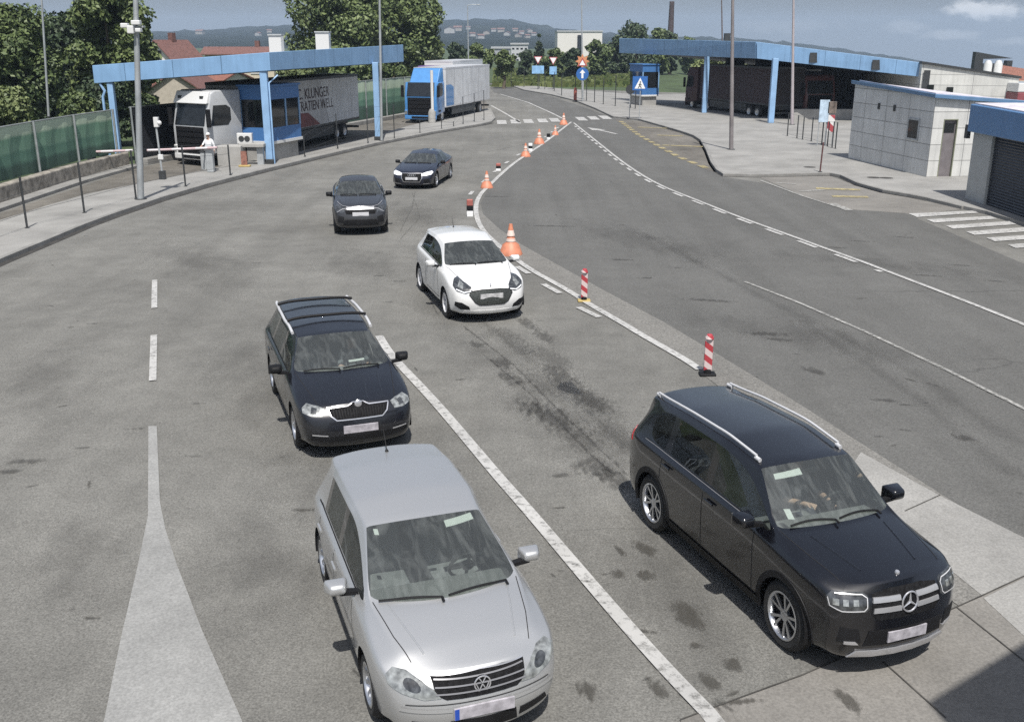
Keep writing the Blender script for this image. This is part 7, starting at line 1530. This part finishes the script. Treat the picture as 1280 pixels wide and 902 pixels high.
a, e = V(1270, 97, 71), V(1300, 140, 71); r_ = thing('parked_lorry', 'red and white lorry end showing past the white hall corner', 'lorry', ((a.x+e.x)/2, 71, -.1)); b = MB(); b.box(V(1275.5, 97, 71).x, e.x, 71, 75, .9, V(1275, 116, 71).z); b.build('body', mat('dull_red', (.22, .06, .07), .5), r_, bevel=.05); b = MB(); b.box(V(1275.5, 97, 71).x, e.x, 71.05, 75, V(1275, 115.5, 71).z, V(1275, 104, 71).z); b.build('upper_body', WHITEP, r_, bevel=.05)
t_ = MB(); t_.lathe([(0, -.15), (.5, -.15), (.5, .15), (0, .15)], (V(1285, 97, 71).x, 73, .42), 20, 'x'); t_.build('wheel', TYRE, r_)

# ---------------------------------------------------------------- trees
BARK = mat('bark', (.09, .07, .05), .9, var=.4, scale=6, bump=.6, bscale=14)
LF = [leaf_mat('leaves_deep', (.028, .048, .019), (.13, .17, .06)), leaf_mat('leaves_mid', (.036, .06, .022), (.155, .195, .07)), leaf_mat('leaves_pale', (.055, .08, .032), (.21, .245, .10)), leaf_mat('leaves_dark', (.014, .027, .015), (.07, .10, .045), .3)]
def tree(name, label, base, H, cx_r, cz0, cz1, nlobes, nleaf, lsize, mat_, seed, trunk=.3, group=None, shape='round', lean=(0, 0), ry=None, clump=.75):
    rg = np.random.default_rng(seed); rnd = random.Random(seed); base = Vector(base); root = thing(name, label, 'tree', base, 0, group); ry = ry or cx_r
    b = MB(); top = base+Vector((lean[0], lean[1], cz0+(cz1-cz0)*.55)); mid = base+Vector((lean[0]*.4+rnd.uniform(-.2, .2), lean[1]*.4, cz0*.7)); b.tube([base-Vector((0, 0, .4)), base+Vector((0, 0, .3)), mid, top], [trunk*1.5, trunk, trunk*.75, trunk*.2], 10)
    lob = []
    for i in range(nlobes):
        u = rnd.random()
        if shape == 'cone': zf = u; rad = (1-zf)*.95
        else: zf = u; rad = math.sqrt(max(.05, 1-(2*zf-1)**2*.85))
        a = rnd.uniform(0, 2*math.pi); rr_ = math.sqrt(rnd.random())*.82*rad
        c = Vector((lean[0]+cx_r*rr_*math.cos(a), lean[1]+ry*rr_*math.sin(a), cz0+(cz1-cz0)*(.10+.80*zf))); s = (.19+.16*rnd.random())*min(cx_r, (cz1-cz0)*.6)*(1 if shape != 'cone' else .5+.8*(1-zf)); lob.append((c, s))
        if i < 9: b.tube([mid+Vector((0, 0, rnd.uniform(-.1, .6)*cz0*.2)), base+c*.55+Vector((0, 0, cz0*.15)), base+c], [trunk*.45, trunk*.25, trunk*.08], 6)
    b.build('trunk', BARK, root, smooth=60)
    P = []; Nn = []; wts = np.array([s**2 for _, s in lob]); wts /= wts.sum(); cnt = rg.multinomial(nleaf, wts)
    for (c, s), k in zip(lob, cnt):
        d = rg.normal(size=(k, 3)); d /= np.linalg.norm(d, axis=1)[:, None]; r = s*(clump+(1.18-clump)*rg.random(k)**.6); r *= 1+.22*np.sin(d[:, 0]*5+d[:, 2]*4+c.x)
        P.append(np.array(c)+d*r[:, None]*np.array([1.12, 1.12, .88])); Nn.append(d)
    P = np.concatenate(P); Nn = np.concatenate(Nn); k = len(P)
    nrm = Nn*.55+rg.normal(size=(k, 3))*.55+np.array([0, 0, .35]); nrm /= np.linalg.norm(nrm, axis=1)[:, None]
    t1 = np.cross(nrm, rg.normal(size=(k, 3))); t1 /= np.linalg.norm(t1, axis=1)[:, None]; t2 = np.cross(nrm, t1); sz = lsize*(.55+.9*rg.random(k))[:, None]
    q = np.stack([P-t1*sz, P-t2*sz*.55+nrm*sz*.12, P+t1*sz, P+t2*sz*.55+nrm*sz*.12], 1).reshape(-1, 3)
    me = bpy.data.meshes.new('crown'); me.vertices.add(4*k); me.vertices.foreach_set('co', q.ravel()); me.loops.add(4*k); me.loops.foreach_set('vertex_index', np.arange(4*k)); me.polygons.add(k); me.polygons.foreach_set('loop_start', np.arange(0, 4*k, 4)); me.update(calc_edges=True); me.validate()
    me.materials.append(mat_); o = bpy.data.objects.new('crown', me); C.objects.link(o); o.parent = root; return root
MOREBACK = True
def tree_px(name, label, x0, x1, yt, yb, Y, nl, nleaf, ls, mt, seed, gz=None, **kw):
    """crown fills the pixel box x0-x1, yt-yb at depth Y"""
    a, e = V(x0, yt, Y), V(x1, yb, Y); gz = terr((a.x+e.x)/2, Y) if gz is None else gz
    return tree(name, label, ((a.x+e.x)/2, Y, gz), a.z-gz, (e.x-a.x)/2, e.z-gz, a.z-gz, nl, nleaf, ls, mt, seed, **kw)
tree_px('broadleaf_tree', 'large dark green tree filling the top left corner behind the thin pole', -70, 85, 8, 150, 64, 60, 30000, .155, LF[0], 1, trunk=.35)
tree_px('broadleaf_tree', 'tallest green tree at left, its crown leaving the top of the frame behind the canopy', 70, 200, -45, 150, 68, 70, 34000, .155, LF[1], 2, trunk=.4, clump=.7)
tree_px('broadleaf_tree', 'slim tree whose top spray shows right of the camera pole above the canopy', 150, 204, 16, 140, 77, 30, 9000, .16, LF[0], 3, trunk=.22)
tree_px('broadleaf_tree', 'low dark tree in the gap behind the left canopy column', 95, 190, 100, 170, 60, 28, 9000, .13, LF[3], 4, trunk=.2)
tree_px('shrub', 'pale leafy shrub spilling over the screen fence at the left edge', -60, 58, 112, 178, 47, 30, 14000, .10, LF[2], 5, trunk=.12)
tree_px('shrub', 'lower pale shrub behind the fence between the big tree and the canopy', 60, 130, 118, 165, 54, 20, 8000, .105, LF[1], 6, trunk=.1)
tree_px('broadleaf_tree', 'big rounded green tree left of the slim pole behind the canopy', 350, 486, -28, 108, 112, 64, 30000, .22, LF[1], 7, trunk=.45, clump=.7)
tree_px('broadleaf_tree', 'big rounded green tree right of the slim pole, its right flank dropping to the lorries', 450, 552, -12, 100, 118, 54, 26000, .22, LF[1], 8, trunk=.4, clump=.7)
tree_px('broadleaf_tree', 'low pale green tree seen under the canopy behind the lettered trailer', 340, 400, 76, 112, 98, 18, 4000, .2, LF[2], 9, trunk=.2)
tree_px('broadleaf_tree', 'reddish low tree behind the lettered trailer under the canopy end', 400, 530, 78, 112, 100, 22, 5000, .2, LF[0], 10, trunk=.2)
tree_px('broadleaf_tree', 'dark tree filling the gap behind the two tall trees at top left', 20, 150, 20, 150, 80, 40, 14000, .2, LF[3], 11, trunk=.3)
tree_px('broadleaf_tree', 'dark tree at the far left edge behind the corner tree', -90, 40, 30, 150, 76, 34, 11000, .2, LF[3], 12, trunk=.3)
for i, (x0, x1, yt, yb, Y, mi_, lab) in enumerate([(530, 560, 58, 88, 150, 2, 'pale small tree left of the far lamp pole'), (556, 586, 54, 86, 165, 3, 'dark small tree just left of the far lamp pole'), (583, 616, 56, 88, 150, 1, 'small tree right of the far lamp pole'), (616, 643, 62, 96, 135, 1, 'small round tree with a visible trunk at the road bend')]):
    tree_px('small_tree', lab, x0, x1, yt, yb, Y, 18, 4500, .23, LF[mi_], 20+i, trunk=.22)
tree_px('conifer', 'dark pointed conifer left of the white block', 664, 684, 38, 100, 190, 30, 3500, .34, LF[3], 30, trunk=.3, shape='cone')
for i, (x0, x1, yt, yb, Y, mi_, lab) in enumerate([(646, 668, 62, 104, 170, 3, 'dark tree behind the give way signs'), (678, 706, 58, 104, 165, 0, 'tree in front of the left end of the white block'), (702, 733, 60, 104, 160, 3, 'tree behind the keep right sign'), (730, 764, 48, 104, 170, 0, 'tree covering the right end of the white block'), (756, 790, 40, 104, 180, 3, 'tall dark tree left of the right canopy end'), (768, 822, 26, 100, 190, 3, 'tallest dark tree above the end of the right canopy'), (808, 838, 33, 100, 195, 0, 'dark tree left of the factory chimney'), (826, 850, 38, 90, 200, 3, 'narrow dark tree at the foot of the factory chimney'), (846, 878, 47, 90, 210, 0, 'low tree right of the factory chimney')]):
    tree_px('broadleaf_tree', lab, x0, x1, yt, yb, Y, 30, 7500, .27, LF[mi_], 40+i, trunk=.35, group=None)
for i, (x0, x1) in enumerate([(866, 905), (900, 945), (940, 985)]):
    tree_px('hedge_shrub', ['pale shrub left of the thick pole under the right canopy', 'pale shrub right of the thick pole under the right canopy', 'pale shrub behind the right canopy column'][i], x0, x1, 66, 100, 112, 14, 2400, .2, LF[2], 60+i, trunk=.12)
# rough grass and weeds beyond the bend
rg = np.random.default_rng(5); k = 9000; pts = []
while len(pts) < k:
    x, y = rg.uniform(618, 800), rg.uniform(88, 109)
    pts.append(tuple(G(x, 60+48*rg.random()**.35 if False else y)))
P = np.array(pts); hgt = (.25+.55*rg.random(k))[:, None]; an = rg.uniform(0, math.pi, k); dx = np.stack([np.cos(an), np.sin(an), 0*an], 1)*(.25+.3*rg.random(k))[:, None]; upv = np.stack([rg.normal(size=k)*.15, rg.normal(size=k)*.15, np.ones(k)], 1)*hgt
q = np.stack([P-dx, P+dx, P+dx*.5+upv, P-dx*.5+upv], 1).reshape(-1, 3); me = bpy.data.meshes.new('rough_grass'); me.vertices.add(4*k); me.vertices.foreach_set('co', q.ravel()); me.loops.add(4*k); me.loops.foreach_set('vertex_index', np.arange(4*k)); me.polygons.add(k); me.polygons.foreach_set('loop_start', np.arange(0, 4*k, 4)); me.update(calc_edges=True)
me.materials.append(leaf_mat('weeds', (.05, .08, .02), (.15, .17, .06), .1)); o = bpy.data.objects.new('rough_grass', me); C.objects.link(o); struct(o, 'stuff', 'rough green grass beyond the fenced bend')

# canopy over the camera side of the station; its corner throws the shade in the bottom right of the picture
zz = 7.6; sh = Vector((to_sun.x, to_sun.y))/to_sun.z*zz; e0, e1 = G(1181, 902).xy+sh, G(1280, 838).xy+sh; d = (e1-e0).normalized(); nn = Vector((d.y, -d.x)); p0 = e0-d*.02; p1_ = e0+d*9
r_ = thing('station_canopy', 'canopy of the near station building whose corner shades the slabs', 'canopy', (p1_.x, p1_.y-3, 0)); b = MB(); b.prism([tuple(p0), tuple(p1_), tuple(p1_+nn*7), tuple(p0+nn*7)], zz, zz+.5); b.build('roof', BLUEP, r_)
b = MB(); c_ = p1_+nn*3-d*1.5; b.box(c_.x-.2, c_.x+.2, c_.y-.2, c_.y+.2, 0, zz); b.build('column', BLUEC, r_)

# ---------------------------------------------------------------- air
hzb = MB(); hzb.box(-3700, 3700, -400, 4700, -260, 110); ho = hzb.build('haze', []); ho['kind'] = 'stuff'; ho['label'] = 'thin blue summer haze over the far hills'
hm = bpy.data.materials.new('haze_air'); hm.use_nodes = True; ht = hm.node_tree; ht.nodes.clear(); ho_ = ht.nodes.new('ShaderNodeOutputMaterial'); pv = ht.nodes.new('ShaderNodeVolumePrincipled')
pv.inputs['Color'].default_value = (.62, .78, 1.0, 1); pv.inputs['Density'].default_value = HAZE; ht.links.new(pv.outputs[0], ho_.inputs['Volume']); ho.data.materials.append(hm)
scene.cycles.volume_bounces = 0
tree('broadleaf_tree', 'green tree standing beyond the screen fence left of the picture', (-41, 55, 0), 10, 5.5, 2.2, 10, 40, 14000, .17, LF[1], 71, trunk=.35)
